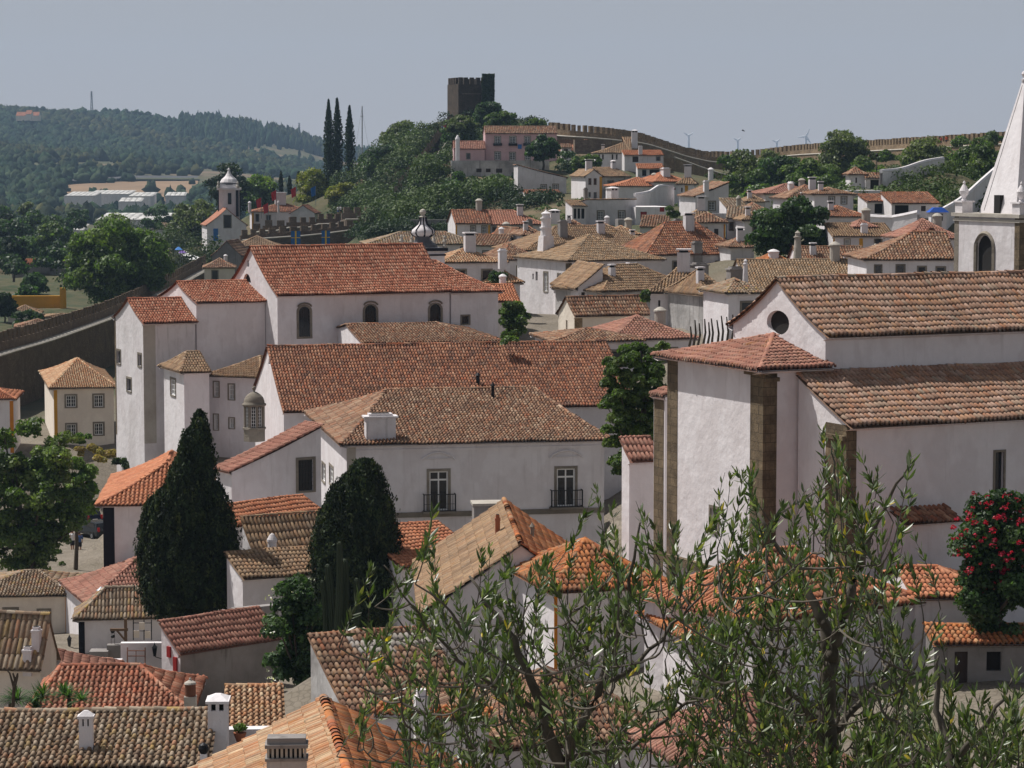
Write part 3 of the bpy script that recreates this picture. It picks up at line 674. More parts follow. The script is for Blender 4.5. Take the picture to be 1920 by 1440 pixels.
def hedge(name,label,spots,Y,pal='deep',n=5000,cat='bushes',leaf=None,kind='stuff',mat='leaf',zdrop=1.0,rr=None):
    """a mass of shrubs: spots=[(px,py,rpx,dY)]"""
    r=np.random.default_rng(int(spots[0][0]*3+spots[0][1])); blobs=[]
    for sp in spots:
        Yy=Y+(sp[3] if len(sp)>3 else 0); c=P(sp[0],sp[1],Yy); rd=sp[2]/(F/Yy)
        for k in range(5):
            blobs.append((c+r.normal(0,rd*.45,3)*np.array([1,1,.6]),rd*r.uniform(.45,.75)))
    V,Q,T=crown_np(r,blobs,n,leaf or max(.16,2.0/(F/Y)),pal)
    if kind=='stuff':
        c=P(spots[0][0],spots[0][1],Y); o=mesh_np(name,V,Q,MATS[mat],None,T,loc=(c[0],c[1],c[2]-2)); return tag(o,label,cat,kind='stuff')
    c=np.mean([b[0] for b in blobs],axis=0); rz_=min(b[0][2]-b[1] for b in blobs)
    root=empty(name,(c[0],c[1],rz_-.2),label,cat); mesh_np('foliage',V,Q,MATS[mat],root,T)
    m=MB(); 
    for b in blobs[:6]: m.tube([(c[0],c[1],rz_-zdrop),b[0]],[.07,.03],5)
    m.build('stem',MATS['bark'],root); return root
# ---------------------------------------------------------------- battlemented walls
def smoothline(pts,step):
    pts=np.array(pts,float); d=np.r_[0,np.cumsum(np.linalg.norm(np.diff(pts[:,:2],axis=0),axis=1))]; n=max(2,int(d[-1]/step)); t=np.linspace(0,d[-1],n+1)
    # catmull via numpy hermite
    m=np.gradient(pts,d,axis=0,edge_order=1); out=[]
    for x in t:
        i=min(np.searchsorted(d,x,side='right')-1,len(d)-2); h_=d[i+1]-d[i]; s=(x-d[i])/h_
        out.append((2*s**3-3*s**2+1)*pts[i]+(s**3-2*s**2+s)*h_*m[i]+(-2*s**3+3*s**2)*pts[i+1]+(s**3-s**2)*h_*m[i+1])
    return np.array(out)
WPX=[]
def townwall(name,label,pts,outer,period=2.0,mw=1.25,mh=1.0,par=.9,walk=1.7,drop=5,thick=.55,mat='stone',cat='town wall',straight=False,stepped=False,outdrop=None,walkmat=None,mstuff=False,gcp=True):
    """pts = [(px,py_top_of_merlons,Y)]; outer = +1 if outer side is left of travel direction"""
    P3=[P(*p) for p in pts]; base=P3[0].copy(); base[2]-=mh+par+drop
    ln=smoothline(P3,period) if not straight else None
    if straight:
        ln=[]; 
        for a,b in zip(P3[:-1],P3[1:]):
            n=max(1,int(round(np.linalg.norm((b-a)[:2])/period)))
            for i in range(n): ln.append(a+(b-a)*i/n)
        ln.append(P3[-1]); ln=np.array(ln)
    root=empty(name,base,label,cat); n=len(ln)
    for q_ in ln: WPX.append((960+F*q_[0]/q_[1],q_[1],q_[0]))
    tg=np.gradient(ln,axis=0); tg[:,2]=0; tg/=np.linalg.norm(tg,axis=1)[:,None]+1e-9
    nr=np.stack([-tg[:,1],tg[:,0],np.zeros(n)],1)*outer
    zc=ln[:,2]-mh   # top of parapet (crenel level)
    if stepped: zc=np.round(zc/ (mh*.6))*(mh*.6)
    od=outdrop if outdrop else drop
    def ring(i,z=None):
        z=zc[i] if z is None else z; p_=ln[i]; w=nr[i]
        q_=lambda o,zz:(p_[0]+w[0]*o,p_[1]+w[1]*o,zz)
        return [q_(thick/2,z-par-od),q_(thick/2,z),q_(-thick/2,z),q_(-thick/2,z-par),q_(-thick/2-walk,z-par),q_(-thick/2-walk,z-par-drop)]
    m=MB(); wk=MB()
    for i in range(n-1):
        a,b=ring(i),(ring(i+1,zc[i]) if stepped else ring(i+1))
        for k in range(5):
            if k==3: wk.poly([a[3],a[4],b[4],b[3]])
            else: m.poly([a[k],a[k+1],b[k+1],b[k]] if outer>0 else [a[k+1],a[k],b[k],b[k+1]])
        if stepped: m.poly([b[0],b[1],b[2],b[3],b[4],b[5]])
    for i in (0,n-1): m.poly(ring(i))
    m.build('wall',MATS[mat],root); wk.build('wall_walk',MATS[walkmat or 'stone_warm'],root)
    cp=MB(); cp.tube([np.array(ring(i)[4])+np.array([0,0,.06]) for i in range(n)] if not stepped else [np.array(ring(i)[4])+np.array([0,0,.1]) for i in range(n)],.17,4); cp.build('coping',MATS['mortar'],root)
    if mh>0:
        st=MB(); cnt=0
        for i in range(n-1):
            c=(ln[i]+ln[i+1])/2; zz=zc[i] if stepped else (zc[i]+zc[i+1])/2; an=math.atan2(tg[i][1],tg[i][0]); L_=np.linalg.norm((ln[i+1]-ln[i])[:2]); w_=L_*mw/period
            mm=MB() if cnt<100 and not mstuff else st; hh=mh*random.uniform(.93,1.06); mm.box((c[0],c[1],zz+hh/2-.1),(w_,thick*.96,hh+.2),an)
            if mm is not st: mm.build('merlon',MATS[mat],root)
            cnt+=1
        if st.v: tag(st.build('merlon',MATS[mat],root),kind='stuff')
    if gcp:
        for i in range(0,n,3):
            q_=ln[i]-nr[i]*(walk+2.5); GCP.append((q_[0],q_[1],zc[i]-par-drop+1.0,1)); q_=ln[i]+nr[i]*4; GCP.append((q_[0],q_[1],zc[i]-par-od+1.,1))
    return root
def person(label,px,yfeet,Y,top='cloth_white',legs='cloth_dark',h=1.7,face=0,group=None,walk=.18,hair='wood_dark',Z=None):
    p_=P(px,yfeet,Y); 
    if Z is not None: p_[2]=Z
    root=empty('person',p_,label,'person',group); ca,sa=math.cos(R(face)),math.sin(R(face))
    def W(x,y,z): return (p_[0]+x*ca-y*sa,p_[1]+x*sa+y*ca,p_[2]+z*h/1.75)
    # body: one skinned mesh
    J=[(0,0,.93,.14),(0,0,1.15,.13),(0,.0,1.38,.15),(0,0,1.5,.065),(0,.01,1.63,.095),(0,.01,1.72,.06)]
    E=[(0,1),(1,2),(2,3),(3,4),(4,5)]
    for sx in(-1,1):
        n=len(J); J+=[(sx*.09,0,.88,.1),(sx*.1,sx*walk*.5,.48,.07),(sx*.1,sx*walk,.08,.045),(sx*.1,sx*walk+.12,.04,.04)]; E+=[(0,n),(n,n+1),(n+1,n+2),(n+2,n+3)]
        n=len(J); J+=[(sx*.19,0,1.40,.06),(sx*.24,-sx*walk*.3,1.13,.045),(sx*.23,-sx*walk*.3+.08,.88,.035),(sx*.225,-sx*walk*.3+.12,.80,.03)]; E+=[(2,n),(n,n+1),(n+1,n+2),(n+2,n+3)]
    me=bpy.data.meshes.new('body'); me.from_pydata([tuple(np.array(W(*j[:3]))-p_) for j in J],E,[]); o=bpy.data.objects.new('body',me); COL.objects.link(o); o.parent=root
    sk=o.modifiers.new('s','SKIN'); 
    for v,j in zip(me.skin_vertices[0].data,J): v.radius=(j[3],j[3])
    me.skin_vertices[0].data[0].use_root=True; o.modifiers.new('u','SUBSURF').levels=1; me.materials.append(MATS['skin'])
    # clothes
    m=MB(); m.tube([W(0,0,.9),W(0,0,1.15),W(0,0,1.36),W(0,0,1.47)],[.17,.16,.185,.1],10)
    for sx in(-1,1): m.tube([W(sx*.12,0,1.42),W(sx*.21,0,1.36),W(sx*.25,-sx*walk*.3,1.14)],[.08,.08,.07],7)
    m.build('shirt',MATS[top],root)
    m=MB(); m.tube([W(0,0,.82),W(0,0,.98)],[.17,.165],10)
    for sx in(-1,1): m.tube([W(sx*.09,0,.88),W(sx*.1,sx*walk*.5,.5)],[.115,.1],8)
    m.build('trousers',MATS[legs],root)
    m=MB(); m.lathe(W(0,-.01,1.6),[(.11,0),(.12,.08),(.08,.15),(.01,.17)],9); m.build('hair',MATS[hair],root)
    return root
# ================================================================ the big church on the right
YG='orange'
nave=house('church_nave','large white church nave on the right with lichen covered roof and round gable window',(1548,628,100.2),25.6,L=27,xl=1375,yb=1190,roof='gx',yr=523,wall='white',pal='nave',tm='tile_lichen',cat='church',c=.3,og=.12,p=.2,
  wins=[('l',1438,580,1480,628,'hole','circ')])
m=MB(); sg=nave.segs['l']
apse=house('church_apse','tall white church apse with stone corner pilasters and small hipped roof below the round window',(1432,690,99),25.6,L=2.86,xl=1252,yb=1190,roof='hip',hr=False,kl=2.75,yr=628,wall='white',pal='rose',tm='tile_lichen',cat='church',p=.2,ov=.5,
  wins=[('l',1333,952,1346,996,'s')],bands=[('l',1252,1271,'stone_quoin'),('l',1408,1432.3,'stone_quoin'),('f',1431.6,1457,'stone_quoin')])
aisle=house('church_aisle','low church side aisle with long single slope tile roof in front of the nave',(1588,797,96.4),25.6,L=27,xl=1497,yb=1190,roof='shedf',yr=700,wall='white',pal='nave',tm='tile_old',cat='church',p=.2,ov=.45,
  wins=[('f',1866,848,1882,935,'s')],bands=[('l',1549,1588.3,'stone_quoin'),('f',1587.6,1606,'stone_quoin')])
def on(h,f,x,y,d=0):
    O,UU,LL=h.segs[f]; u,z=onface(O,UU,x,y); ny=np.array([UU[1],-UU[0],0]); q_=O+UU*u+ny*d; return np.array([q_[0],q_[1],z])
def moulding(h,f,x0,y0,x1,mat='stone_trim',r=(.1,.1),name='string_course'):
    a=on(h,f,x0,y0); O,UU,LL=h.segs[f]; b=on(h,f,x1,y0); b[2]=a[2]; ny=np.array([UU[1],-UU[0],0]); c=(a+b)/2+ny*r[0]/2; m=MB(); m.box(c,(np.linalg.norm(b-a),r[0]+.03,r[1]),math.atan2(UU[1],UU[0])); return m.build(name,MATS[mat],h.o)
moulding(apse,'l',1253,1045,1431,'stone_quoin',(.22,.35)); moulding(apse,'l',1400,697,1431,'stone_quoin',(.12,.16),'capital'); moulding(apse,'f',1433,712,1459,'stone_quoin',(.12,.16),'capital')
moulding(aisle,'l',1546,815,1587,'stone_quoin',(.14,.18),'capital')
# extra stone buttress wing left of the apse
wing=house('church_wing','narrow white church wing with brown stone pilaster left of the apse',(1247,742,108.5),25.6,xr=1264,xl=1226,yb=1130,roof='shedl',rise=.25,wall='white',pal='rose',cat='church',bands=[('l',1227,1245,'stone_quoin')],ov=.2)
house('side_chapel','small white side building with tiled eave between the green tree and the apse',(1180,862,112),20,xr=1230,xl=1166,yb=1100,roof='shedf',rise=.9,wall='white',pal='rose',cat='house')
house('porch','small white porch with dark tiled shed roof against the aisle wall',(1692,978,96.6),25.6,xr=1790,D=1.0,yb=1190,roof='shedf',rise=.55,wall='white',pal='brown',tm='tile_old')
# ---- bell tower
bt=house('bell_tower','white bell tower with arched belfry opening and tall pyramid spire at the right edge',(1912,408,170),25,L=7.4,xl=1790,yb=640,roof='flat',wall='worn',cat='bell tower',
  wins=[('l',1831,440,1861,513,'hole','arch')],bands=[('l',1790,1798,'stone_trim'),('l',1903,1912.4,'stone_quoin'),('f',1911.6,1930,'stone_quoin')])
cc=(bt.p0+bt.U*bt.L/2+bt.V*bt.D/2); sc_=P(1918,403,cc[1]); cw=bt.p0+bt.U*3.7+bt.V*3.7
m=MB(); m.box((cw[0],cw[1],bt.zt+.08),(7.8,7.8,.24),R(25)); m.box((cw[0],cw[1],bt.zt-.25),(7.6,7.6,.2),R(25)); m.build('cornice',MATS['mortar'],bt.o)
# arch surround
a1=on(bt,'l',1831,513); b1=on(bt,'l',1861,513); top=on(bt,'l',1846,440); UUl=-bt.V; nl=np.array([UUl[1],-UUl[0],0]); wA=np.linalg.norm((b1-a1)[:2]); rA=wA/2; mid=(a1+b1)/2; zc=top[2]-rA
m=MB(); path=[mid-UUl*(rA+.12)]+[mid+UUl*(-(rA+.12)*math.cos(t))+np.array([0,0,zc-mid[2]+(rA+.12)*math.sin(t)]) for t in np.linspace(0,math.pi,12)]+[mid+UUl*(rA+.12)]
m.tube([q_+nl*.02 for q_ in path],.14,4); m.build('arch_surround',MATS['stone_trim'],bt.o)
zs0=bt.zt+.2; s0=np.array([sc_[0],sc_[1]]); ztip=Zof(150,sc_[1]); hb=1.98; ca,sa=math.cos(R(25)),math.sin(R(25))
m=MB(); K=6
crn=lambda k,h_: [(s0[0]+x*h_*ca-y*h_*sa,s0[1]+x*h_*sa+y*h_*ca,k) for x,y in((-1,-1),(1,-1),(1,1),(-1,1))]
zz=[zs0+(ztip-zs0)*t for t in np.linspace(0,1,K)]
for i in range(K-1):
    h0,h1=hb*(1-i/(K-1))+.13,hb*(1-(i+1)/(K-1))+.13; A_,B_=crn(zz[i],h0),crn(zz[i+1],h1)
    for j in range(4): m.poly([A_[j],A_[(j+1)%4],B_[(j+1)%4],B_[j]])
spire=m.build('spire',MATS['white'],bt.o)
m=MB(); m.lathe((s0[0],s0[1],ztip-.1),[(.25,0),(.28,.15),(.12,.2),(.2,.35),(.27,.5),(.2,.65),(.04,.75),(.03,2.0)],10); m.build('finial',MATS['white'],spire)
m=MB(); m.tube([(s0[0],s0[1],ztip+.5),(s0[0],s0[1],ztip+3.4)],.035,5); m.build('lightning_rod',MATS['iron'],spire)
dh=Zof(368,s0[1])-Zof(402,s0[1]); dc=np.array([s0[0]-(hb-.12)*ca,s0[1]-(hb-.12)*sa]); m=MB(); m.box((dc[0],dc[1],zs0+dh/2),(.62,.66,dh),R(25)); m.build('door',MATS['dark'],spire)
for k,(du,dv) in enumerate(((.4,.4),(.4,bt.D-.5),(bt.L-.4,.4))):
    c_=bt.p0+bt.U*du+bt.V*dv; m=MB(); m.box((c_[0],c_[1],bt.zt+.55),(.85,.85,.75),R(25)); m.box((c_[0],c_[1],bt.zt+.96),(1.05,1.05,.1),R(25)); m.lathe((c_[0],c_[1],bt.zt+1.0),[(.16,0),(.2,.08),(.1,.18),(.3,.5),(.33,.7),(.2,.95),(.08,1.15),(.1,1.25),(.02,1.4)],12); m.build('pinnacle',MATS['white'],bt.o)
m=MB(); a=P(1917,160,sc_[1]-.4); b=P(1845,395,sc_[1]-4); m.bar(a,b,.02); m.build('cable',MATS['iron'],spire)
# ================================================================ palace and the long convent roofs
pal_=house('palace','long white palace with hipped tile roof and two iron balcony doors in the centre',(650,832,150),10.7,xr=1133,xl=583,yb=1120,roof='hip',kl=3.7,kr=2.4,yr=732,wall='white',pal='old',tm='tile_old',cat='palace',ov=.45,
  wins=[('f',805,884,840,957,'balcony'),('f',1044,879,1078,949,'balcony'),('f',755,991,783,1022,'w'),('l',604,868,610,902,'w'),('l',618,872,625,908,'w')],bands=[('f',650,667,'mortar')])
moulding(pal_,'f',740,966,1133,'stone_trim',(.12,.3)); moulding(pal_,'f',668,846,1133,'white',(.07,.14))
for x0,x1,y in((790,853,862),(1031,1092,858)):
    m=MB(); a=on(pal_,'f',x0,y,.07); b=on(pal_,'f',x1,y,.07); b[2]=a[2]; c_=(a+b)/2; n_=12
    m.tube([a+(b-a)*t+np.array([0,0,.42*math.sin(math.pi*t)**.8]) for t in np.linspace(0,1,n_)],.06,5); m.tube([a+(b-a)*.12+np.array([0,0,.06]),b-(b-a)*.12+np.array([0,0,.06])],.03,5)
    m.build('pediment',MATS['white'],pal_.o)
chimney(pal_,712,775,826,56,'box','worn',dr=.55); chimney(pal_,924,716,748,6,'pipe','iron'); 
longb=house('convent','long convent building with the broadest brown tile roof behind the palace',(532,771,170),12,xr=1192,xl=478,yb=930,roof='gx',yr=650,wall='white',pal='brown',tm='tile_old',cat='convent',c=.15,og=.1,
  wins=[('l',503,670,507,684,'hole','arch')])
chimney(longb,896,698,724,7,'pipe','iron')
low=house('sacristy','low building with white left gable and speckled brown roof in front of the left church',(682,643,186),12,xr=938,xl=622,yb=700,roof='hip',hl=False,kr=3.2,yr=609,wall='white',pal='old',cat='outbuilding')
# ================================================================ left church group
chL=house('parish_church','large white church with red tile roof and arched barred windows left of centre',(520,553,197),25.5,xr=843,xl=427,yb=690,roof='gx',yr=463,wall='white',pal='red',tm='tile_new',cat='church',c=.3,og=.15,
  wins=[('f',560,575,581,631,'g','arch'),('f',684,572,705,612,'g','arch'),('f',806,570,826,610,'g','arch'),('l',463,487,467,500,'hole','arch'),('l',455,512,471,530,'hole','arch')])
chan=house('chancel','lower red roofed chancel joined to the right end of the left church',(846,547,203.2),25.5,xr=934,D=11,yb=690,roof='hip',hl=False,kr=3.0,yr=490,wall='white',pal='red',tm='tile_new',cat='church',c=.3,wins=[('f',866,593,879,607,'g')])
t1=house('white_tower_house','tall narrow white gable building with stone quoins and red roof below the town wall',(268,605,195),25,xr=366,xl=215,yb=832,roof='gx',yr=561,wall='worn',pal='red',tm='tile_new',cat='church building',c=.25,
  wins=[('l',219,657,226,681,'s'),('l',259,664,265,686,'s'),('l',238,709,246,733,'s')],bands=[('f',268,291,'mortar'),('l',214,217,'stone_quoin')])
t2=house('white_middle_house','stepped white building with red tile roof between the narrow gable tower and the left church',(368,567,197),25,xr=497,xl=300,yb=832,roof='gx',yr=529,wall='white',pal='red',tm='tile_new',cat='church building',c=.25)
hA=house('corner_house','white house with sunlit left face and hipped brown roof below the stepped church wall',(345,697,188),22,xr=392,xl=307,yb=842,roof='hip',yr=661,hr=False,wall='white',pal='tan',wins=[('l',320,710,329,741,'w')],L=None)
hB=house('annex_house','white annex with four small windows and brown roof right of the corner house',(392,703,191),-22,xr=484,D=8.5,yb=842,roof='hip',yr=668,hl=True,wall='white',pal='tan',
  wins=[('f',401,716,410,744,'w'),('f',429,721,439,749,'w'),('f',401,777,409,806,'w'),('f',430,784,439,803,'w')])
wg=house('refectory','white wing with sloping top edge, orange roof and barred window below the domed lantern',(434,884,146),32,xr=602,xl=405,yb=1010,roof='shedl',yr=792,wall='white',pal='rose',tm='tile_new',wins=[('f',559,863,587,920,'g')],ov=.25)
# domed lantern
lb=P(477,808,152); lan=empty('lantern',(lb[0],lb[1],lb[2]-.5),'grey stone domed roof lantern with white barred panes beside the convent gable','lantern'); s_=F/152
m=MB(); m.lathe((lb[0],lb[1],lb[2]-.6),[(.66,0),(.66,.7),(.72,.72),(.72,.82),(.62,.84)],8,.39); m.build('base',MATS['stone_trim'],lan)
m=MB(); m.lathe((lb[0],lb[1],lb[2]+.2),[(.52,0),(.52,1.35)],8,.39); g=m.build('glazing',MATS['glass'],lan)
for k in range(8):
    t=.39+math.pi/4*k; c_=(lb[0]+.57*math.cos(t),lb[1]+.57*math.sin(t),lb[2]+.87); m=MB(); m.box(c_,(.13,.13,1.35),t); m.build('pillar',MATS['stone_trim'],lan)
    t+=math.pi/8; m=MB(); c0=np.array([lb[0]+.50*math.cos(t),lb[1]+.50*math.sin(t),lb[2]+.85])
    for j in(-1,0,1): m.box((c0[0]-math.sin(t)*.12*j,c0[1]+math.cos(t)*.12*j,c0[2]),(.02,.03,1.2),t)
    for j in range(6): m.box((c0[0],c0[1],lb[2]+.3+j*.2),(.02,.36,.03),t)
    m.build('glazing_bars',MATS['white_paint'],g)
m=MB(); m.lathe((lb[0],lb[1],lb[2]+1.5),[(.66,0),(.72,.05),(.72,.14),(.63,.16),(.62,.3),(.54,.52),(.38,.7),(.18,.82),(.06,.86),(.06,.95),(.12,1.02),(.12,1.1),(.02,1.2)],16); m.build('dome',MATS['stone_trim'],lan,smooth=True)
house('lean_to','narrow orange lean-to roof along the foot of the wing with the barred window',(437,985,139),45,xr=608,D=1.9,yb=1060,roof='shedf',rise=.9,wall='white',pal='orange',tm='tile_new',ov=.2)
yh=house('yellow_corner_house','cream house with yellow corner strip and hipped ochre roof below the left town wall',(101,727,240),13,xr=213,xl=83,yb=832,roof='hip',yr=672,wall='cream',pal='pale',tm='tile_new',
  wins=[('f',124,742,142,763,'w'),('f',176,741,193,763,'w'),('f',125,796,142,817,'w'),('f',177,794,193,815,'w')],bands=[('f',100,107,'yellow')],ov=.5)
house('edge_house','white house with orange roof and orange corner strip cut by the left edge',(-45,748,235),6,xr=25,D=7,yb=850,roof='hip',yr=728,wall='white',pal='orange',tm='tile_new',bands=[('f',18,25,'orange')])
# ================================================================ left middle: street and houses
sal=house('salmon_roof_house','house with smooth salmon pink hipped roof and black corner pilaster beside the street',(193,945,165),5,xr=425,D=15,yb=1150,roof='hipy',yr=867,wall='white',pal='orange',pal2='orange',tm='tile_new',bands=[('f',193,214,'black')],ov=.5,kl=4.5,p=.28,c=.3)
h15=house('ochre_corner_house','white house with ochre corner strip and lichen grey tile roof at the left edge',(-70,1116,165),4,xr=135,D=7.5,yb=1225,roof='hip',yr=1071,wall='cream',pal='grimy',bands=[('f',122,134.5,'orange')],
  wins=[('f',9,1143,31,1165,'w'),('f',73,1145,92,1165,'w')],kr=2.6,ov=.45)
h17=house('back_roof_house','house with steep reddish hipped roof behind the black pilaster house',(165,1128,158),20,L=8,D=8,yb=1225,roof='hip',yr=1045,wall='white',pal='rose',tm='tile_old')
h16=house('black_pilaster_house','white house with black corner pilaster and speckled hipped roof above the well',(147,1159,150),7,xr=302,xl=136,yb=1228,roof='hip',yr=1103,wall='white',pal='grimy',tm='tile_old',bands=[('f',147,158.5,'black')])
q_=P(190,1112,155); m=MB(); m.lathe((q_[0],q_[1],q_[2]-.4),[(.16,0),(.16,.55),(.33,.56),(.3,.6),(.03,.8)],10); m.build('vent_cap',MATS['steel'],h17.o)
h18=house('cream_gable_house','small house with cream right gable and coarse speckled roof at the left edge',(-60,1248,113),-10,xr=76,xdr=106,yb=1330,roof='gx',yr=1148,wall='cream',pal='grimy',tm='tile_old',p=.26)
chimney(h18,68,1175,1225,15,'box','white'); c_=chimney(h18,52,1212,1243,17,'box','white')
h19b=house('rose_roof_house','house with broad dull rose hipped roof behind the palm like plants',(-60,1312,118),8,xr=215,D=8,yb=1390,roof='hipy',yr=1222,wall='white',pal='rose',tm='tile_new',ov=.3)
h19=house('red_roof_house','house with regular red and black tiles on a hipped roof above the bottom left roof',(60,1337,104),3,xr=350,D=6.5,yb=1420,roof='hip',yr=1250,kl=.8,kr=2.2,wall='white',pal='red',tm='tile_old',p=.225,
  )
h20=house('front_roof_house','nearest bottom left house with mossy ridge and heavily weathered grey ochre tiles',(-90,1437,80),2.5,xr=386,D=7.0,yb=1640,roof='gx',yr=1336,wall='grey',pal='grimy',tm='tile_lichen',p=.235,q=.37,ht=None) if False else house('front_roof_house','nearest bottom left house with mossy ridge and heavily weathered grey ochre tiles',(-90,1437,80),2.5,xr=386,D=7.0,yb=1640,roof='gx',yr=1336,wall='grey',pal='grimy',tm='tile_lichen',p=.22,q=.36)
c1=chimney(h20,161,1332,1408,26,'vent','white',dr=.75,label='slim white roof chimney with two vent slots')
c2=chimney(h20,408,1302,1425,37,'vent','white',Y=82.5,dr=1.3,label='large white chimney with two vent slots at the roof end')
h21=house('tan_shed_house','small house with tan tiles running sideways behind the large white chimney',(425,1368,88),6,xr=527,D=4.2,yb=1460,roof='shedf',yr=1288,wall='white',pal='pale',tm='tile_lichen',ov=.15)
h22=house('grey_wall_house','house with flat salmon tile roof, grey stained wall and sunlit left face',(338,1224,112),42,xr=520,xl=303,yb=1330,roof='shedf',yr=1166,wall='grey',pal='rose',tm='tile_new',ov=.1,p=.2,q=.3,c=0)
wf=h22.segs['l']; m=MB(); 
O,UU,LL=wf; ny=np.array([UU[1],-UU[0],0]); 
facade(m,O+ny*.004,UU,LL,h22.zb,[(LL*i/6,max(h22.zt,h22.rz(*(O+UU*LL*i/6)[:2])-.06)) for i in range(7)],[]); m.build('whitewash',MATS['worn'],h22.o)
for x,y0,y1 in((318,1212,1232),(330,1232,1262)):
    m=MB(); a=on(h22,'l',x,y0,.03); b=on(h22,'l',x,y1,.03); m.box((a+b)/2,(.26,.10,a[2]-b[2]),math.atan2(UU[1],UU[0])); m.build('shutter',MATS['red_paint'],h22.o)
house('grey_block','grey stained flat topped annex right of the salmon tile roof',(440,1142,118),30,xr=522,xl=432,yb=1300,roof='flat',wall='grey')
# centre bottom
def whitepatch(cu,cs,r):
    s_=(np.abs(cs-3.6-.25*np.sin(cu*2))<.35)&(cu>1.3)&(cu<5.5); return s_,np.array([.40,.37,.34])
h25=house('speckled_roof_house','house with stained left wall and speckled roof with a pale repaired patch at bottom centre',(648,1332,92),22,xr=875,xl=583,yb=1440,roof='shedf',yr=1192,wall='dirty',pal='old',tm='tile_lichen',p=.235,q=.36,patch=whitepatch)
h26=house('striped_roof_house','nearest bottom house with pale tiles on the left slope and orange on the right',(317,1757,57.5),8,L=9,D=14,hw=3,roof='gy',rise=2.5,wall='worn',pal='fire',palb='pale',tm='tile_lichen',p=.2,q=.42,capr=.14,c=.05)
b=P(538,1450,62.5); cst=empty('wide_chimney',(b[0],b[1],b[2]-1),'wide stained white chimney with a row of vertical slots at the bottom edge','chimney')
zt_=Zof(1420,62.5); m=MB(); m.box((b[0],b[1],(zt_+b[2]-2.5)/2),(.98,.55,zt_-b[2]+2.5),R(3)); m.build('shaft',MATS['dirty'],cst)
z1_=Zof(1398,62.5); m=MB()
for k in range(9):
    x=-.45+.9*k/8; m.box((b[0]+x,b[1]+x*.05,(zt_+z1_)/2),(.06,.5,z1_-zt_),R(3))
m.build('slot_bricks',MATS['mortar'],cst); m=MB(); m.box((b[0],b[1],(zt_+z1_)/2),(.8,.36,z1_-zt_-.01),R(3)); m.build('flue',MATS['dark'],cst)
m=MB(); m.box((b[0],b[1],zt_),(1.06,.62,.07),R(3)); m.box((b[0],b[1],z1_+.04),(1.06,.64,.09),R(3)); m.box((b[0],b[1],z1_+.16),(.95,.5,.16),R(3)); m.build('cap',MATS['grey'],cst)
h27a=house('pyramid_roof_house','house with ochre brown gable roof and dark chimney stack in front of the palace',(797,1153,105.8),3,L=8,D=14,hw=4,roof='gy',rise=3,wall='worn',pal='fire',palb='tan',tm='tile_lichen',p=.2,c=.1)
chimney(h27a,933,965,1003,9,'box','terracotta'); chimney(h27a,998,980,1010,7,'pipe','stone_trim')
b=P(918,985,122); m=MB(); m.box((b[0],b[1],(Zof(943,122)+b[2]-1)/2),(1.6,1.2,Zof(943,122)-b[2]+1),.1); m.build('chimney_stack',MATS['grey'],h27a.o); m=MB(); m.box((b[0],b[1],Zof(943,122)),(1.75,1.35,.12),.1); m.build('chimney_cap',MATS['mortar'],h27a.o)
h27b=house('orange_band_house','house with bright orange corner pillar and mossy orange hipped roof behind the olive branches',(1040,1106,101),16,xr=1246,xl=955,yb=1300,roof='hip',yr=1012,wall='white',pal='fire',tm='tile_lichen',bands=[('f',1033,1045,'orange'),('f',1232,1245,'orange')],p=.21)
house('pink_tile_house','low house with plain salmon tile slope left of the pyramid roof',(752,1062,122),28,xr=905,D=5,yb=1200,roof='shedf',yr=990,wall='white',pal='orange',tm='tile_new')
h24=house('lichen_roof_house','old house with orange lichen on its tan roof between the two dark cypresses',(478,1045,128),28,xr=625,xl=455,yb=1180,roof='shedf',yr=970,wall='worn',pal='tan',tm='tile_lichen',ov=.3)
chimney(h24,510,1000,1062,17,'round','worn')
house('low_lichen_house','low whitewashed shed with thin lichen roof below the round chimney',(455,1082,124),25,xr=600,D=2.4,yb=1180,roof='shedf',rise=.9,wall='white',pal='tan',tm='tile_lichen')
house('far_lean_house','white wall with a short orange tile cap right of the large cypress',(436,1040,142),10,xr=478,D=4,yb=1180,roof='shedf',rise=.5,wall='white',pal='orange',tm='tile_new')
# right bottom
h28a=house('orange_hip_house','large house with clean orange hipped roof behind the right olive tree',(1412,1163,87),34,xr=1716,D=6.2,yb=1330,roof='hip',yr=1034,wall='white',pal='orange',tm='tile_old',p=.2)
h28b=house('orange_wing_house','white wing with bright orange tile roof right of the large orange hipped roof',(1716,1118,91),6,xr=1862,D=4.6,yb=1260,roof='hip',hl=False,yr=1066,wall='white',pal='orange',tm='tile_new',p=.2)
house('garden_wall_house','white shed with a lean-to of wavy orange tiles at the right edge',(1752,1203,88),2,xr=1990,D=1.5,yb=1300,roof='shedf',yr=1174,wall='grey',pal='fire',tm='tile_new',p=.2,wins=[('f',1790,1222,1815,1300,'sd'),('f',1850,1222,1878,1258,'hole')])
house('brown_roof_lower','house with dull brown red roof half hidden under the olive at the bottom right',(1360,1470,74),20,xr=1610,D=7,yb=1600,roof='hip',yr=1290,wall='worn',pal='rose',tm='tile_old')
house('brown_roof_lower','white house with dark roof hidden low behind the left olive branches',(930,1400,84),15,xr=1240,D=8,yb=1560,roof='hip',yr=1255,wall='worn',pal='old',tm='tile_old')
house('brown_roof_lower','house with orange roof edge and lamp beside the foot of the apse',(1300,1196,88),15,xr=1415,D=5,yb=1330,roof='hip',yr=1150,wall='white',pal='fire',tm='tile_new')
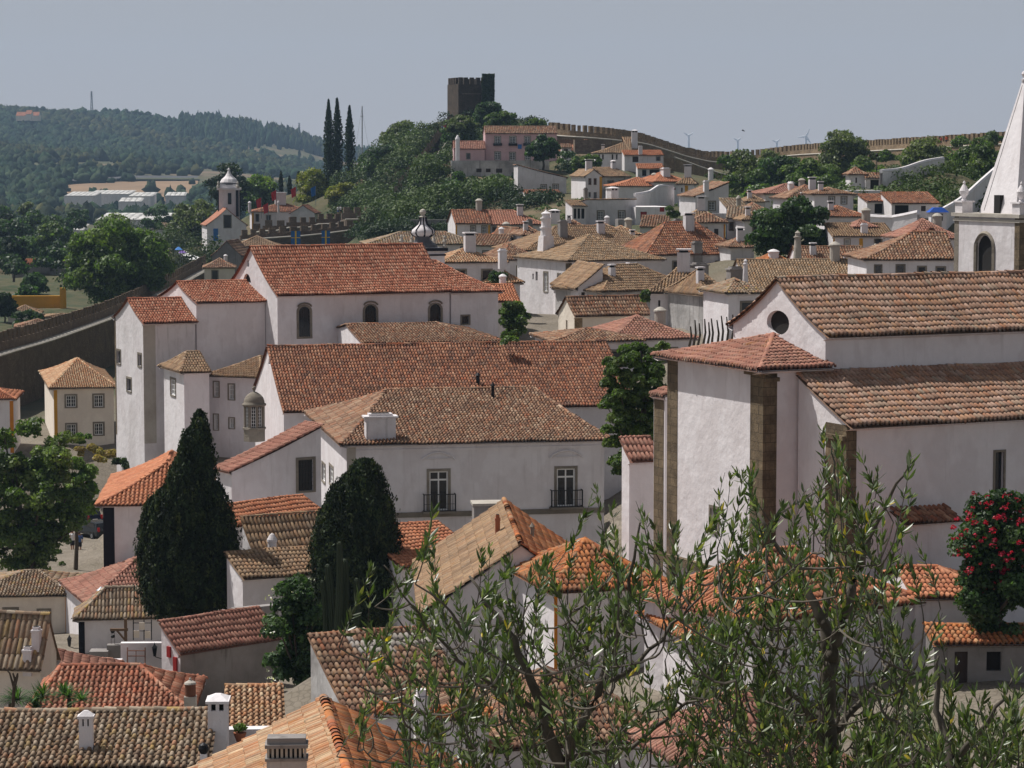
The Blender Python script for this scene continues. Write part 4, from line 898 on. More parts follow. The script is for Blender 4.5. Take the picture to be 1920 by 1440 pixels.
# ================================================================ middle town
def hs_(label,A,a,**k):
    k.setdefault('yb',A[1]+60*200/A[2]+30); k.setdefault('p',.25 if A[2]<300 else .34); k.setdefault('q',.42 if A[2]<300 else .5); k.setdefault('tm','tile_lichen' if A[2]<300 else 'tile_old'); hh_=int(A[0]*7+A[1]*3)%7
    if k.get('pal','tan')=='tan': k['pal']=['tan','old','grimy','tan','rose','old','tan'][hh_]
    if k.get('wall','white')=='white' and hh_%2 and A[2]>150 and 'warehouse' not in k.get('name',''): k['wall']='worn'
    nm=k.pop('name','town_house'); auto=nm=='town_house' and 180<A[2]<480
    if auto and not k.get('wins') and 'xr' in k and k['xr']-A[0]>2.6*F/A[2]:
        s_=F/A[2]; W_=k['xr']-A[0]; k['wins']=[('f',A[0]+W_*f_-.4*s_,A[1]+.75*s_,A[0]+W_*f_+.4*s_,A[1]+1.85*s_,'w' if hh_%2 else 's') for f_ in ((.3,.72) if W_>4.5*s_ else (.5,))]
    h=house(nm,label,A,a,**k)
    if auto and hh_ in(0,1,3,4,6) and not k.get('roof','').startswith('shed'):
        roofchim(h,[.25,.7,.4,.6,.8,.3,.55][hh_],[.3,.45,.35,.6,.4,.5,.3][(hh_*3)%7],.55+.08*hh_,1.1+.12*hh_,['box','round','box','box','round','box','box'][hh_],['worn','white','grey','worn','mortar','white','worn'][hh_])
    return h
h31=hs_('tall white house with stone quoins, weathered left wall and round tower chimney',(1066,489,250),25,name='tall_house',xr=1240,xl=970,yb=655,yr=441,roof='hip',wall='worn',
  wins=[('l',1004,509,1008,526,'sd'),('l',1020,511,1027,546,'w'),('l',1046,514,1051,541,'w'),('l',1046,557,1051,576,'w'),('l',998,513,1001,524,'hole')],bands=[('l',1061,1066.4,'stone_quoin'),('f',1065.6,1072,'stone_quoin')],pal='sand')
chimney(h31,1024,393,470,26,'tower','white'); chimney(h31,1184,492,512,20,'box','worn',Y=249.5)
h32=hs_('house with wide hipped roof just behind the tall white house',(985,470,285),18,xr=1255,D=11,yr=424,roof='hip'); chimney(h32,1055,412,446,15,'box','grey')
h32b=hs_('low roof left of the round tower chimney',(945,487,272),20,xr=1010,D=8,yr=455,roof='hip',wall='white')
h33=hs_('house with big steep brown pyramid roof in the middle of the town',(1212,478,275),18,xr=1404,D=10.5,yr=417,roof='hip',pal='brown',kl=4.2,kr=4.2)
chimney(h33,1307,452,488,16,'box','grey'); chimney(h33,1270,410,432,14,'box','grey',Y=290)
h34=hs_('house with two dark windows and a long grey stained side wall',(1084,541,238),14,xr=1130,D=9,yr=497,roof='shedl',wall='white',wins=[('f',1090,548,1097,566,'sd'),('f',1110,551,1117,569,'sd')],yb=600,rise=2.2)
h34b=hs_('long grey stained house with tan roof behind the chapel',(1130,546,236),32,xr=1305,D=8,yr=497,roof='hip',wall='dirty',yb=600,wins=[('f',1207,533,1212,543,'hole')])
h35=hs_('cream chapel with rough stone quoins and speckled roof in a small court',(1077,592,215),20,name='chapel',xr=1218,xl=1047,yb=648,yr=573,roof='gx',wall='cream',pal='old',bands=[('f',1077,1092,'stone_warm')],
  wins=[('l',1061,600,1064,625,'sd')],rise=1.5)
h36=hs_('white house with two tall windows and dirty right wall below the pyramid roof',(1219,548,212),-8,xr=1323,D=8,yb=610,yr=496,roof='hip',wall='white',wins=[('f',1234,563,1238,575,'sd'),('f',1265,570,1278,592,'s'),('f',1303,573,1313,592,'w')])
h36b=hs_('pale block with mould streaks right of the house with two tall windows',(1323,553,205),22,xr=1368,D=7,yb=620,yr=505,roof='hip',wall='dirty')
h37=hs_('white house with small hipped roof and slim round chimney left of the nave',(1366,549,192),14,xr=1436,D=6,yb=650,yr=523,roof='hip',wall='white')
chimney(h37,1398,485,528,12,'cone','worn'); chimney(h37,1379,500,530,26,'box','grey',Y=197); chimney(h36b,1312,492,522,26,'box','grey',Y=215)
h38=hs_('broad tan roof in front of the bell tower behind the nave ridge',(1405,545,212),4,xr=1640,D=13,yr=488,roof='gx',pal='sand')
h39=hs_('house with long ochre roof and tapered round chimney at its left end',(1500,497,238),6,xr=1628,D=6,yr=463,roof='gx',pal='old'); chimney(h39,1496,432,492,18,'cone','mortar',Y=238)
h39b=hs_('small orange roof with white round vent left of the tapered chimney',(1432,500,240),12,xr=1498,D=6,yr=474,roof='hip',pal='fire'); chimney(h39b,1451,467,487,20,'round','white')
h40=hs_('white house with four square dark windows in a row left of the bell tower',(1625,486,203),2,xr=1792,D=9,yb=560,yr=436,roof='hip',hr=False,kl=4.5,wall='white',pal='old',
  wins=[('f',1641,498,1652,518,'s'),('f',1682,498,1695,519,'s'),('f',1722,501,1735,519,'s'),('f',1757,502,1771,519,'s')])
h41=hs_('white house with yellow corner strips and tan shed roof',(1562,443,252),0,xr=1676,D=7,yb=490,yr=419,roof='shedf',wall='worn',wins=[('f',1584,449,1593,463,'w'),('f',1641,448,1652,470,'s')],bands=[('f',1562,1565,'yellow'),('f',1611,1618,'yellow'),('f',1668,1676,'yellow')])
chimney(h41,1621,418,440,12,'box','white'); chimney(h41,1650,457,475,22,'box','mortar',Y=246)
h42=hs_('low tan roof with a small chimney directly left of the bell tower',(1706,447,238),8,xr=1800,D=8,yb=500,yr=411,roof='hip',pal='tan'); chimney(h42,1746,427,440,12,'box','rust')
h43=hs_('white house with brown four sided roof right of the round dark tree',(1548,406,272),6,xr=1624,D=8,yb=450,yr=386,roof='hip',wall='white',pal='brown')
h43b=hs_('long white parapet house behind the four sided brown roof',(1480,372,300),8,xr=1570,D=8,yb=430,yr=347,roof='hip',wall='white',pal='old'); chimney(h43b,1483,340,358,9,'round','white')
h43c=hs_('house with trellis windows above the round dark tree',(1527,364,288),4,xr=1600,D=7,yb=405,yr=352,roof='hip',wall='white',pal='old',wins=[('f',1555,369,1564,382,'w'),('f',1578,369,1587,382,'w')])
h44=hs_('small white house with tiled porch high in the right garden',(1595,327,330),0,name='garden_house',xr=1622,D=5,yb=356,yr=314,roof='hip',wall='white',wins=[('f',1604,333,1607,343,'sd')])
hs_('small tiled porch beside the white garden house',(1623,334,329),0,name='garden_house',xr=1652,D=3,yb=356,yr=324,roof='shedf',wall='white',wins=[('f',1632,336,1648,354,'hole')])
h45=hs_('open porch with brown tiles and dark doorway in the rocky garden',(1626,378,300),8,name='porch_house',xr=1672,D=4,yb=402,yr=364,roof='shedf',wall='white',pal='brown',wins=[('f',1640,382,1655,400,'hole')])
h45b=hs_('porch house with wide brown roof above the blue gate roof',(1672,381,296),6,name='porch_house',xr=1760,D=5,yb=405,yr=361,roof='shedf',wall='white',pal='brown',wins=[('f',1678,384,1704,403,'hole'),('f',1727,386,1736,396,'sd')])
# between chapel and convent ridge
h50=hs_('brown roof low in front of the cream chapel',(1040,640,190),10,xr=1200,D=8,yb=690,yr=616,roof='hip',pal='old')
h51=hs_('tan hipped roof behind the stumps right of the chapel',(1150,636,195),14,xr=1300,D=9,yb=690,yr=592,roof='hip',pal='tan')
h52=hs_('orange roof strip between the left church and the tall white house',(925,565,225),10,xr=972,D=7,yb=640,yr=534,roof='gx',pal='orange',tm='tile_new')
h53=hs_('small tan roof right of the red chancel with a tree before it',(915,530,240),12,xr=975,D=6,yb=600,yr=500,roof='hip',pal='pale')
h54=hs_('house with bright pale orange roof and white chimney behind the chancel',(830,492,240),14,xr=945,D=7,yb=560,yr=466,roof='hip',pal='pale',wall='white'); chimney(h54,942,466,492,14,'box','white',Y=236)
h55=hs_('long low white house with brown roof behind the domed belfry',(690,458,330),8,xr=905,D=9,yb=500,yr=435,roof='hip',wall='white',pal='tan',wins=[('f',863,462,869,470,'hole')])
h56=hs_('white house with dark roof under the pair of orange topped houses',(880,460,315),-10,xr=945,D=9,yb=490,yr=440,roof='gx',wall='worn')
h57=hs_('long house with brown roof and yellow corner strip left of the orange roofed one',(854,419,345),8,xr=919,D=9,yb=452,yr=394,roof='gx',wall='white',pal='brown',wins=[('f',883,424,891,437,'w'),('f',904,424,912,437,'w')],bands=[('f',854,857,'yellow'),('f',915,919,'yellow')])
h58=hs_('house with plain orange roof between two grey chimneys',(920,421,347),8,xr=1022,D=9,yb=455,yr=395,roof='hip',hl=False,wall='white',pal='salmon',wins=[('f',925,427,934,433,'s'),('f',950,427,957,434,'s')])
chimney(h58,993,411,446,10,'box','grey',Y=338); chimney(h57,1040,392,412,17,'vent','worn',Y=352)
h59=hs_('small white gable house with grey window between grey chimneys',(963,452,320),20,xr=985,D=8,yb=478,yr=428,roof='gy',wall='white',wins=[('f',970,438,975,447,'s')])
h59b=hs_('small weathered gable house with orange roof in the middle distance',(930,447,325),12,xr=965,D=6,yb=470,yr=431,roof='hip',wall='dirty',pal='fire')
h60=hs_('long whitewashed house with flaking wall and pillared corner gallery',(1098,386,350),30,xr=1192,D=5,yb=425,yr=360,roof='shedb',rise=.9,wall='worn')
g60=hs_('pillared white corner gallery at the left end of the flaking house',(1073,386,348),12,name='gallery',xr=1099,D=4,yb=425,yr=376,roof='shedf',wall='white',wins=[('f',1076,391,1081,410,'hole'),('f',1083,391,1088,410,'hole'),('f',1090,391,1096,410,'hole')])
chimney(h60,1098,352,378,6,'box','grey',Y=352); chimney(h60,1149,350,367,16,'vent','worn',Y=358)
h61=hs_('white house with yellow corner strip and two floors of blue windows',(1098,331,420),10,xr=1129,D=12,yb=378,yr=318,roof='gy',wall='white',bands=[('f',1124,1129,'yellow')],wins=[('f',1104,335,1108,346,'s'),('f',1114,335,1118,346,'s'),('f',1104,361,1107,369,'s'),('f',1114,361,1118,371,'s')])
h61b=hs_('flaking side wing behind the yellow corner strip house',(1129,331,421),24,xr=1182,D=6,yb=372,yr=314,roof='shedf',wall='dirty'); chimney(h61b,1150,300,318,8,'vent','white')
h62=hs_('white house with flat orange hipped roof and white framed window',(1151,349,400),6,xr=1256,D=9,yb=384,yr=333,roof='hip',wall='white',pal='orange',wins=[('f',1232,352,1242,364,'w')])
h63=hs_('stepped white house with red door on the curved white terrace',(1192,388,352),14,name='terrace_house',xr=1262,D=8,yb=425,yr=362,roof='flat',wall='white',wins=[('f',1201,397,1213,412,'door_red'),('f',1237,384,1246,397,'door_red')])
h64=hs_('white house with tan roof and small orange roofs above the curved terrace',(1200,425,330),-6,xr=1252,D=6,yb=450,yr=404,roof='shedf',wall='white',pal='tan')
h65=hs_('white house with bright orange roof and slanting chimney under the wall',(1228,341,400),20,xr=1290,D=8,yb=385,yr=322,roof='hip',wall='white',pal='orange',wins=[('f',1254,352,1260,374,'door_red'),('f',1262,352,1267,356,'door_red')]); chimney(h65,1248,314,333,14,'box','white')
h66=hs_('house with yellow corner and long pale side wall at the foot of the town wall',(1271,345,370),-6,xr=1302,D=8,yb=392,yr=328,roof='hip',wall='white',bands=[('f',1284,1290,'yellow')],wins=[('f',1277,352,1280,360,'sd'),('f',1290,371,1294,384,'s'),('f',1297,373,1300,384,'s')])
h66b=hs_('white house with large blank pale wall right of the yellow corner',(1304,368,345),12,xr=1366,D=8,yb=402,yr=332,roof='shedl',rise=1.9,wall='worn'); chimney(h66b,1324,338,362,9,'box','white'); chimney(h66b,1333,314,330,10,'round','white',Y=372)
h67=hs_('white house with flower pots under two barred windows and a blue corner',(1362,409,305),-8,xr=1404,D=8,yb=452,yr=388,roof='gx',wall='white',bands=[('f',1360,1363,'blue')],wins=[('f',1368,417,1375,432,'s'),('f',1386,417,1393,432,'s')])
h68=hs_('long white house with two dark windows left of the blue corner',(1292,417,300),-4,xr=1360,D=8,yb=450,yr=398,roof='hip',wall='white',bands=[('f',1357,1360,'orange')],wins=[('f',1318,427,1326,433,'s'),('f',1339,429,1347,443,'sd')])
h69=hs_('white house behind the round tree with a thin chimney on its roof',(1405,396,318),6,xr=1440,D=8,yb=430,yr=380,roof='hip',wall='white')
h70=hs_('white house with long slanting roof and white chimney above the round tree',(1435,363,345),10,xr=1540,D=8,yb=400,yr=345,roof='hip',wall='white',pal='tan'); chimney(h70,1483,340,356,10,'box','white')
h71=hs_('small low house with pergola and grey round chimney',(1362,388,330),4,xr=1400,D=6,yb=405,yr=372,roof='shedf',wall='white',wins=[('f',1364,389,1378,400,'hole')]); chimney(h71,1385,366,397,9,'round','mortar',Y=328)
h72=hs_('small house with tan roof right of the thin round chimney',(1403,378,345),8,xr=1436,D=6,yb=400,yr=366,roof='hip',wall='white',wins=[('f',1411,382,1415,388,'s')])
hs_('low white house with tan roof directly above the long white house',(1288,408,322),-3,xr=1338,D=7,yb=430,yr=391,roof='hip')
hs_('white house wall with tan roof against the left side of the round tree',(1396,413,298),4,xr=1442,D=7,yb=455,yr=398,roof='hip')
hs_('small ruined house with brown roof below the pillared gallery',(1060,427,332),6,xr=1098,D=5,yb=450,yr=413,roof='hip',wall='dirty',pal='old')
hs_('low tan roof lying in front of the flaking wall',(1106,432,322),4,xr=1160,D=6,yb=455,yr=417,roof='hip',wall='worn')
hs_('small orange tan roof just left of the steep brown pyramid',(1150,440,305),12,xr=1200,D=6,yb=460,yr=424,roof='hip',wall='white',pal='pale')
hs_('narrow roofed house between the round tower chimney and grey chimney',(984,441,314),14,xr=1018,D=6,yb=470,yr=424,roof='hip',pal='old')
hs_('small brown roof below the flower pot windows',(1370,463,272),8,xr=1414,D=6,yb=490,yr=447,roof='hip',pal='old')
hs_('low white house beside the left foot of the steep brown pyramid',(1180,455,292),10,xr=1225,D=5,yb=475,yr=443,roof='hip',wall='white')
hs_('white terrace below the high garden house',(1590,357,318),0,name='garden_terrace',cat='terrace',xr=1654,D=4,yb=372,roof='flat',wall='white')
hs_('square grey block chimney with cornice beside the flaking house',(1159,411,333),10,name='chimney_block',cat='chimney',xr=1184,D=1.8,yb=445,roof='flat',wall='grey')
hs_('low white wall at the foot of the big blank pale wall',(1300,400,326),2,name='garden_wall',cat='garden wall',xr=1364,D=.5,yb=415,roof='flat',wall='white')
hs_('white house with tan roof between garden wall and four sided brown roof',(1606,426,256),4,xr=1640,D=5,yb=450,yr=412,roof='hip',wall='white')
hs_('small tan roof tucked behind the right side of the round tree',(1500,385,292),6,xr=1550,D=6,yb=410,yr=373,roof='hip',wall='white')
a=P(1644,326,322); rt=empty('lamp_post',a,'dark slender lamp post standing behind the garden house porch','lamp post'); m=MB(); b=P(1644,294,322); m.tube([a,b],[.07,.05],6); m.build('pole',MATS['iron'],rt); m=MB(); m.lathe(b,[(.1,0),(.22,.3),(.08,.42),(.02,.5)],8); m.build('lamp_head',MATS['iron'],rt)
# upper slope
pk=hs_('pink two storey manor house with six framed windows below the castle',(910,250,500),4,name='pink_manor',xr=1044,D=7,xl=None,yb=302,yr=237,roof='gx',wall='pink',
  wins=[('f',928,256,938,269,'w'),('f',956,256,967,269,'w'),('f',984,256,994,269,'w'),('f',928,285,938,299,'w'),('f',956,286,966,300,'w'),('f',985,286,994,300,'w')])
for x in(933,961.5,989):
    m=MB(); a=on(pk,'f',x,271,.35); m.box(a,(1.7,.6,.5),R(4)); m.build('window_box',MATS['iron'],pk.o)
m=MB(); a=on(pk,'f',974.5,275,.05); m.box(a,(.75,.08,.85),R(4)); m.build('wall_tile_panel',MATS['poster_blue'],pk.o)
an=hs_('low pink wing with tile roof and white chimney at the left of the pink manor',(851,279,498),4,name='pink_wing',xr=909,D=5,yb=302,yr=265,roof='gx',wall='pink',wins=[('f',875,288,881,298,'s')]); chimney(an,858,253,299,8,'round','white',Y=494)
hs_('long grey streaked retaining wall in front of the pink manor',(846,301,490),4,name='retaining_wall',cat='retaining wall',xr=1030,D=1.5,yb=335,roof='flat',wall='dirty',wins=[('f',893,316,903,323,'sd'),('f',911,316,920,323,'sd'),('f',930,316,942,324,'sd'),('f',985,316,995,323,'sd')])
hs_('small white shed with dark door right of the pink manor',(1053,277,495),2,name='shed',cat='shed',xr=1071,D=3,yb=302,yr=270,roof='shedf',wall='worn',wins=[('f',1057,279,1065,298,'sd')])
h73=hs_('white house with large dark grey brown roof below the battlements',(1116,287,470),0,xr=1180,D=13,yb=320,yr=257,roof='hip',wall='white',pal='tan',wins=[('f',1122,289,1125,299,'sd'),('f',1129,289,1132,299,'sd'),('f',1147,289,1150,299,'sd'),('f',1155,289,1158,299,'sd')],kl=8,hr=True,kr=1)
chimney(h73,1190,243,272,11,'vent','white',Y=474)
h74=hs_('pale house with small orange roof and grey door right of the dark roofed one',(1171,291,462),2,xr=1244,D=6,yb=320,yr=282,roof='shedf',wall='white',pal='orange',wins=[('f',1186,291,1197,304,'sd'),('f',1231,291,1237,301,'s')]); chimney(h74,1201,273,292,7,'box','white')
hs_('orange porch roof on white posts under the pale house',(1196,316,455),2,name='porch_house',xr=1244,D=4,yb=335,yr=307,roof='shedf',wall='white',pal='orange',wins=[('f',1204,318,1212,330,'hole'),('f',1218,318,1236,330,'hole')])
h75=hs_('white single slope house with two square windows below the pink manor',(971,333,440),8,xr=1062,D=5,yb=364,roof='shedr' ,rise=2.2,wall='white',wins=[('f',1015,347,1024,357,'w'),('f',1037,346,1046,355,'w')])
hs_('low tile roof in front of the white single slope house',(984,363,430),6,name='shed',cat='shed',xr=1050,D=3,yb=372,yr=356,roof='shedf',wall='white',pal='brown')
h76=hs_('brown roofed house with raking stone wall under the battlements',(1066,283,520),12,xr=1150,D=9,yb=310,yr=262,roof='hip',wall='grey',pal='brown')
for (lab,pts,w_) in (('white curved parapet wall above the red doors of the terrace house',[(1190,366,362),(1215,362,364),(1236,350,368),(1262,352,372)],36),('curved white garden wall behind the rocky garden',[(1652,322,325),(1690,318,330),(1730,305,335),(1768,298,342)],28),
   ('white garden wall climbing diagonally behind the bell tower',[(1768,394,292),(1800,375,300),(1840,340,310),(1880,305,320)],60),
   ('white courtyard wall with curved top left of the blue gate roof',[(1622,406,268),(1680,408,266),(1700,404,265),(1722,399,264)],48)):
    a=P(*pts[0]); root=empty('garden_wall',(a[0],a[1],a[2]-3),lab,'garden wall'); ln=smoothline([P(*q_) for q_ in pts],1.5); m=MB(); dp=w_/F*pts[0][2]
    for i in range(len(ln)-1):
        p_,q_=ln[i],ln[i+1]; d=(q_-p_); nn=np.array([d[1],-d[0],0]); nn=nn/np.linalg.norm(nn)*.2
        A_,B_=p_+nn,q_+nn; C_,D_=q_-nn,p_-nn; lo=lambda v:(v[0],v[1],v[2]-dp); m.poly([lo(A_),lo(B_),B_,A_]); m.poly([A_,B_,C_,D_]); m.poly([lo(C_),lo(D_),D_,C_])
        if i%3==0: GCP.append((p_[0],p_[1]-1,p_[2]-dp+.5,.8))
    m.build('wall',MATS['white'],root); m=MB(); m.tube([q_+np.array([0,0,.05]) for q_ in ln],.28,6); m.build('coping',MATS['white'],root)
q_=P(1758,398,262); bg_=empty('gate_shrine',(q_[0],q_[1],q_[2]-3),'small white gateway with a bright blue tiled roof left of the bell tower','gateway'); m=MB(); m.box((q_[0],q_[1],q_[2]-1.4),(1.6,1,2.9),.1); m.build('wall',MATS['white'],bg_); m=MB(); m.box((q_[0],q_[1],q_[2]+.25),(2.1,1.4,.5),.1,(.45,.45)); m.build('roof',MATS['blue'],bg_)
m=MB(); m.box((q_[0]+.05,q_[1]-.5,q_[2]-.5),(.8,.1,.7),.1); m.build('niche',MATS['dark'],bg_)
# belfry dome of the church behind the left church
q_=P(793,470,232); s_=F/232; bf=empty('domed_belfry',(q_[0],q_[1],q_[2]-4),'black and white onion domed belfry with ball finial rising behind the left church','belfry')
m=MB(); m.box((q_[0],q_[1],q_[2]-1.5),(3.1,3.1,3.6),R(20)); m.build('wall',MATS['white'],bf); m=MB(); m.box((q_[0],q_[1],q_[2]+.15),(3.6,3.6,.28),R(20)); m.box((q_[0],q_[1],q_[2]-.35),(3.3,3.3,.15),R(20)); m.build('cornice',MATS['black'],bf)
m=MB(); m.lathe((q_[0],q_[1],q_[2]+.28),[(1.35,0),(1.3,.25),(.95,.45),(.72,.75),(.7,1.0)],8,.2); m.build('drum',MATS['lead'],bf)
pr=[(.7,1.02),(.95,1.15),(1.08,1.35),(1.02,1.6),(.72,1.85),(.42,2.1),(.3,2.45),(.27,2.75)]; m=MB(); m.lathe((q_[0],q_[1],q_[2]+.28),pr,16,.2); dm=m.build('dome',MATS['white'],bf,smooth=True)
for k in range(8):
    t=.2+k*math.pi/4; m=MB(); m.tube([(q_[0]+(r_+.02)*math.cos(t),q_[1]+(r_+.02)*math.sin(t),q_[2]+.28+z_) for r_,z_ in pr],.075,4); m.build('rib',MATS['black'],dm)
m=MB(); m.lathe((q_[0],q_[1],q_[2]+3.0),[(.3,0),(.36,.06),(.2,.12),(.16,.25),(.27,.35),(.3,.5),(.22,.68),(.03,.78)],12); m.build('finial',MATS['mortar'],bf)
for k in range(4):
    t=R(65+90*k); m=MB(); m.lathe((q_[0]+2.2*math.cos(t),q_[1]+2.2*math.sin(t),q_[2]+.25),[(.2,0),(.22,.25),(.1,.35),(.22,.6),(.1,.85),(.14,1.0),(.02,1.2)],8); m.build('pinnacle',MATS['mortar'],bf)
# small church with bell tower far left
ch=hs_('small white gabled chapel with large barred window and poster beside the bell tower far left',(388,423,545),12,name='gate_church',cat='church',xr=462,D=12,yb=475,yr=391,roof='gy',wall='white',pal='salmon',p=.34,wins=[('f',420,404,433,427,'s')])
m=MB(); a=on(ch,'f',404.5,440,.1); m.box(a,(1.0,.1,2.6),R(12)); m.build('poster',MATS['poster_blue'],ch.o)
q_=P(430,396,556); tw=empty('chapel_bell_tower',(q_[0],q_[1],q_[2]-4),'slim white bell tower with black corner pilasters and white onion cap far left','bell tower'); W_=4.3; zt=Zof(356,556)
for nm,mt_,sx,zz0,zz1 in (('wall','white',W_,q_[2]-4,zt),):
    m=MB(); m.box((q_[0],q_[1],(zz0+zz1)/2),(sx,sx,zz1-zz0),R(5)); m.build(nm,MATS[mt_],tw)
for sx in(-1,1):
    for sy in (-1,1): m=MB(); m.box((q_[0]+sx*1.95,q_[1]+sy*1.95,(q_[2]-1+zt)/2),(.6,.6,zt-q_[2]+1.2),R(5)); m.build('corner_pilaster',MATS['black'],tw)
m=MB(); m.box((q_[0],q_[1],zt+.2),(5.2,5.2,.45),R(5)); m.box((q_[0],q_[1],zt+.85),(4.1,4.1,.8),R(5),(.9,.9)); m.build('cornice',MATS['white'],tw)
m=MB(); m.lathe((q_[0],q_[1],zt+1.2),[(1.9,0),(1.95,.5),(1.6,1.1),(.9,1.7),(.5,2.3),(.25,2.9),(.3,3.2),(.05,3.6)],12); m.build('onion_cap',MATS['white'],tw)
m=MB(); m.lathe((q_[0],q_[1],zt+1.15),[(2.05,0),(2.1,.2),(2.0,.3)],12); m.build('black_moulding',MATS['black'],tw)
m=MB(); a=P(430,372,553.3); zz=[Zof(383,553.3),Zof(362,553.3)]; m.box((a[0],q_[1]-2.2,(zz[0]+zz[1])/2),(.75,.15,zz[1]-zz[0]),R(5)); m.build('belfry_opening',MATS['dark'],tw)
for sx in(-1,1): m=MB(); m.lathe((q_[0]+sx*2.1,q_[1]-2.1,zt+.4),[(.35,0),(.4,.4),(.2,.8),(.3,1.1),(.03,1.6)],8); m.build('pinnacle',MATS['mortar'],tw)
hs_('grey rendered gable shed in front of the far left chapel',(398,480,470),-8,name='shed',cat='shed',xr=452,D=9,yb=520,yr=452,roof='gy',wall='grey',pal='tan')
hs_('small house with brown roof beside the market, left of the church gable',(383,502,430),6,xr=440,D=7,yb=540,yr=484,roof='hip',wall='cream',pal='tan',wins=[('f',398,508,408,525,'s')])
hs_('low brown roofs between the shed and the flag wall',(440,462,480),6,xr=525,D=9,yb=500,yr=442,roof='hip',wall='white',pal='tan')
h80=hs_('yellow and white house with hipped brown roof behind the merlons of the gate wall',(472,397,560),8,xr=590,D=12,yb=430,yr=382,roof='hip',wall='white',pal='brown',bands=[('f',472,476,'yellow')],wins=[('f',480,402,485,415,'s'),('f',500,404,507,415,'s')])
chimney(h80,525,360,382,20,'box','worn'); chimney(h80,468,377,394,6,'round','white',Y=552); chimney(h80,522,376,394,4,'round','white',Y=556)
hs_('white gable house end beside the brown hipped roof behind the gate wall',(545,400,558),-4,xr=590,D=8,yb=430,yr=385,roof='gy',wall='white',pal='brown')
# left valley buildings outside the wall
hs_('long building with orange roof and round dormers outside the left wall',(22,497,560),3,name='valley_building',cat='building',xr=112,D=10,yb=525,yr=486,roof='gx',wall='grey',pal='orange',tm='tile_new',p=.34)
hs_('ochre yellow garden wall with a square pillar outside the town wall',(22,555,420),5,name='yellow_wall',cat='garden wall',xr=118,D=1,yb=580,roof='flat',wall='yellow')
hs_('square yellow gate pillar at the end of the ochre wall',(112,540,418),5,name='gate_pillar',cat='pillar',xr=123,D=1,yb=580,roof='flat',wall='yellow')
hs_('low shed with pale tile roof below the ochre wall',(15,588,400),8,name='shed',cat='shed',xr=75,D=6,yb=605,yr=572,roof='hip',wall='cream',pal='tan')
hs_('long low shed with brown roof just outside the battlements',(30,614,380),10,name='shed',cat='shed',xr=110,D=7,yb=640,yr=598,roof='hip',wall='cream',pal='tan')
hs_('white shed with brown roof at the foot of the big green tree',(80,595,400),8,name='shed',cat='shed',xr=150,D=7,yb=620,yr=588,roof='hip',wall='white',pal='tan')
# ================================================================ castle keep
kb=P(862,150,600); kp=empty('castle_keep',(kb[0],kb[1],Zof(225,600)),'dark square castle keep with battlements and ivy on its right turret on the hilltop','castle tower')
m=MB(); U_=np.array([math.cos(R(18)),math.sin(R(18)),0]); V_=np.array([-U_[1],U_[0],0]); k0=P(862,158,600); zl=Zof(240,600); zt=k0[2]
def bxo(m,u0,u1,v0,v1,z0,z1):
    c_=k0+U_*(u0+u1)/2+V_*(v0+v1)/2; m.box((c_[0],c_[1],(z0+z1)/2),(u1-u0,v1-v0,z1-z0),R(18))
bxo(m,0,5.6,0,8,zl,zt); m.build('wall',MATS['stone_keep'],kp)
m=MB(); bxo(m,-.5,0.4,-.5,8.4,zl,zt+.1); m.build('corner_buttress',MATS['stone_keep'],kp)
m=MB(); bxo(m,5.2,7.9,-1.0,2.2,zl,zt+.9); tu=m.build('turret',MATS['stone_keep'],kp)
m=MB(); bxo(m,.5,5.1,-.15,0.02,zt-2.3,zt-2.1); m.build('ledge',MATS['stone'],kp)
for i,u in enumerate((-.45,1.0,2.5,4.0,5.3,6.8)):
    m=MB(); bxo(m,u,u+1.0,-.85 if u<0 else (-.1 if u<5 else -1.0),(-.25 if u<0 else .5),zt,zt+1.6); m.build('merlon',MATS['stone_keep'],kp)
for v in(1.4,3.2,5.0,6.8):
    m=MB(); bxo(m,-.5,.1,v,v+1,zt,zt+1.6); m.build('merlon',MATS['stone_keep'],kp)
    m=MB(); bxo(m,-.9+1.5*v/1.5,.1+1.5*v/1.5,7.4,8,zt,zt+1.5); m.build('merlon',MATS['stone_keep'],kp)
r=np.random.default_rng(5); n_=5200; t=r.random((n_,3)); C=k0+U_*(5.1+2.9*t[:,:1])+V_*(-1.05-.3*t[:,1:2])
C[:,2]=zl+(zt+2.4-zl)*t[:,2]; V,Q=leafquads(C,np.tile([0.2,-1,0.2],(n_,1)),.3,r); T=np.array(GREENS['dark'])[r.integers(0,4,n_)]*r.uniform(.8,1.6,n_)[:,None]
n2=1500; t=r.random((n2,3)); C2=k0+U_*(8.0+.25*t[:,:1])+V_*(-1.0+3.2*t[:,1:2]); C2[:,2]=zl+(zt+2.2-zl)*t[:,2]; V2,Q2=leafquads(C2,np.tile([1,-.2,0.2],(n2,1)),.3,r); T2=np.array(GREENS['dark'])[r.integers(0,4,n2)]
mesh_np('ivy',np.concatenate([V,V2]),np.concatenate([Q,Q2+len(V)]),MATS['leaf_dark'],kp,np.concatenate([np.repeat(T,4,0),np.repeat(T2,4,0)]))
GCP+= [(k0[0]+3,k0[1]+3,Zof(214,600),3),(k0[0]-4,k0[1],Zof(225,600),2),(k0[0]+12,k0[1],Zof(222,600),2)]
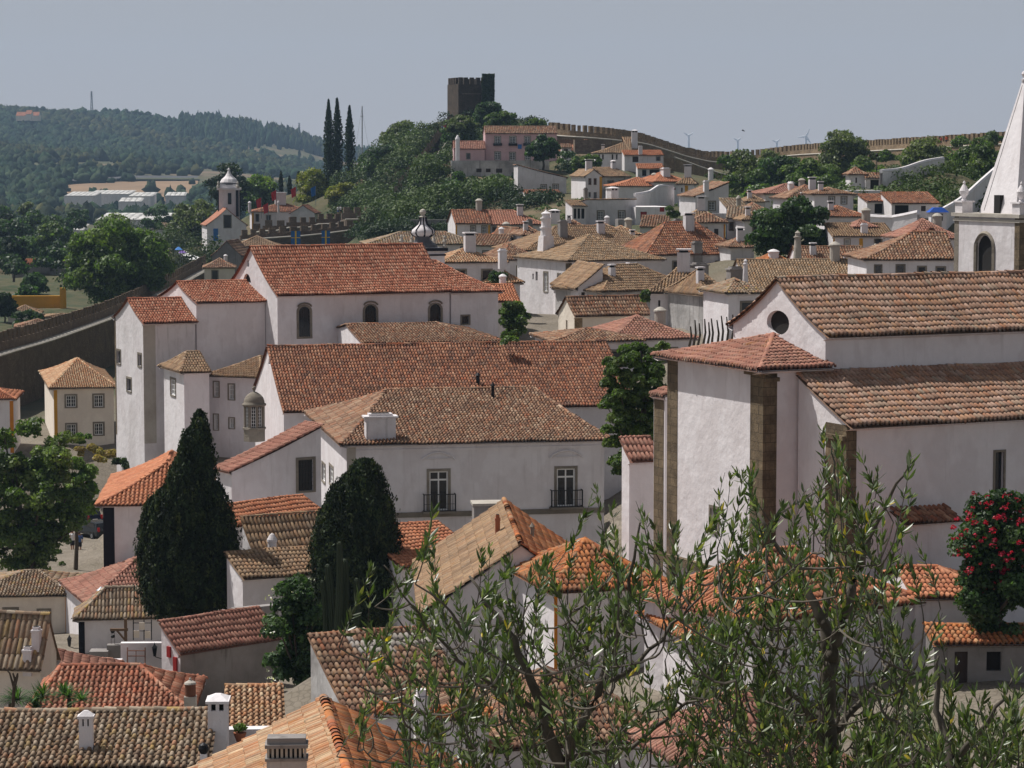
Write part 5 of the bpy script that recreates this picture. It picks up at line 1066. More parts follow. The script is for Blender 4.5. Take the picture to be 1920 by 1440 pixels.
# ================================================================ town walls
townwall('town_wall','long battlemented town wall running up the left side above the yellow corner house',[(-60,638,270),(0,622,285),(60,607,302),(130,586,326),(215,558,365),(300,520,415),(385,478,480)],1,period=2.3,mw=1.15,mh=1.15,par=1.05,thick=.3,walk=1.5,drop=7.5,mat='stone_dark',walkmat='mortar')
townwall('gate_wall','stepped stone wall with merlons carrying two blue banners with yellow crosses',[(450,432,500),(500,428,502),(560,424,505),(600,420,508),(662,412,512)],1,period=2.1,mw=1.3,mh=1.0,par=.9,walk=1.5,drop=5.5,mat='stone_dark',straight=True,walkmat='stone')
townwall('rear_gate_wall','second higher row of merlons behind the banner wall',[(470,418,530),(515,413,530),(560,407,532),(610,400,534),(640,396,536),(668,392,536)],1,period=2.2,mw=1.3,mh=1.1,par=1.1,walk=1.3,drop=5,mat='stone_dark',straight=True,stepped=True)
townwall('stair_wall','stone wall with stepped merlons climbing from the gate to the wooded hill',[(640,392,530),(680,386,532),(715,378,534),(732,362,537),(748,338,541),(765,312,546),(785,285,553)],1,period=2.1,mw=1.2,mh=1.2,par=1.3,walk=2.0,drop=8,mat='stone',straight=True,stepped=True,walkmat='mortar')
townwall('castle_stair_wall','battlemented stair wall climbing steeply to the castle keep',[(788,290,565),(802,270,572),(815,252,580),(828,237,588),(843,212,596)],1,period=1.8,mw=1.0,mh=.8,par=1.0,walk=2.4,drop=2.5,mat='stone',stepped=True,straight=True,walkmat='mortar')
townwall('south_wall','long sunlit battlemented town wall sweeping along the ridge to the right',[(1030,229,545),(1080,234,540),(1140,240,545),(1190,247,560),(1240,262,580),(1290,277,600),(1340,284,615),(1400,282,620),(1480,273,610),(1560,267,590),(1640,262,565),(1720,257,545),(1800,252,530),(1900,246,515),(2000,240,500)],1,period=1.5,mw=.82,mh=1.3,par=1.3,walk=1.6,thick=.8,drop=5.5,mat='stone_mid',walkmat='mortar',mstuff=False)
for (px,py,Y,a,lab) in((1118,262,515,8,'rough stone terrace wall with ivy above the shed'),(1066,262,530,6,'small ruined stone wall right of the pink manor')):
    hs_(lab,(px-40,py,Y),a,name='stone_terrace',cat='stone wall',xr=px+30,D=2,yb=py+26,roof='flat',wall='stone')
townwall('ramp_wall','lower buttressed stone wall carrying a pale sloping path at the right of the pale house',[(1236,295,478),(1262,304,488),(1290,314,498),(1325,325,508),(1372,335,520)],1,mh=0,par=.05,walk=2.6,drop=7,mat='stone_mid',walkmat='mortar',cat='stone wall')
hs_('dark rock bastion wall below the climbing stair wall',(690,392,515),14,name='bastion',cat='stone wall',xr=775,D=4,yb=455,roof='flat',wall='stone_dark')
hs_('long grey yard wall behind the domed belfry',(770,412,420),4,name='yard_wall',cat='garden wall',xr=855,D=1,yb=440,roof='flat',wall='grey')
# banners
for k,(x0,x1,y0,y1) in enumerate(((546,564,433,464),(604,620,432,463))):
    a=P(x0,y0,499.5+k*3.5); b=P(x1,y1,499.5+k*3.5); root=empty('banner',((a[0]+b[0])/2,a[1],b[2]),['blue banner with yellow cross hanging on the left part of the gate wall','blue banner with yellow cross hanging on the right part of the gate wall'][k],'banner','banners on the gate wall')
    w_=b[0]-a[0]; h_=a[2]-b[2]; cx=(a[0]+b[0])/2; y=a[1]-.6-k*1.0
    def cl(x0,x1,z0,z1,off):
        nz=7; V=[];Q=[]
        for i in range(nz+1):
            z=z0+(z1-z0)*i/nz; d=.08*math.sin(i*1.3)
            V+=[(x0,y+d-off,z),(x1,y+d*.6-off,z)]
            if i: n=2*i; Q.append((n-2,n-1,n+1,n))
        return V,Q
    V,Q=cl(a[0],b[0],b[2],a[2],0); mesh_np('cloth',V,Q,MATS['flag_blue'],root)
    V,Q=cl(cx-.16,cx+.16,b[2],a[2],.03); V2,Q2=cl(a[0],b[0],b[2]+h_*.52,b[2]+h_*.66,.035)
    mesh_np('yellow_cross',V+V2,list(Q)+[tuple(i+len(V) for i in q_) for q_ in Q2],MATS['flag_yellow'],root)
# ================================================================ trees and shrubs
LG={'deep':'deep green','mid':'mid green'}
tree('broadleaf_tree','largest bushy green tree just outside the left town wall',222,402,600,215,400,pal='mid',n=36000,nb=110,leaf=.38,shape='ell',br=.19,yroot=600)
for a in [('broadleaf_tree','rounded olive green tree behind the market awnings left of the bell tower',362,372,470,108,570,'olive',9000,.5),
 ('broadleaf_tree','dark tree behind the slim bell tower',428,306,420,95,600,'dark',7000,.5),
 ('broadleaf_tree','bright green tree right of the dark tree at the slim bell tower',486,322,410,85,640,'bright',7000,.5),
 ('broadleaf_tree','yellow green tree left of the three tall conifers',590,310,400,85,600,'yellow',9000,.42),
 ('broadleaf_tree','low yellow green tree directly behind the stair wall',640,340,400,70,575,'yellow',7000,.42),
 ('broadleaf_tree','low yellow green tree at the right behind the stair wall',700,345,400,80,580,'yellow',7000,.42),
 ('broadleaf_tree','dark olive tree right of the three tall conifers',700,275,370,75,620,'deep',7000,.45),
 ('broadleaf_tree','large grey green olive tree on the ridge left of the castle stair',765,225,320,110,610,'olive',12000,.45),
 ('broadleaf_tree','grey green tree between conifers and the ridge olive tree',735,270,340,70,600,'olive',6000,.45),
 ('broadleaf_tree','green tree directly behind the castle stair wall',782,262,340,70,610,'deep',9000,.42),
 ('broadleaf_tree','dense green tree on the slope left of the pink wing',838,292,370,72,520,'mid',9000,.42),
 ('broadleaf_tree','dark tree low on the slope behind the yard wall',800,335,420,105,520,'deep',11000,.42),
 ('broadleaf_tree','olive grey shrub tree in front of the keep base',865,212,262,70,560,'olive',8000,.4),
 ('broadleaf_tree','dark bushy tree at the right foot of the castle keep',915,188,245,62,575,'deep',8000,.4),
 ('broadleaf_tree','round green tree behind the roof of the pink manor',935,205,250,70,550,'mid',8000,.4),
 ('broadleaf_tree','green shrub on the wall top right of the pink manor',1005,222,240,42,538,'mid',3000,.4),
 ('broadleaf_tree','dark spreading tree in front of the pink manor',1018,252,312,66,470,'deep',9000,.38),
 ('broadleaf_tree','bright round bush below the dark roofed white house',1100,288,328,66,455,'mid',6000,.36),
 ('broadleaf_tree','dark green tree below the retaining wall, left end',862,318,400,80,475,'deep',8000,.38),
 ('broadleaf_tree','green tree below the middle of the retaining wall',925,325,395,80,455,'mid',8000,.38),
 ('broadleaf_tree','dark shrub beside the single slope white house',975,318,345,34,455,'dark',3000,.36),
 ('broadleaf_tree','large green tree at the foot of the ridge wall, left of four',1408,262,405,125,440,'olive',12000,.36),
 ('broadleaf_tree','dark green tree at the foot of the ridge wall, second of four',1470,282,400,110,430,'deep',10000,.36),
 ('broadleaf_tree','deep green low tree at the foot of the ridge wall, third of four',1520,296,385,105,420,'mid',8000,.36),
 ('broadleaf_tree','tall pointed olive green tree rising above the ridge wall',1580,234,365,112,450,'olive',12000,.36),
 ('broadleaf_tree','open olive tree with visible limbs over the white garden wall',1738,254,345,95,400,'olive',5500,.34),
 ('broadleaf_tree','dense bright green tree left of the spire',1833,250,405,128,360,'mid',12000,.34),
 ('broadleaf_tree','olive green tree on the rocks between garden wall and spire',1785,290,400,80,370,'olive',5000,.34),
 ('broadleaf_tree','round dark glossy tree in the middle of the town',1480,364,500,172,258,'deep',22000,.27),
 ('broadleaf_tree','green tree in the alley beside the left church',965,562,640,62,215,'mid',6000,.24),
 ('broadleaf_tree','small green tree above the orange roof strip',935,505,540,40,232,'deep',2500,.24),
 ('broadleaf_tree','tall evergreen tree between the palace and the apse',1192,638,912,140,124,'mid',60000,.13),
 ]:
    nm,lab,px,y0,y1,w_,Y,pl,n_,lf=a
    tree(nm,lab,px,y0,y1,w_,Y,pal=pl,n=int(n_*1.15),leaf=lf*.85,yroot=y1+6,nb=60 if w_!=140 else 170,br=.24 if w_!=140 else .15,shape='sup' if w_ in(140,172) else 'ell')
cyp=cypress('conifer_tree','largest black green cypress with a pointed top at left centre',358,768,1150,170,128,yroot=1200,n=75000,leaf=.09,seed=3,ex=.5,
  lobes=[(378,768,1150,70),(348,850,1150,105),(312,912,1150,85),(405,905,1140,85),(318,990,1155,105),(398,990,1140,95),(290,930,1100,60),(362,800,1150,85)])
cypress('conifer_tree','round topped dark cypress clump in front of the palace',665,860,1190,150,124,yroot=1230,n=75000,leaf=.09,seed=4,ex=.38,
  lobes=[(686,860,1190,100),(640,905,1190,80),(622,940,1180,70),(712,925,1190,75),(660,885,1190,90),(735,1030,1210,75),(700,1010,1200,110)])
# three columnar pines
def spire_pine(label,px,ytop,ybot,wpx,Y,seed):
    r=np.random.default_rng(seed); s=F/Y; b=P(px,ybot,Y); zt=Zof(ytop,Y); root=empty('columnar_pine',b,label,'tree','columnar pines above the gate wall')
    m=MB(); m.tube([(b[0],b[1],b[2]-1),(b[0],b[1],(b[2]+zt)/2),(b[0],b[1],zt)],[.45,.28,.04],6); m.build('trunk',MATS['bark'],root)
    h_=zt-b[2]; n_=5200; t=r.random(n_)**.8; th=r.uniform(0,2*math.pi,n_); lv=np.floor(t*34)/34; t2=lv+.5/34+r.normal(0,.006,n_)
    env=wpx/s/2*np.clip(np.minimum((1-t2)*2.4+.06,1),0,1)*(.72+.28*np.sin(np.floor(t*34)*2.1+np.floor(th*1.6)*1.7)); f_=r.random(n_)**.5
    C=np.stack([b[0]+env*f_*np.cos(th),b[1]+env*f_*np.sin(th),b[2]+h_*t2+f_*.42],1); Nn=np.stack([np.cos(th),np.sin(th),np.full(n_,.2)],1)
    V,Q=leafquads(C,Nn,.30,r,asp=2.0,up=1.2); T=np.array(GREENS['dark'])[r.integers(0,4,n_)]*r.uniform(.8,1.7,n_)[:,None]
    mesh_np('crown',V,Q,MATS['leaf_dark'],root,np.repeat(T,4,axis=0)); GCP.append((b[0],b[1],b[2],.5))
spire_pine('tall narrow columnar pine, left of the three on the slope',617,189,345,24,600,1)
spire_pine('tallest narrow columnar pine, middle of the three on the slope',633,187,348,26,602,2)
spire_pine('shorter narrow columnar pine, right of the three on the slope',656,201,345,24,604,3)
for px,y0,y1,l in((527,321,365,'thin dark cypress spire, tallest of the four by the bell tower'),(543,331,365,'thin dark cypress spire second from the right of four'),(510,338,368,'short thin cypress spire, left of the four'),(560,322,345,'thin cypress spire right of the four beside the yellow tree')):
    cypress('cypress_tree',l,px,y0,y1,7,640,yroot=y1+4,n=900,leaf=.3,lobes=[(px,y0,y1,7)],seed=px)
# near left green trees
tree('garden_tree','airy green tree with two forked trunks at the left edge behind the ochre corner house',50,775,1100,290,178,pal='mid',n=30000,leaf=.2,nb=130,br=.13,yroot=1078,seed=11,depth=.6)
tree('garden_tree','lower spreading green tree right of the forked tree by the parked cars',140,850,985,110,190,pal='bright',n=8000,leaf=.24,nb=34,br=.2,yroot=1060,seed=12,depth=.7)
tree('garden_tree','dark fig like shrub beside the dry grass bank',250,845,885,80,200,pal='dark',n=3000,leaf=.22,nb=14,yroot=890,trunk=False)
tree('garden_tree','small bright bush at the foot of the cream yellow house',155,812,838,40,232,pal='bright',n=1200,leaf=.22,nb=8,yroot=840,trunk=False)
tree('flowering_shrub','large glossy shrub with small white flowers left of the cacti',560,1070,1330,150,104,pal='deep',n=26000,leaf=.12,nb=60,br=.24,yroot=1350,seed=21)
b_=[];  
tree('oleander','red flowering oleander bush at the right edge',1872,910,1225,180,89,pal='deep',n=30000,leaf=.11,nb=90,br=.26,yroot=1200,seed=31)
r=np.random.default_rng(9); ole=[o for o in bpy.data.objects if o.name=='oleander'][0]
cc_=P(1850,1010,89); rx=165/(F/89)/2; rz_=(Zof(905,89)-Zof(1115,89))/2; bl=[(c_,r.uniform(.03,.14)) for c_ in blobs_in(r,170,cc_+np.array([0,-.6,0]),(rx*1.0,rx,rz_*.95))]
V,Q,T=crown_np(r,bl,2100,.06,'flower',squash=1); mesh_np('red_flowers',V,Q,MATS['petal'],ole,T)
sh=[o for o in bpy.data.objects if o.name=='flowering_shrub'][0]; cc_=P(560,1200,104); bl=[(c_,.25) for c_ in blobs_in(r,40,cc_+np.array([0,-.4,0]),(1.6,1.4,2.7))]
GREENS['white']=[(.7,.7,.62)]*4
V,Q,T=crown_np(r,bl,170,.07,'white'); mesh_np('white_flowers',V,Q,MATS['petal'],sh,T)
# cacti
cb=P(640,1190,100); cac=empty('columnar_cactus',cb,'clump of five tall ribbed cactus columns in front of the dark cypress','cactus'); GCP.append((cb[0],cb[1],cb[2]-.6,1))
for px,yt,dx,w_,lean in((604,1092,0,11,-6),(614,1062,0,15,-10),(636,1020,-.4,13,6),(645,1052,.3,16,2),(668,1088,0,13,3)):
    a=P(px+lean*-1.0,1200,100+dx); t_=P(px,yt,100+dx); n_=10; m=MB(); seg=20; rr=w_/(F/100)/2
    ring=[]
    for i in range(n_+3):
        t=min(i/n_,1); p_=a+(t_-a)*t+np.array([.06*math.sin(t*3),0,0]); q_=1.0 if i<n_ else (.82 if i==n_ else (.5 if i==n_+1 else .1)); dz=0 if i<=n_ else (.07 if i==n_+1 else .1)
        base=len(m.v)
        for k in range(seg): th=2*math.pi*k/seg; r2=rr*q_*(1 if k%2 else .78); m.v.append((p_[0]+r2*math.cos(th),p_[1]+r2*math.sin(th),p_[2]+dz))
        if i: 
            for k in range(seg): k2=(k+1)%seg; m.f.append((base-seg+k,base-seg+k2,base+k2,base+k))
    o=m.build('stem',MATS['cactus'] if 'cactus' in MATS else plain('cactus',(.035,.05,.025),.7,0,.3,12),cac)
# dead stumps / bare cactus branches right of the chapel
for k,(px,y0) in enumerate([(1292,612),(1300,600),(1308,606),(1318,598),(1326,604),(1334,597),(1345,600),(1353,592),(1362,594),(1370,590)]):
    a=P(px,650,150+k*.3); b=P(px+random.uniform(-4,4),y0,150+k*.3); rt=empty('bare_cactus_stem',a,['leftmost','second','third','fourth','fifth','sixth','seventh','eighth','ninth','rightmost'][k]+' bare brown stem in the row beside the nave gable','bare stem','bare stems beside the nave gable'); m=MB(); m.tube([a,(a+b)/2+np.array([.1,0,0]),b],[.085,.07,.04],6); m.build('stem',MATS['bark'],rt)
# yucca like plants bottom left
def yucca(label,px,py,Y,rad,n=70,seed=1,group=None):
    r=np.random.default_rng(seed); c=P(px,py,Y); root=empty('yucca',c-np.array([0,0,.9]),label,'plant',group); V=[];Q=[];T=[]
    for h_ in range(3):
        cc=c+r.normal(0,rad*.35,3)*np.array([1,1,.4])
        for i in range(n):
            d=r.normal(0,1,3); d[2]=abs(d[2])*.9-.1; d/=np.linalg.norm(d); sd=np.cross(d,(0,0,1)); sd/=np.linalg.norm(sd)+1e-6; L=rad*r.uniform(.6,1.1); w_=.022
            n0=len(V); V+=[cc-sd*w_*.6,cc+sd*w_*.6,cc+d*L*.55+sd*w_-np.array([0,0,.02]),cc+d*L*.55-sd*w_-np.array([0,0,.02]),cc+d*L-np.array([0,0,.3*L*L])+sd*.002,cc+d*L-np.array([0,0,.3*L*L])-sd*.002]
            Q+=[(n0,n0+1,n0+2,n0+3),(n0+3,n0+2,n0+4,n0+5)]; T+=[np.array((.05,.10,.03))*r.uniform(.5,1.7)]*6
    mesh_np('leaves',V,Q,MATS['leaf'],root,np.array(T)); m=MB(); m.tube([c-np.array([0,0,1.6]),c],[.12,.08],6); m.build('stem',MATS['bark'],root)
G_='yuccas on the terrace behind the bottom left roof'
yucca('spiky green yucca left of the bare branched stem',20,1318,86,.8,seed=1,group=G_); yucca('spiky green yucca in the middle of the three behind the mossy ridge',68,1310,86,.8,seed=2,group=G_); yucca('spiky green yucca rosette right of the others before the red tiles',130,1308,86,.75,seed=3,group=G_)
a=P(24,1325,85.5); rt=empty('bare_shrub',a,'leafless forked brown stem among the yuccas','bare shrub'); m=MB()
for pts in([(24,1325),(26,1290),(18,1262),(8,1252)],[(26,1290),(32,1268),(33,1262)],[(25,1300),(28,1275),(24,1262)]): m.tube([P(x,y,85.5) for x,y in pts],[.07,.05,.03,.02][:len(pts)],5)
m.build('stem',MATS['bark'],rt)
GCP+= [(P(70,1330,90)[0],90,P(70,1330,90)[2]-1.2,1)]
# undergrowth on the castle hill
hedge('hillside_scrub','dense dark scrub covering the slope below the castle',[(720,330,30,60),(775,385,26,-20),(800,390,32,-20),(845,350,28,-20),(880,380,28,-30),(930,385,28,-50),(980,395,26,-60),(1030,392,24,-70),(850,405,26,-70),(900,400,26,-70),(960,350,16,-60),(1045,372,18,-60),(890,240,24,70),(950,240,26,45),(815,375,30,-20),(740,300,26,60),(700,320,26,60),(820,310,20,-10),(855,285,18,-10),(880,262,20,40),(840,255,18,45),(720,290,24,60),(690,300,24,60),(815,360,24,-20),(770,420,26,-30),(790,405,26,-30),(930,355,22,-30),(900,340,22,-10),(1060,300,16,-30),(1075,330,14,-50),(1010,335,12,-30)],520,'deep',60000,leaf=.3)
hedge('hillside_scrub','green scrub at the foot of the ridge wall between the garden trees',[(1380,350,22),(1440,360,26),(1500,350,26),(1560,330,26,20),(1610,310,26,30),(1660,300,20,40),(1700,290,18,50),(1780,300,20,20),(1380,310,20,30),(1540,370,16,-40),(1300,400,10,-60),(1640,330,16,10),(1800,270,18,60),(1860,262,18,60),(1420,330,24,10),(1480,320,24,10),(1540,345,22),(1590,350,20),(1400,380,24,-20),(1440,385,24,-30),(1490,380,22,-30),(1650,320,16,20),(1860,300,20,10),(1330,330,10,20),(1700,300,14,30),(1770,340,20,-40),(1800,350,20,-50)],410,'mid',34000,leaf=.34)
hedge('valley_trees','trees and bushes filling the valley left of the town wall',[(30,560,30),(70,540,30,20),(20,500,34,60),(90,500,30,70),(60,470,34,130),(20,440,34,180),(100,440,34,200),(60,410,30,260),(130,420,26,260),(10,400,30,320),(160,400,20,330),(300,400,20,330),(330,440,20,200),(290,420,20,260),(45,600,20,-40),(10,470,30,100),(115,470,24,120)],430,'deep',26000,leaf=.5)
for a in [('broadleaf_tree','dark rounded tree in the valley at the far left edge',12,395,480,50,640,'dark',3500,.6),('broadleaf_tree','pointed grey green poplar in the valley',52,365,445,40,700,'olive',4000,.6),('broadleaf_tree','bright green tree in the valley left of the largest tree',95,415,500,60,560,'mid',5000,.5),('broadleaf_tree','dark tree beside the valley building with round dormers',25,440,520,60,520,'dark',5000,.5),('broadleaf_tree','dark grey green bush at the left edge above the ochre wall',8,545,600,50,400,'dark',4000,.42),('broadleaf_tree','tree between ochre wall and valley building',65,515,560,60,470,'deep',5000,.45)]:
    nm,lab,px,y0,y1,w_,Y,pl,n_,lf=a; tree(nm,lab,px,y0,y1,w_,Y,pal=pl,n=n_,leaf=lf,yroot=y1+6)
hedge('ivy','green ivy hanging over the bastion steps beside the gate wall',[(672,430,7),(676,445,8,-3),(680,456,8,-4),(668,420,6)],505,'mid',1500,leaf=.3)
hedge('courtyard_plants','green plants in the courtyards of the middle town',[(1265,400,12,30),(1155,410,10,60),(1160,395,8,70),(1590,380,10,10),(1610,395,9,5),(1260,540,8,-70),(1210,556,12,-90),(960,630,16,-110),(1240,650,10,-150),(950,640,12,-120)],300,'mid',7000,leaf=.22)
hedge('dry_grass','golden dry grass on the bank beside the tall white gable building',[(175,845,14),(205,852,14),(185,862,12,-4),(150,850,10),(225,862,10,-4)],208,'dry' if 'dry' in GREENS else GREENS.setdefault('dry',[(.30,.22,.08),(.24,.18,.07),(.34,.26,.10),(.2,.18,.06)]) and 'dry',9000,leaf=.14)
# ================================================================ street, cars, people
zs=Zof(1035,205)
for (px,py,Y) in((150,1050,196),(120,1035,205),(170,1003,219),(190,990,222),(130,1040,200),(160,1075,188),(130,1080,184),(185,1075,190),(185,1040,200),(100,1050,200),(200,1020,210),(60,1060,192)): q_=P(px,py,Y); GCP.append((q_[0],q_[1],q_[2],12))
def strip(name,pts,mat,dz=.06):
    V=[];Q=[]
    for i,(a,b,Y) in enumerate(pts):
        pass
def car(label,px,py,Y,ang,body,group='cars parked in the street'):
    b=P(px,py,Y); root=empty('parked_car',b,label,'car',group); ca,sa=math.cos(R(ang)),math.sin(R(ang))
    def W(x,y,z): return (b[0]+x*ca-y*sa,b[1]+x*sa+y*ca,b[2]+z)
    # side profile (x along length, rear at -2.1)
    pr=[(-2.1,.35),(-2.12,.8),(-2.0,1.05),(-1.75,1.42),(-1.2,1.5),(.1,1.48),(.75,1.05),(1.7,.9),(2.05,.7),(2.1,.35)]
    m=MB(); secs=[(-.86,.0,.94),(-.8,.0,1.0),(.8,.0,1.0),(.86,.0,.94)]; n=len(pr); rings=[]
    for w_,o,k in secs: rings.append([W(x*(.985 if abs(w_)>.82 else 1),w_*(1 if z<1.0 else .84),z*k+ (1-k)*.4) for x,z in pr])
    for a_,c_ in zip(rings[:-1],rings[1:]):
        for i in range(n): m.poly([a_[i],a_[(i+1)%n],c_[(i+1)%n],c_[i]])
    m.poly(rings[0][::-1]); m.poly(rings[-1]); m.build('body',MATS[body],root,smooth=False)
    m=MB(); m.poly([W(-2.03,-.62,1.06),W(-2.03,.62,1.06),W(-1.80,.56,1.38),W(-1.80,-.56,1.38)][::-1]); m.build('rear_window',MATS['glass'],root)
    m=MB(); m.poly([W(.13,-.6,1.45),W(.13,.6,1.45),W(.74,.68,1.08),W(.74,-.68,1.08)]); m.build('windscreen',MATS['glass'],root)
    for s_ in(-1,1):
        m=MB(); m.poly([W(-1.6,s_*.80,1.02),W(.5,s_*.80,1.02),W(.1,s_*.745,1.38),W(-1.35,s_*.745,1.38)]); m.build('side_window',MATS['glass'],root)
        m=MB(); c=W(-2.09,s_*.68,.92); m.box(c,(.1,.2,.36),R(ang)); m.build('tail_light',MATS['tail_red'],root)
        for x in(-1.3,1.35):
            m=MB(); c0=W(x,s_*.82,.32); ax=np.array([-sa,ca,0]); m.tube([np.array(c0)-ax*.1,np.array(c0)+ax*.1],.32,14); wh=m.build('wheel',MATS['rubber'],root)
            m=MB(); m.tube([np.array(c0)+ax*s_*.08,np.array(c0)+ax*s_*.115],.19,10); m.build('rim',MATS['steel'],wh)
    m=MB(); m.box(W(-2.13,0,.72),(.03,.5,.12),R(ang)); m.build('number_plate',MATS['white_paint'],root)
zst=P(120,1035,205)[2]
for px,py,Y in((176,1007,218),(157,985,228)): q_=P(px,py,Y); GCP.append((q_[0],q_[1],q_[2]-.12,6)); GCP.append((q_[0]-2,q_[1]-1,q_[2]-.12,4))
car('dark grey estate car seen from behind beside the black pilaster',176,1007,218,128,'car_grey'); car('dark blue car parked ahead of the grey one',157,984,229,128,'car_blue')
person('person in pale shirt and dark shorts walking, left of the walking pair',136,1034,205,'cloth_white','cloth_dark',1.78,20,'people walking up the street')
person('person in pale blue shirt walking, right of the walking pair',149,1036,204,'cloth_blue','cloth_dark',1.68,10,'people walking up the street')
GCP.append((P(142,1035,204)[0],204,P(142,1035,204)[2]-.02,8))
# people on the walls
person('tiny person in a red shirt on the steep castle stairs',834,246,583,'flag_red','cloth_dark',1.7,30,'people on the town walls'); person('tiny person in blue on the castle stairs below the red shirt',829,249,581,'cloth_blue','cloth_dark',1.7,30,'people on the town walls')
person('person in white on the gate wall walk, left of two',634,402,531,'cloth_white','cloth_blue',1.75,0,'people on the town walls'); person('person in white and dark trousers on the gate wall walk, right of two',639,401,531,'cloth_white','cloth_dark',1.7,0,'people on the town walls')
person('person in black with pale cap on the ridge wall walk',1687,277,552,'cloth_dark','cloth_dark',1.75,0,'people on the town walls'); person('person in bright orange shirt on the ridge wall walk',1774,270,530,'cloth_orange','cloth_dark',1.7,0,'people on the town walls'); person('person in dark red beside the orange shirt on the ridge wall walk',1764,272,532,'flag_red','cloth_dark',1.7,0,'people on the town walls')
# flags on poles by the gate
for k,(px,y0,y1,c_,l_) in enumerate(((518,356,395,'flag_red','red flag hanging beside the white chimney block by the gate'),(555,350,392,'flag_red','red flag flying in front of the yellow green tree'),(592,348,385,'flag_blue','dark flag on a pole before the yellow green tree'),(490,370,410,'flag_red','red flag on a pole above the left part of the gate wall'),(503,380,415,'flag_red','dull red flag just right of the leftmost flag'))):
    a=P(px,y1,545-k); t_=P(px,y0,545-k); rt=empty('flag',a,l_,'flag','flags by the town gate'); m=MB(); m.tube([a,t_],[.06,.04],5); m.build('pole',MATS['steel'],rt)
    V=[];Q=[]
    for i in range(5): x=-.28*i; V+=[(t_[0]+x,t_[1]+.12*math.sin(i*1.4),t_[2]-.15*i),(t_[0]+x*.8,t_[1]+.12*math.sin(i*1.4+.4),t_[2]-2.0-.1*i)]
    for i in range(4): Q.append((2*i,2*i+1,2*i+3,2*i+2))
    mesh_np('cloth',V,Q,MATS[c_],rt)
# market awnings
for k,(px,py,w_,mt_,l_) in enumerate(((345,475,26,'cloth_white','blue and white market awning at the back of the market'),(352,480,30,'cloth_white','broad white market awning in the middle'),(368,486,28,'cloth_white','white market awning nearest the battlements'),(342,474,12,'tarp_purple','small purple awning among the white ones'),(335,468,12,'poster_blue','bright blue awning at the left of the market'))):
    a=P(px,py,490-k*6); rt=empty('market_awning',(a[0],a[1],a[2]-2.4),l_,'awning','awnings of the market outside the wall'); W2=w_/(F/490); m=MB(); m.box((a[0],a[1],a[2]+.25),(W2,3,.5),.2,(.15,.15)); m.build('canopy',MATS[mt_],rt)
    for sx in(-1,1):
        for sy in(-1,1): m=MB(); m.bar((a[0]+sx*W2*.42,a[1]+sy*1.2,a[2]-2.4),(a[0]+sx*W2*.42,a[1]+sy*1.2,a[2]+.1),.05); m.build('post',MATS['steel'],rt)
    GCP.append((a[0],a[1],a[2]-2.4,1))
# wooden well crane, ladder frame, lantern lamps, pot, terrace walls in the bottom left courtyard
def lamp(label,px,py,Y,side_=-1,group='iron wall lanterns'):
    c=P(px,py,Y); rt=empty('wall_lantern',c,label,'lantern',group); m=MB(); m.lathe((c[0],c[1],c[2]-.28),[(.07,0),(.14,.42),(.15,.44)],4,.78); m.build('glass_body',MATS['glass'],rt); m=MB(); m.lathe((c[0],c[1],c[2]+.16),[(.19,0),(.06,.14),(.03,.2),(.01,.26)],4,.78); m.build('lid',MATS['iron'],rt)
    m=MB(); 
    for k in range(4): t=.78+k*math.pi/2; m.bar((c[0]+.07*math.cos(t),c[1]+.07*math.sin(t),c[2]-.28),(c[0]+.145*math.cos(t),c[1]+.145*math.sin(t),c[2]+.17),.012)
    m.tube([(c[0],c[1],c[2]-.3),(c[0]-side_*.3,c[1],c[2]-.4),(c[0]-side_*.75,c[1]+.2,c[2]-.42)],.022,5); m.build('bracket',MATS['iron'],rt)
lamp('iron wall lantern on the ochre corner strip at lower left',130,1203,148.5,-1); lamp('iron wall lantern hanging on the courtyard wall beside the ladder',290,1220,127.6,-1); lamp('iron wall lantern at the foot of the apse',1365,1085,92,-1); lamp('iron wall lantern on a long bracket in the upper town',1206,362,380,1)
a=P(236,1215,147); rt=empty('well_crane',(a[0],a[1],a[2]-.5),'brown wooden post with bracket arm and hanging pulley against the white wall','crane'); m=MB(); m.box((a[0],a[1],(Zof(1160,147)+a[2]-1)/2),(.16,.16,Zof(1160,147)-a[2]+1)); m.build('post',MATS['wood'],rt)
b=P(212,1180,147); z=b[2]; m=MB(); m.box(((a[0]+b[0])/2,a[1]-.1,z),(a[0]-b[0]+.3,.14,.14)); m.bar((b[0]+.2,a[1]-.1,z),(a[0],a[1]-.1,z-.65),.06); m.build('arm',MATS['wood'],rt)
m=MB(); m.tube([(b[0],a[1]-.16,z-.1),(b[0],a[1]-.04,z-.1)],.12,10); m.bar((b[0]-.1,a[1]-.1,z-.2),(b[0]-.1,a[1]-.1,z-1.2),.012); m.bar((b[0]+.1,a[1]-.1,z-.2),(b[0]+.1,a[1]-.1,z-1.2),.012); m.lathe((b[0],a[1]-.1,z-.5),[(.03,0),(.12,.05),(.12,.15),(.03,.2)],10); m.build('pulley',MATS['iron'],rt)
a=P(250,1200,148); rt=empty('metal_rack',(a[0],a[1],a[2]),'dark metal rack with cream boards on the small courtyard terrace','rack'); m=MB()
for x in(250,270,284): m.bar(P(x,1200,148),P(x,1162,148),.03)
for y in(1168,1183): m.bar(P(250,y,148),P(284,y,148),.025)
m.build('frame',MATS['iron'],rt)
for x,y in((256,1189),(266,1174),(277,1190)):
    m=MB(); c=P(x,y,147.9); m.box(c,(.32,.05,.42)); m.build('board',MATS['cream'],rt)
a=P(238,1250,127.4); rt=empty('ladder',(a[0],a[1],a[2]),'rusty red metal ladder frame leaning on the white courtyard wall','ladder'); m=MB()
for x in(239,272): m.bar(P(x,1252,127.2),P(x,1214,127.6),.03)
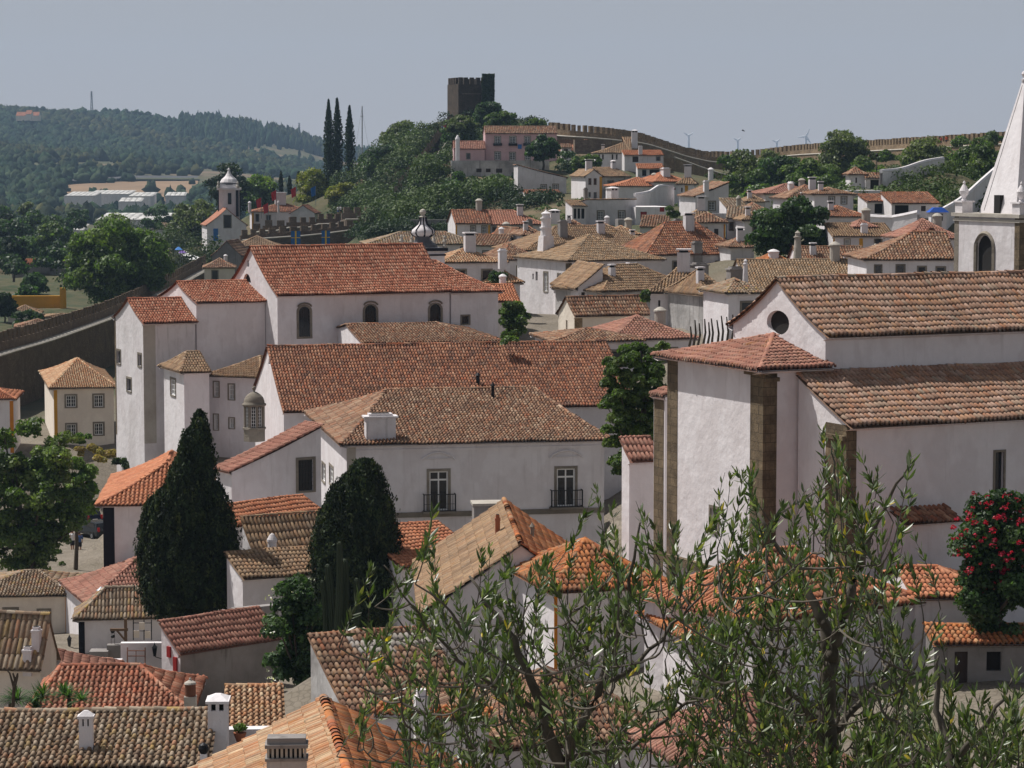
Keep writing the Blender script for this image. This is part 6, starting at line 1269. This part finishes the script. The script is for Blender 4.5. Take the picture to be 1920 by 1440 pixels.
m.bar(P(255,1252,127.3),P(255,1220,127.6),.02)
for y in(1220,1230): m.bar(P(239,y,127.5),P(272,y,127.5),.025)
m.build('frame',MATS['rust'],rt)
for (lab,x0,x1,y,yb_,Y,D_) in(('low grey wall left of the courtyard terrace',167,202,1222,1236,146,1),('curved top white terrace wall in the lower left courtyard',226,306,1206,1290,128,.4),('low white courtyard wall behind the red hipped roof',150,228,1238,1290,127,.4),('small grey stepped wall below the pulley',200,232,1210,1240,146.5,.6)):
    hs_(lab,(x0,y,Y),2,name='courtyard_wall',cat='garden wall',xr=x1,D=D_,yb=yb_,roof='flat',wall='white' if 'white' in lab else 'grey',gcp=Y>140)
b=P(450,1390,84); pot=empty('flower_pot',(b[0],b[1],b[2]),'terracotta pot with a green succulent on the small ledge by the large white chimney','flower pot'); m=MB(); m.lathe(b,[(.12,0),(.2,.22),(.22,.3),(.18,.3)],14); m.build('pot',MATS['terracotta'],pot)
r=np.random.default_rng(2); V,Q,T=crown_np(r,[(b+np.array([0,0,.42]),.2)],260,.1,'mid'); mesh_np('plant',V,Q,MATS['leaf'],pot,T)
hs_('low white ledge wall with a small vent beside the large white chimney',(428,1368,84.6),4,name='courtyard_wall',cat='garden wall',xr=515,D=.5,yb=1400,roof='flat',wall='white',wins=[('f',467,1373,479,1379,'hole')])
b=P(382,1437,78); ball=empty('post_lamp',(b[0],b[1],b[2]-1),'small white post with a black ball finial beside the large white chimney','post'); m=MB(); m.box((b[0],b[1],(Zof(1413,78)+b[2]-1)/2),(.2,.2,Zof(1413,78)-b[2]+1),0); m.build('post',MATS['white'],ball); m=MB(); m.lathe((b[0],b[1],Zof(1413,78)-.02),[(.05,0),(.13,.06),(.17,.18),(.13,.3),(.03,.36)],14); m.build('ball',MATS['iron'],ball)
b=P(357,1305,92); rc=empty('round_chimney',(b[0],b[1],b[2]-1),'round rust red metal chimney with a shell shaped stone cap above the bottom left roof','chimney'); m=MB(); m.box((b[0],b[1],b[2]-.7),(.42,.42,1.4)); m.build('base',MATS['mortar'],rc); m=MB(); m.lathe(b,[(.2,0),(.2,.45)],14); m.build('shaft',MATS['rust'],rc); m=MB(); m.lathe((b[0],b[1],b[2]+.45),[(.23,0),(.2,.06),(.05,.14),(.04,.2),(.01,.24)],14); m.build('cap',MATS['mortar'],rc)
# white chimney and parapet right of the striped roof
b=P(790,1400,78); wc=empty('roof_chimney',(b[0],b[1],b[2]-1.5),'slim white chimney with small cap right of the striped roof','chimney'); m=MB(); m.box((b[0],b[1],(Zof(1305,78)+b[2]-1.5)/2),(.4,.45,Zof(1305,78)-b[2]+1.5),.2); m.build('shaft',MATS['white'],wc); m=MB(); m.box((b[0],b[1],Zof(1298,78)),(.28,.3,.2),.2); m.build('cap',MATS['white'],wc)
hs_('white parapet wall with tile coping running behind the olive at bottom centre',(700,1338,84),-12,name='parapet_wall',cat='garden wall',xr=905,D=1.0,yb=1470,roof='shedf',rise=.12,wall='white',pal='fire',ov=.1)
for px_ in (110,160,210,260,310):
    for Yv in (128,134,140,145): q_=P(px_,1240,Yv); GCP.append((q_[0],Yv,CZ-30.2,5))
# ================================================================ distant technical things
def turbine(label,px,ybase,yhub,rpx,rot,Y=4600):
    b=P(px,ybase+25,Y); hb=P(px,yhub,Y); rt=empty('wind_turbine',b,label,'wind turbine','wind turbines on the horizon'); m=MB(); m.tube([b,hb],[3.2,1.9],8); m.build('tower',MATS['turbine'],rt); m=MB(); m.box((hb[0],hb[1],hb[2]),(3.5,7,3.5)); m.build('nacelle',MATS['turbine'],rt)
    for k in range(3):
        t=R(rot+120*k); e=hb+np.array([math.cos(t),0,math.sin(t)])*rpx*Y/F+np.array([0,-4,0]); m=MB(); m.tube([hb+np.array([0,-4,0]),hb*.7+e*.3,e],[1.6,2.0,.5],5); m.build('blade',MATS['turbine'],rt)
turbine('wind turbine left of four behind the ridge wall',1291,275,254,11,30); turbine('faint wind turbine second from left, blades just over the wall',1383,285,263,9,35); turbine('faint low wind turbine right of the middle of the wall',1456,278,266,9,40); turbine('largest wind turbine with one blade pointing up right',1511,270,256,16,65)
def pylon(label,px,y0,y1,wpx,Y):
    b=P(px,y1,Y); t_=P(px,y0,Y); rt=empty('power_pylon',b,label,'pylon','lattice pylons on the hill'); W2=wpx/(F/Y)/2; m=MB(); h_=t_[2]-b[2]
    for sx in(-1,1):
        for sy in(-1,1): m.bar((b[0]+sx*W2,b[1]+sy*W2,b[2]),(b[0]+sx*W2*.25,b[1]+sy*W2*.25,t_[2]),.35)
    for i in range(6):
        z0=b[2]+h_*i/6; z1=b[2]+h_*(i+1)/6; k0=W2*(1-.75*i/6); k1=W2*(1-.75*(i+1)/6); m.bar((b[0]-k0,b[1]-k0,z0),(b[0]+k1,b[1]-k1,z1),.2); m.bar((b[0]+k0,b[1]-k0,z0),(b[0]-k1,b[1]-k1,z1),.2)
    m.build('mast',MATS['steel'],rt)
    for q_ in(.72,.84,.96): m=MB(); m.bar((b[0]-W2*1.7,b[1],b[2]+h_*q_),(b[0]+W2*1.7,b[1],b[2]+h_*q_),.3); m.build('cross_arm',MATS['steel'],rt)
pylon('tall lattice pylon on the hill skyline at the left',172,171,206,4,3250); pylon('smaller lattice pylon on the falling end of the hill',561,230,262,3,3250)
b=P(679,300,900); rt=empty('radio_mast',b,'slender guyed radio mast rising behind the trees left of the castle','mast'); t_=P(679,199,900); m=MB(); m.tube([b,t_],[.22,.18],5); m.bar((b[0]-.5,b[1],Zof(218,900)),(b[0]+.5,b[1],Zof(218,900)),.12); m.build('mast',MATS['steel'],rt)
m=MB()
for sx in(-1,1): m.bar((b[0]+sx*3,b[1],b[2]),(b[0],b[1],Zof(203,900)),.03)
m.build('guy_wire',MATS['steel'],rt)
b=P(1393,245,300); rt=empty('bird',b,'tiny dark bird in flight above the ridge wall','bird'); m=MB(); m.tube([b+np.array([-.16,0,.03]),b,b+np.array([.16,0,-.04]),b+np.array([.24,0,-.04])],[.01,.06,.05,.02],6); m.build('body',MATS['cloth_dark'],rt)
for s_ in(-1,1): m=MB(); m.poly([b+np.array([-.05,0,.02]),b+np.array([.08,0,.02]),b+np.array([.02,s_*.35,.14]),b+np.array([-.12,s_*.5,.1])]); m.build('wing',MATS['cloth_dark'],rt)
# warehouses in the valley
for k,(x0,x1,y,yb_,Y,D_,l_) in enumerate(((120,175,367,379,1520,30,'long low white warehouse on the left of the valley group'),(165,240,364,374,1560,30,'broad white roofed warehouse in the middle of the valley group'),(240,282,368,384,1480,25,'white warehouse with grey right part of the valley group'),(222,262,378,388,1450,12,'small white office block in front of the warehouses'),(310,345,367,372,1500,10,'tiny white building by the motorway right of the warehouses'),(85,150,432,445,900,15,'long white low building between valley trees'),(180,310,412,430,960,25,'long pale grey roofed hall behind the largest tree'),(285,312,430,446,760,12,'small pale house with brown roof right of the largest tree'))):
    hs_(l_,(x0,y,Y),0,name='warehouse',cat='warehouse',xr=x1,D=D_,yb=yb_,roof='shedf' if k<7 else 'gx',rise=2.0,wall='white' if k!=6 else 'worn',pal='ware' if k<7 else 'tan',p=3 if k<7 else .5,q=5 if k<7 else .6,cornice=False)
for k,(x0,x1,y,yb_,l_) in enumerate(((30,72,217,222,'long low house with orange roof high on the left hill'),(48,58,214,219,'small orange roofed wing on the left hill house'))):
    hs_(l_,(x0,y,3000-k*20),0,name='hill_house',cat='house',xr=x1,D=14,yb=yb_+3,roof='gx',rise=4.5,wall='cream',pal='orange',p=1.5,q=2,ov=1,gcp=False)
# ================================================================ ground
for Yv in (520,620,720,820,950,1100):
    for pv in (-40,60,160,260,340): GCP.append(((pv-960)/F*Yv,Yv,CZ-28-4*(Yv>600),6))
G=np.array(GCP); print('gcp',len(G))
def skyline(px):  # image row of the far ridge
    return np.interp(px,[-800,-200,0,60,140,230,300,345,400,460,520,570,600,640,700,800,1000,3000],[205,198,203,210,214,216,226,232,233,243,255,268,280,292,300,305,306,306])
def ground_z(x,y):
    x=np.asarray(x,float);y=np.asarray(y,float)
    num=np.zeros_like(x);den=np.zeros_like(x)
    for g in G:
        d2=(x-g[0])**2+(y-g[1])**2+2.0; w_=g[3]/d2**1.6; num+=w_*g[2]; den+=w_
    # weak far prior
    w0=1/(95.**2)**1.6; num+=w0*(CZ-33); den+=w0
    zn=num/den
    px=960+F*x/np.maximum(y,50); zr=CZ+(HOR-(skyline(px)+4))/F*3300
    t=np.clip((y-1450)/(3300-1450),0,1); t2=.62*t+.38*t**2.2
    bench=8*np.sin(x*.004+t*9)*np.exp(-((t-.5)/.4)**2)+5*np.sin(x*.011+2+t*14)*t*(1-t)*2
    hill=(CZ-32)*(1-t2)+zr*t2+bench
    hill=np.where(y>3300,zr-(y-3300)*.12,hill)
    hill=np.where(y>1450,hill,CZ-32)
    hill=np.maximum(hill,CZ-40)
    w_=np.clip((y-760)/350,0,1); w_=w_*w_*(3-2*w_)
    return zn*(1-w_)+hill*w_
xs=np.unique(np.concatenate([np.linspace(-900,-160,24),np.arange(-160,170,3.0),np.linspace(175,900,20)]))
ys=np.unique(np.concatenate([np.linspace(-60,50,9),np.arange(50,640,3.0),np.linspace(645,1400,32),np.linspace(1430,4300,70)]))
X,Y_=np.meshgrid(xs,ys); X=X*np.maximum(1,(Y_/900)); Z=ground_z(X,Y_)
nx,ny_=len(xs),len(ys); i=np.arange(nx*ny_).reshape(ny_,nx)
Q=np.stack([i[:-1,:-1],i[:-1,1:],i[1:,1:],i[1:,:-1]],-1).reshape(-1,4)
mt,n,b=newmat('ground'); co=wco(n); n1=noise(n,co,.03,6,.7); n2=noise(n,co,.4,6,.7); n3=noise(n,co,.006,6,.65)
c=mix(n,ramp(n,n2,.4,.65),(.035,.055,.022),(.10,.09,.05)); c=mix(n,ramp(n,n1,.45,.62),c,(.10,.09,.045)); c=mix(n,ramp(n,n3,.52,.6),c,(.17,.12,.075))
at=N(n,'ShaderNodeAttribute',attribute_name='Col'); vo=N(n,'ShaderNodeTexVoronoi',Scale=3.2,feature='DISTANCE_TO_EDGE'); n.links.new(co,vo.inputs['Vector']); cob=mix(n,ramp(n,vo.outputs['Distance'],.0,.12),(.45,.45,.45),(1,1,1)); c=mix(n,at.outputs['Color'],c,mix(n,ramp(n,n2,.35,.7),(.22,.19,.155),(.14,.12,.09))); c=mix(n,.6,c,cob,'MULTIPLY')
n.links.new(c,b.inputs['Base Color']); b.inputs['Roughness'].default_value=1
zz_=Z.reshape(-1); yyy=Y_.reshape(-1); xxx=X.reshape(-1)
urb=np.clip((300-yyy)/60,0,1)*np.clip((xxx+75)/10,0,1)+np.clip((240-yyy)/15,0,1)*np.clip((xxx+75)/10,0,1); urb=np.clip(urb,0,1)
go=tag(mesh_np('ground',np.stack([X,Y_,Z],-1).reshape(-1,3),Q,mt,smooth=True,tint=np.repeat(urb[:,None],3,axis=1)),kind='structure')
def scatter(name,label,pxr,Yr,n,rad,pal,nl,leaf,cond=None,cat='bushes',seed=1,flat=.75,dk=1.):
    r=np.random.default_rng(seed); Y=r.uniform(*Yr,n); px=r.uniform(*pxr,n); X=(px-960)/F*Y; Z_=ground_z(X,Y); py=HOR+(CZ-Z_)/Y*F
    k=np.ones(n,bool) if cond is None else cond(px,py,X,Y)
    X,Y,Z_=X[k],Y[k],Z_[k]; bl=[(np.array([x,y,z+rad*.25]),rad*r.uniform(.5,1.3)) for x,y,z in zip(X,Y,Z_)]
    V,Q,T=crown_np(r,bl,nl,leaf,pal,squash=flat); T=(T.mean(0)*.35+T*.5)*dk; o=mesh_np(name,V,Q,MATS['leaf_dark'],None,T,loc=(X[0],Y[0],Z_[0])); return tag(o,label,cat,kind='stuff')
free=lambda X,Y: np.array([min([1e9]+[ (x-g[0])**2+(y-g[1])**2 for g in HB])>0 for x,y in zip(X,Y)])
HB=[]
for o in bpy.data.objects:
    if o.type=='MESH' and o.name.split('.')[0]=='roof' and o.parent:
        c=[o.matrix_world@Vector(v) if 0 else Vector(v)+Vector(parent_loc(o)) for v in o.bound_box]; HB.append((min(v.x for v in c)-1.5,max(v.x for v in c)+1.5,min(v.y for v in c)-2.5,max(v.y for v in c)+1.5))
scatter_near=1
HBa=np.array([(a,b,c-4,d) for a,b,c,d in HB]); WP=np.array(WPX)
def clear(X,Y):
    ins=(X[:,None]>HBa[:,0])&(X[:,None]<HBa[:,1])&(Y[:,None]>HBa[:,2])&(Y[:,None]<HBa[:,3]); pxx=960+F*X/Y; nw=(np.abs(pxx[:,None]-WP[:,0])<13)&(Y[:,None]>WP[:,1]-np.where((WP[:,0]>690)&(WP[:,0]<860),48,16))&(Y[:,None]<WP[:,1]+3); return ~(ins.any(1)|nw.any(1))
scatter('hillside_scrub','thick green scrub over the whole slope of the castle hill',(640,1075),(415,600),2600,2.0,'deep',130000,.29,lambda px,py,X,Y:clear(X,Y)&(py<450)&~((px>1055)&(py>325))&~((px>838)&(px<1055)&(Y>455)&(Y<505)),seed=3,dk=.62)
scatter('hillside_trees','larger rounded trees standing among the scrub of the castle hill',(640,1000),(430,600),150,4.0,'mid',42000,.34,lambda px,py,X,Y:clear(X,Y)&(py<430)&(py>262)&~((px>825)&(px<1060)&(Y>440)&(Y<505)),seed=14,flat=.95,dk=.8)
scatter('hillside_scrub','taller dark bushes among the scrub of the castle hill',(690,1000),(440,600),300,3.0,'mid',34000,.32,lambda px,py,X,Y:clear(X,Y)&(py<430)&(py>250)&~((px>835)&(px<1055)&(Y>450)&(Y<505)),seed=4)
scatter('garden_scrub','green undergrowth along the foot of the ridge wall at the right',(1350,1900),(288,530),1300,1.6,'mid',60000,.27,lambda px,py,X,Y:clear(X,Y)&(py<402),seed=5,dk=.8)
vc=lambda px,py,X,Y:clear(X,Y)&(np.sin(X*.03+Y*.017)+np.sin(Y*.041)>-.75)&~((px>90)&(px<345)&(Y>850))&~((px<135)&(Y>455)&(Y<562))
scatter('valley_scrub','dark evergreen bushes scattered over the near valley beyond the left town wall',(-40,440),(430,820),330,3.6,'dark',42000,.36,vc,seed=6,dk=1.1,flat=.95)
scatter('valley_scrub','grey green olive like bushes scattered over the near valley beyond the left town wall',(-40,440),(430,820),230,2.8,'olive',30000,.34,vc,seed=16,dk=.62,flat=.95)
scatter('valley_scrub','fresh green broadleaf bushes scattered over the near valley beyond the left town wall',(-40,440),(430,820),240,4.2,'mid',40000,.38,vc,seed=26,dk=.62,flat=.95)
scatter('valley_scrub','woodland strips and hedges in the farther valley below the hill',(-40,560),(820,1380),620,4.6,'deep',46000,.62,vc,seed=36,dk=.62,flat=.95)
scatter('town_weeds','weeds and small bushes between the houses of the upper town',(860,1560),(250,440),420,.8,'mid',9000,.26,lambda px,py,X,Y:clear(X,Y),seed=7)
scatter('town_weeds','weeds and small shrubs in the yards and along the lanes of the lower town',(60,1100),(84,235),260,.4,'mid',9000,.12,lambda px,py,X,Y:clear(X,Y),seed=8)
# ================================================================ forest on the far hill
r=np.random.default_rng(77); n_=15000
yy=1250+(3420-1250)*r.random(n_)**.85; px=r.uniform(-60,760,n_); xx=(px-960)/F*yy
d1=np.sin(xx*.012+1)+np.sin(yy*.006+xx*.004)+.7*np.sin(xx*.03-yy*.011)+r.normal(0,.55,n_)
ridge=(yy>3050); keep=(d1>-.75)|ridge|(yy<1500)&(d1>-1.3)
strip_=(px>120)&(px<372)&(yy>1560)&(yy<1800)&(r.random(n_)<.85); keep&=~strip_
wh=(px>95)&(px<350)&(yy>1380)&(yy<1560); keep&=~wh
xx,yy,px=xx[keep],yy[keep],px[keep]; zz=ground_z(xx,yy); n_=len(xx)
ico=MB(); ico.lathe((0,0,0),[(.02,-.5),(.75,-.3),(1.0,.15),(.8,.6),(.4,.9),(.02,1.0)],7); IV=np.array(ico.v); IQ=[f for f in ico.f if len(f)==4]; IQ=np.array(IQ)
sz=r.uniform(2.6,5.2,n_)*np.where(yy>3000,1.15,1); hz=sz*r.uniform(.8,1.5,n_); con=(px>340)&(yy>2900); hz=np.where(con,sz*2.2,hz); sz=np.where(con,sz*.75,sz)
V=IV[None,:,:]*np.stack([sz,sz,hz],1)[:,None,:]*(1+r.normal(0,.16,(n_,len(IV),1)))+np.stack([xx,yy,zz+hz*.35],1)[:,None,:]
Q=(IQ[None,:,:]+(np.arange(n_)*len(IV))[:,None,None]).reshape(-1,4)
pa=np.array(GREENS['far']); T=pa[r.integers(0,4,n_)]*r.uniform(.35,1.0,n_)[:,None]; T=np.where((np.sin(xx*.02+yy*.01)>.55)[:,None],T*np.array([1.5,1.05,.9]),T)
tag(mesh_np('hill_forest',V.reshape(-1,3),Q,MATS['far_leaf'],None,np.repeat(T,len(IV),axis=0)),'mixed woodland and scrub covering the far hill','forest',kind='stuff')
for px_,w_,h_,l_ in((160,9,6,'flat topped pine on the hill skyline beside the pylon'),(237,12,10,'umbrella pine on the hill skyline, left of three'),(253,12,10,'umbrella pine on the hill skyline, middle of three'),(278,15,14,'umbrella pine on the hill skyline, right of three')):
    tree('umbrella_pine',l_,px_,skyline(px_)-h_-2,skyline(px_)-1,w_,3200,pal='far',n=500,leaf=1.6,group='umbrella pines on the skyline',nb=10,yroot=float(skyline(px_))+4,core=False,gcp=False)
# motorway line and dry bank at the foot of the hill
def gstrip(name,xs_,y0,y1,mat,dz,kind='structure'):
    V=[];Q=[]
    for i,(x,ya,yb2) in enumerate(zip(xs_,y0,y1)):
        for yv in(ya,yb2): X_=(x-960)/F*yv; V.append((X_,yv,float(ground_z(np.array([X_]),np.array([yv]))[0])+dz))
        if i: n=2*i; Q.append((n-2,n,n+1,n-1))
    return tag(mesh_np(name,V,Q,mat),kind=kind)
plain('dry_earth',(.27,.18,.11),.95,0,.35,.02); plain('asphalt',(.07,.07,.075),.9)
xl_=list(range(125,381,8)); gstrip('dry_bank',xl_,[1600+ (x-125)*.1 for x in xl_],[1790+(x-125)*.25 for x in xl_],MATS['dry_earth'],.8); gstrip('motorway',xl_,[1800+(x-125)*.25 for x in xl_],[1830+(x-125)*.25 for x in xl_],MATS['asphalt'],2.5)
# haze
bm=MB(); bm.box((0,2150,40),(7200,5300,420)); hz_=bm.build('haze',MATS['white']); hz_.data.materials.clear(); hm=bpy.data.materials.new('haze'); hm.use_nodes=True; hn=hm.node_tree; hn.nodes.clear()
ou=hn.nodes.new('ShaderNodeOutputMaterial'); pv=hn.nodes.new('ShaderNodeVolumePrincipled'); pv.inputs['Density'].default_value=.000085; pv.inputs['Color'].default_value=(.50,.72,1,1); pv.inputs['Anisotropy'].default_value=.1
hn.links.new(pv.outputs[0],ou.inputs['Volume']); hz_.data.materials.append(hm); tag(hz_,kind='stuff'); hz_['label']='pale summer haze in the air over the valley'; hz_['category']='haze'
# ================================================================ foreground olive trees
def bez(a,b,c,n): t=np.linspace(0,1,n)[:,None]; return (1-t)**2*a+2*t*(1-t)*b+t*t*c
def olive(label,stems,env,nsh,xr,ybot,seed,Yr=(10.6,13.2),leafk=1.0):
    """stems: list of pixel polylines [(px,py,Y,rad)...]; env: [(px,ytop)] crown outline; shoots fill below it"""
    r=np.random.default_rng(seed); s0=P(*stems[0][0][:3]); root=empty('olive_tree',(s0[0],s0[1],s0[2]-1.2),label,'tree','olive trees in the foreground')
    tr=MB(); spts=[]
    for st in stems:
        q_=[P(*p_[:3]) for p_ in st]; rad=[p_[3] for p_ in st]; pts=[];rr=[]
        for i in range(len(q_)-1):
            for t in np.linspace(0,1,6)[:-1]:
                pts.append(q_[i]*(1-t)+q_[i+1]*t+r.normal(0,.008,3)); rr.append(rad[i]*(1-t)+rad[i+1]*t)
        pts.append(q_[-1]); rr.append(rad[-1]); tr.tube(pts,rr,8); spts+=pts
    tr.build('trunk',MATS['bark_olive'],root,smooth=True)
    S=np.array(spts); ex=[e[0] for e in env]; ey=[e[1] for e in env]
    tw=MB(); LV=[];LT=[]
    k=0
    while k<nsh:
        px=r.uniform(*xr); top=np.interp(px,ex,ey,left=2000,right=2000)
        if top>ybot: continue
        u=r.random()**.8; py=top+(ybot-top)*u; Y=r.uniform(*Yr)
        if u<.12: py=top+r.uniform(0,25)
        tip=P(px,py,Y); L=r.uniform(.22,.5)*(1.1 if u<.3 else .85)
        lean=r.normal(0,.30); d=np.array([lean,r.normal(0,.3),-1.0]); d/=np.linalg.norm(d)
        base=tip+d*L; midp=(tip+base)/2+r.normal(0,.03,3)
        # connect to the closest lower stem point
        dd=np.linalg.norm((S-base)*np.array([1,.6,.8]),axis=1)+np.where(S[:,2]>base[2]+.02,.8,0); j=int(np.argmin(dd))
        if dd[j]>.07:
            c0=S[j]; cm=(c0+base)/2+np.array([0,0,-.05])+r.normal(0,.03,3); cc=bez(c0,cm,base,6); tw.tube(cc,np.linspace(.0055+.004*min(dd[j],1.2),.0035,6),4)
            S=np.vstack([S,cc[2:]]) if len(S)<2600 else S
        sh_=bez(base,midp,tip,7); tw.tube(sh_,np.linspace(.0036,.0012,7),3)
        n=int(L/.0175*leafk*r.uniform(.6,1.0)); ts=np.sort(r.uniform(.12,1,n)); ax=(tip-base)/L
        e1=np.cross(ax,(0,1,0)); e1/=np.linalg.norm(e1); e2=np.cross(ax,e1); ph=r.uniform(0,6.28); tone=r.uniform(.7,1.3)
        for i,t in enumerate(ts):
            p_=(1-t)**2*base+2*t*(1-t)*midp+t*t*tip
            for sg in(0,math.pi):
                if r.random()<.12: continue
                a_=ph+i*1.57+sg+r.normal(0,.35); out=e1*math.cos(a_)+e2*math.sin(a_); sp=r.uniform(.45,1.0)*(1-.45*t)
                dl=ax*math.cos(sp)+out*math.sin(sp)+np.array([0,0,-.12]); dl/=np.linalg.norm(dl); ll=r.uniform(.036,.072)*(1-.25*(t>.93))
                sd=np.cross(dl,out+r.normal(0,.35,3)); sd/=np.linalg.norm(sd)+1e-9; nn=np.cross(sd,dl); wv=ll*.125; cv=nn*ll*r.uniform(-.08,.1)
                LV.append([p_,p_+dl*ll*.33+sd*wv+nn*wv*.3+cv*.5,p_+dl*ll*.7+sd*wv*.8+nn*wv*.25+cv*.9,p_+dl*ll+cv,p_+dl*ll*.7-sd*wv*.8+nn*wv*.25+cv*.9,p_+dl*ll*.33-sd*wv+nn*wv*.3+cv*.5])
                q_=r.random(); c=np.array((.056,.088,.028)) if q_<.68 else (np.array((.15,.18,.10)) if q_<.93 else (np.array((.15,.16,.05)) if q_<.992 else np.array((.55,.42,.04))))
                LT.append(c*tone*r.uniform(.7,1.35))
        k+=1
    tw.build('twigs',MATS['bark_olive'],root)
    LV=np.array(LV); n=len(LV); base=np.arange(n)[:,None]*6
    Q=np.concatenate([base+np.array([[0,1,2,3]]),base+np.array([[0,3,4,5]])]); mesh_np('foliage',LV.reshape(-1,3),Q,MATS['leaf_olive'],root,np.repeat(np.array(LT),6,axis=0))
    print(label,'leaves',n)
olive('tallest foreground olive tree with a forked dark trunk right of centre',
 [[(1560,1560,11.6,.05),(1555,1440,11.6,.047),(1550,1340,11.7,.042),(1560,1240,11.7,.036)],[(1560,1240,11.7,.034),(1545,1170,11.7,.026),(1500,1080,11.8,.016),(1420,960,11.9,.006)],[(1560,1240,11.7,.033),(1580,1150,11.6,.026),(1610,1060,11.6,.017),(1650,960,11.5,.010),(1700,880,11.4,.004)],
  [(1545,1170,11.7,.018),(1560,1060,11.9,.013),(1570,930,11.9,.007),(1560,830,11.9,.003)],[(1552,1400,11.6,.02),(1500,1320,11.4,.014),(1430,1240,11.3,.008),(1380,1150,11.2,.004)],[(1556,1380,11.7,.02),(1640,1290,11.8,.012),(1700,1200,11.8,.006)]],
 [(1335,1010),(1360,880),(1400,860),(1440,880),(1480,850),(1520,790),(1560,800),(1600,810),(1640,880),(1690,840),(1735,815),(1758,900),(1720,1020),(1700,1090),(1720,1250)],330,(1335,1755),1470,5)
olive('wide low foreground olive tree spreading across the bottom centre',
 [[(1060,1560,12.0,.04),(1050,1440,12.0,.034),(1020,1330,12.0,.026),(960,1200,12.0,.015),(880,1080,12.1,.006)],[(1050,1440,12.0,.026),(1120,1300,11.9,.018),(1170,1150,11.9,.011),(1200,980,11.8,.005)],[(1020,1330,12.0,.015),(900,1270,11.8,.010),(800,1180,11.7,.006),(720,1060,11.6,.003)],[(1120,1300,11.9,.013),(1240,1200,12.1,.009),(1330,1100,12.2,.004)],[(1055,1430,12,.016),(1180,1400,12.2,.012),(1300,1310,12.3,.008),(1380,1240,12.3,.004)]],
 [(690,1050),(735,1020),(760,1090),(800,1000),(818,930),(835,1010),(870,1040),(930,1010),(980,1060),(1050,1030),(1090,950),(1120,900),(1180,960),(1225,860),(1262,900),(1290,960),(1330,1050),(1400,1150)],350,(690,1400),1470,6)
olive('foreground olive tree at the bottom right corner with thin low shoots',
 [[(1800,1560,10.6,.03),(1790,1440,10.6,.025),(1760,1330,10.7,.014),(1760,1230,10.7,.005)],[(1790,1440,10.6,.018),(1860,1340,10.5,.010),(1910,1260,10.5,.004)],[(1790,1440,10.6,.016),(1690,1370,10.8,.009),(1640,1300,10.8,.004)]],
 [(1600,1330),(1660,1300),(1720,1260),(1765,1140),(1800,1250),(1840,1290),(1870,1230),(1920,1250)],130,(1600,1935),1470,7,(9.8,11.6))
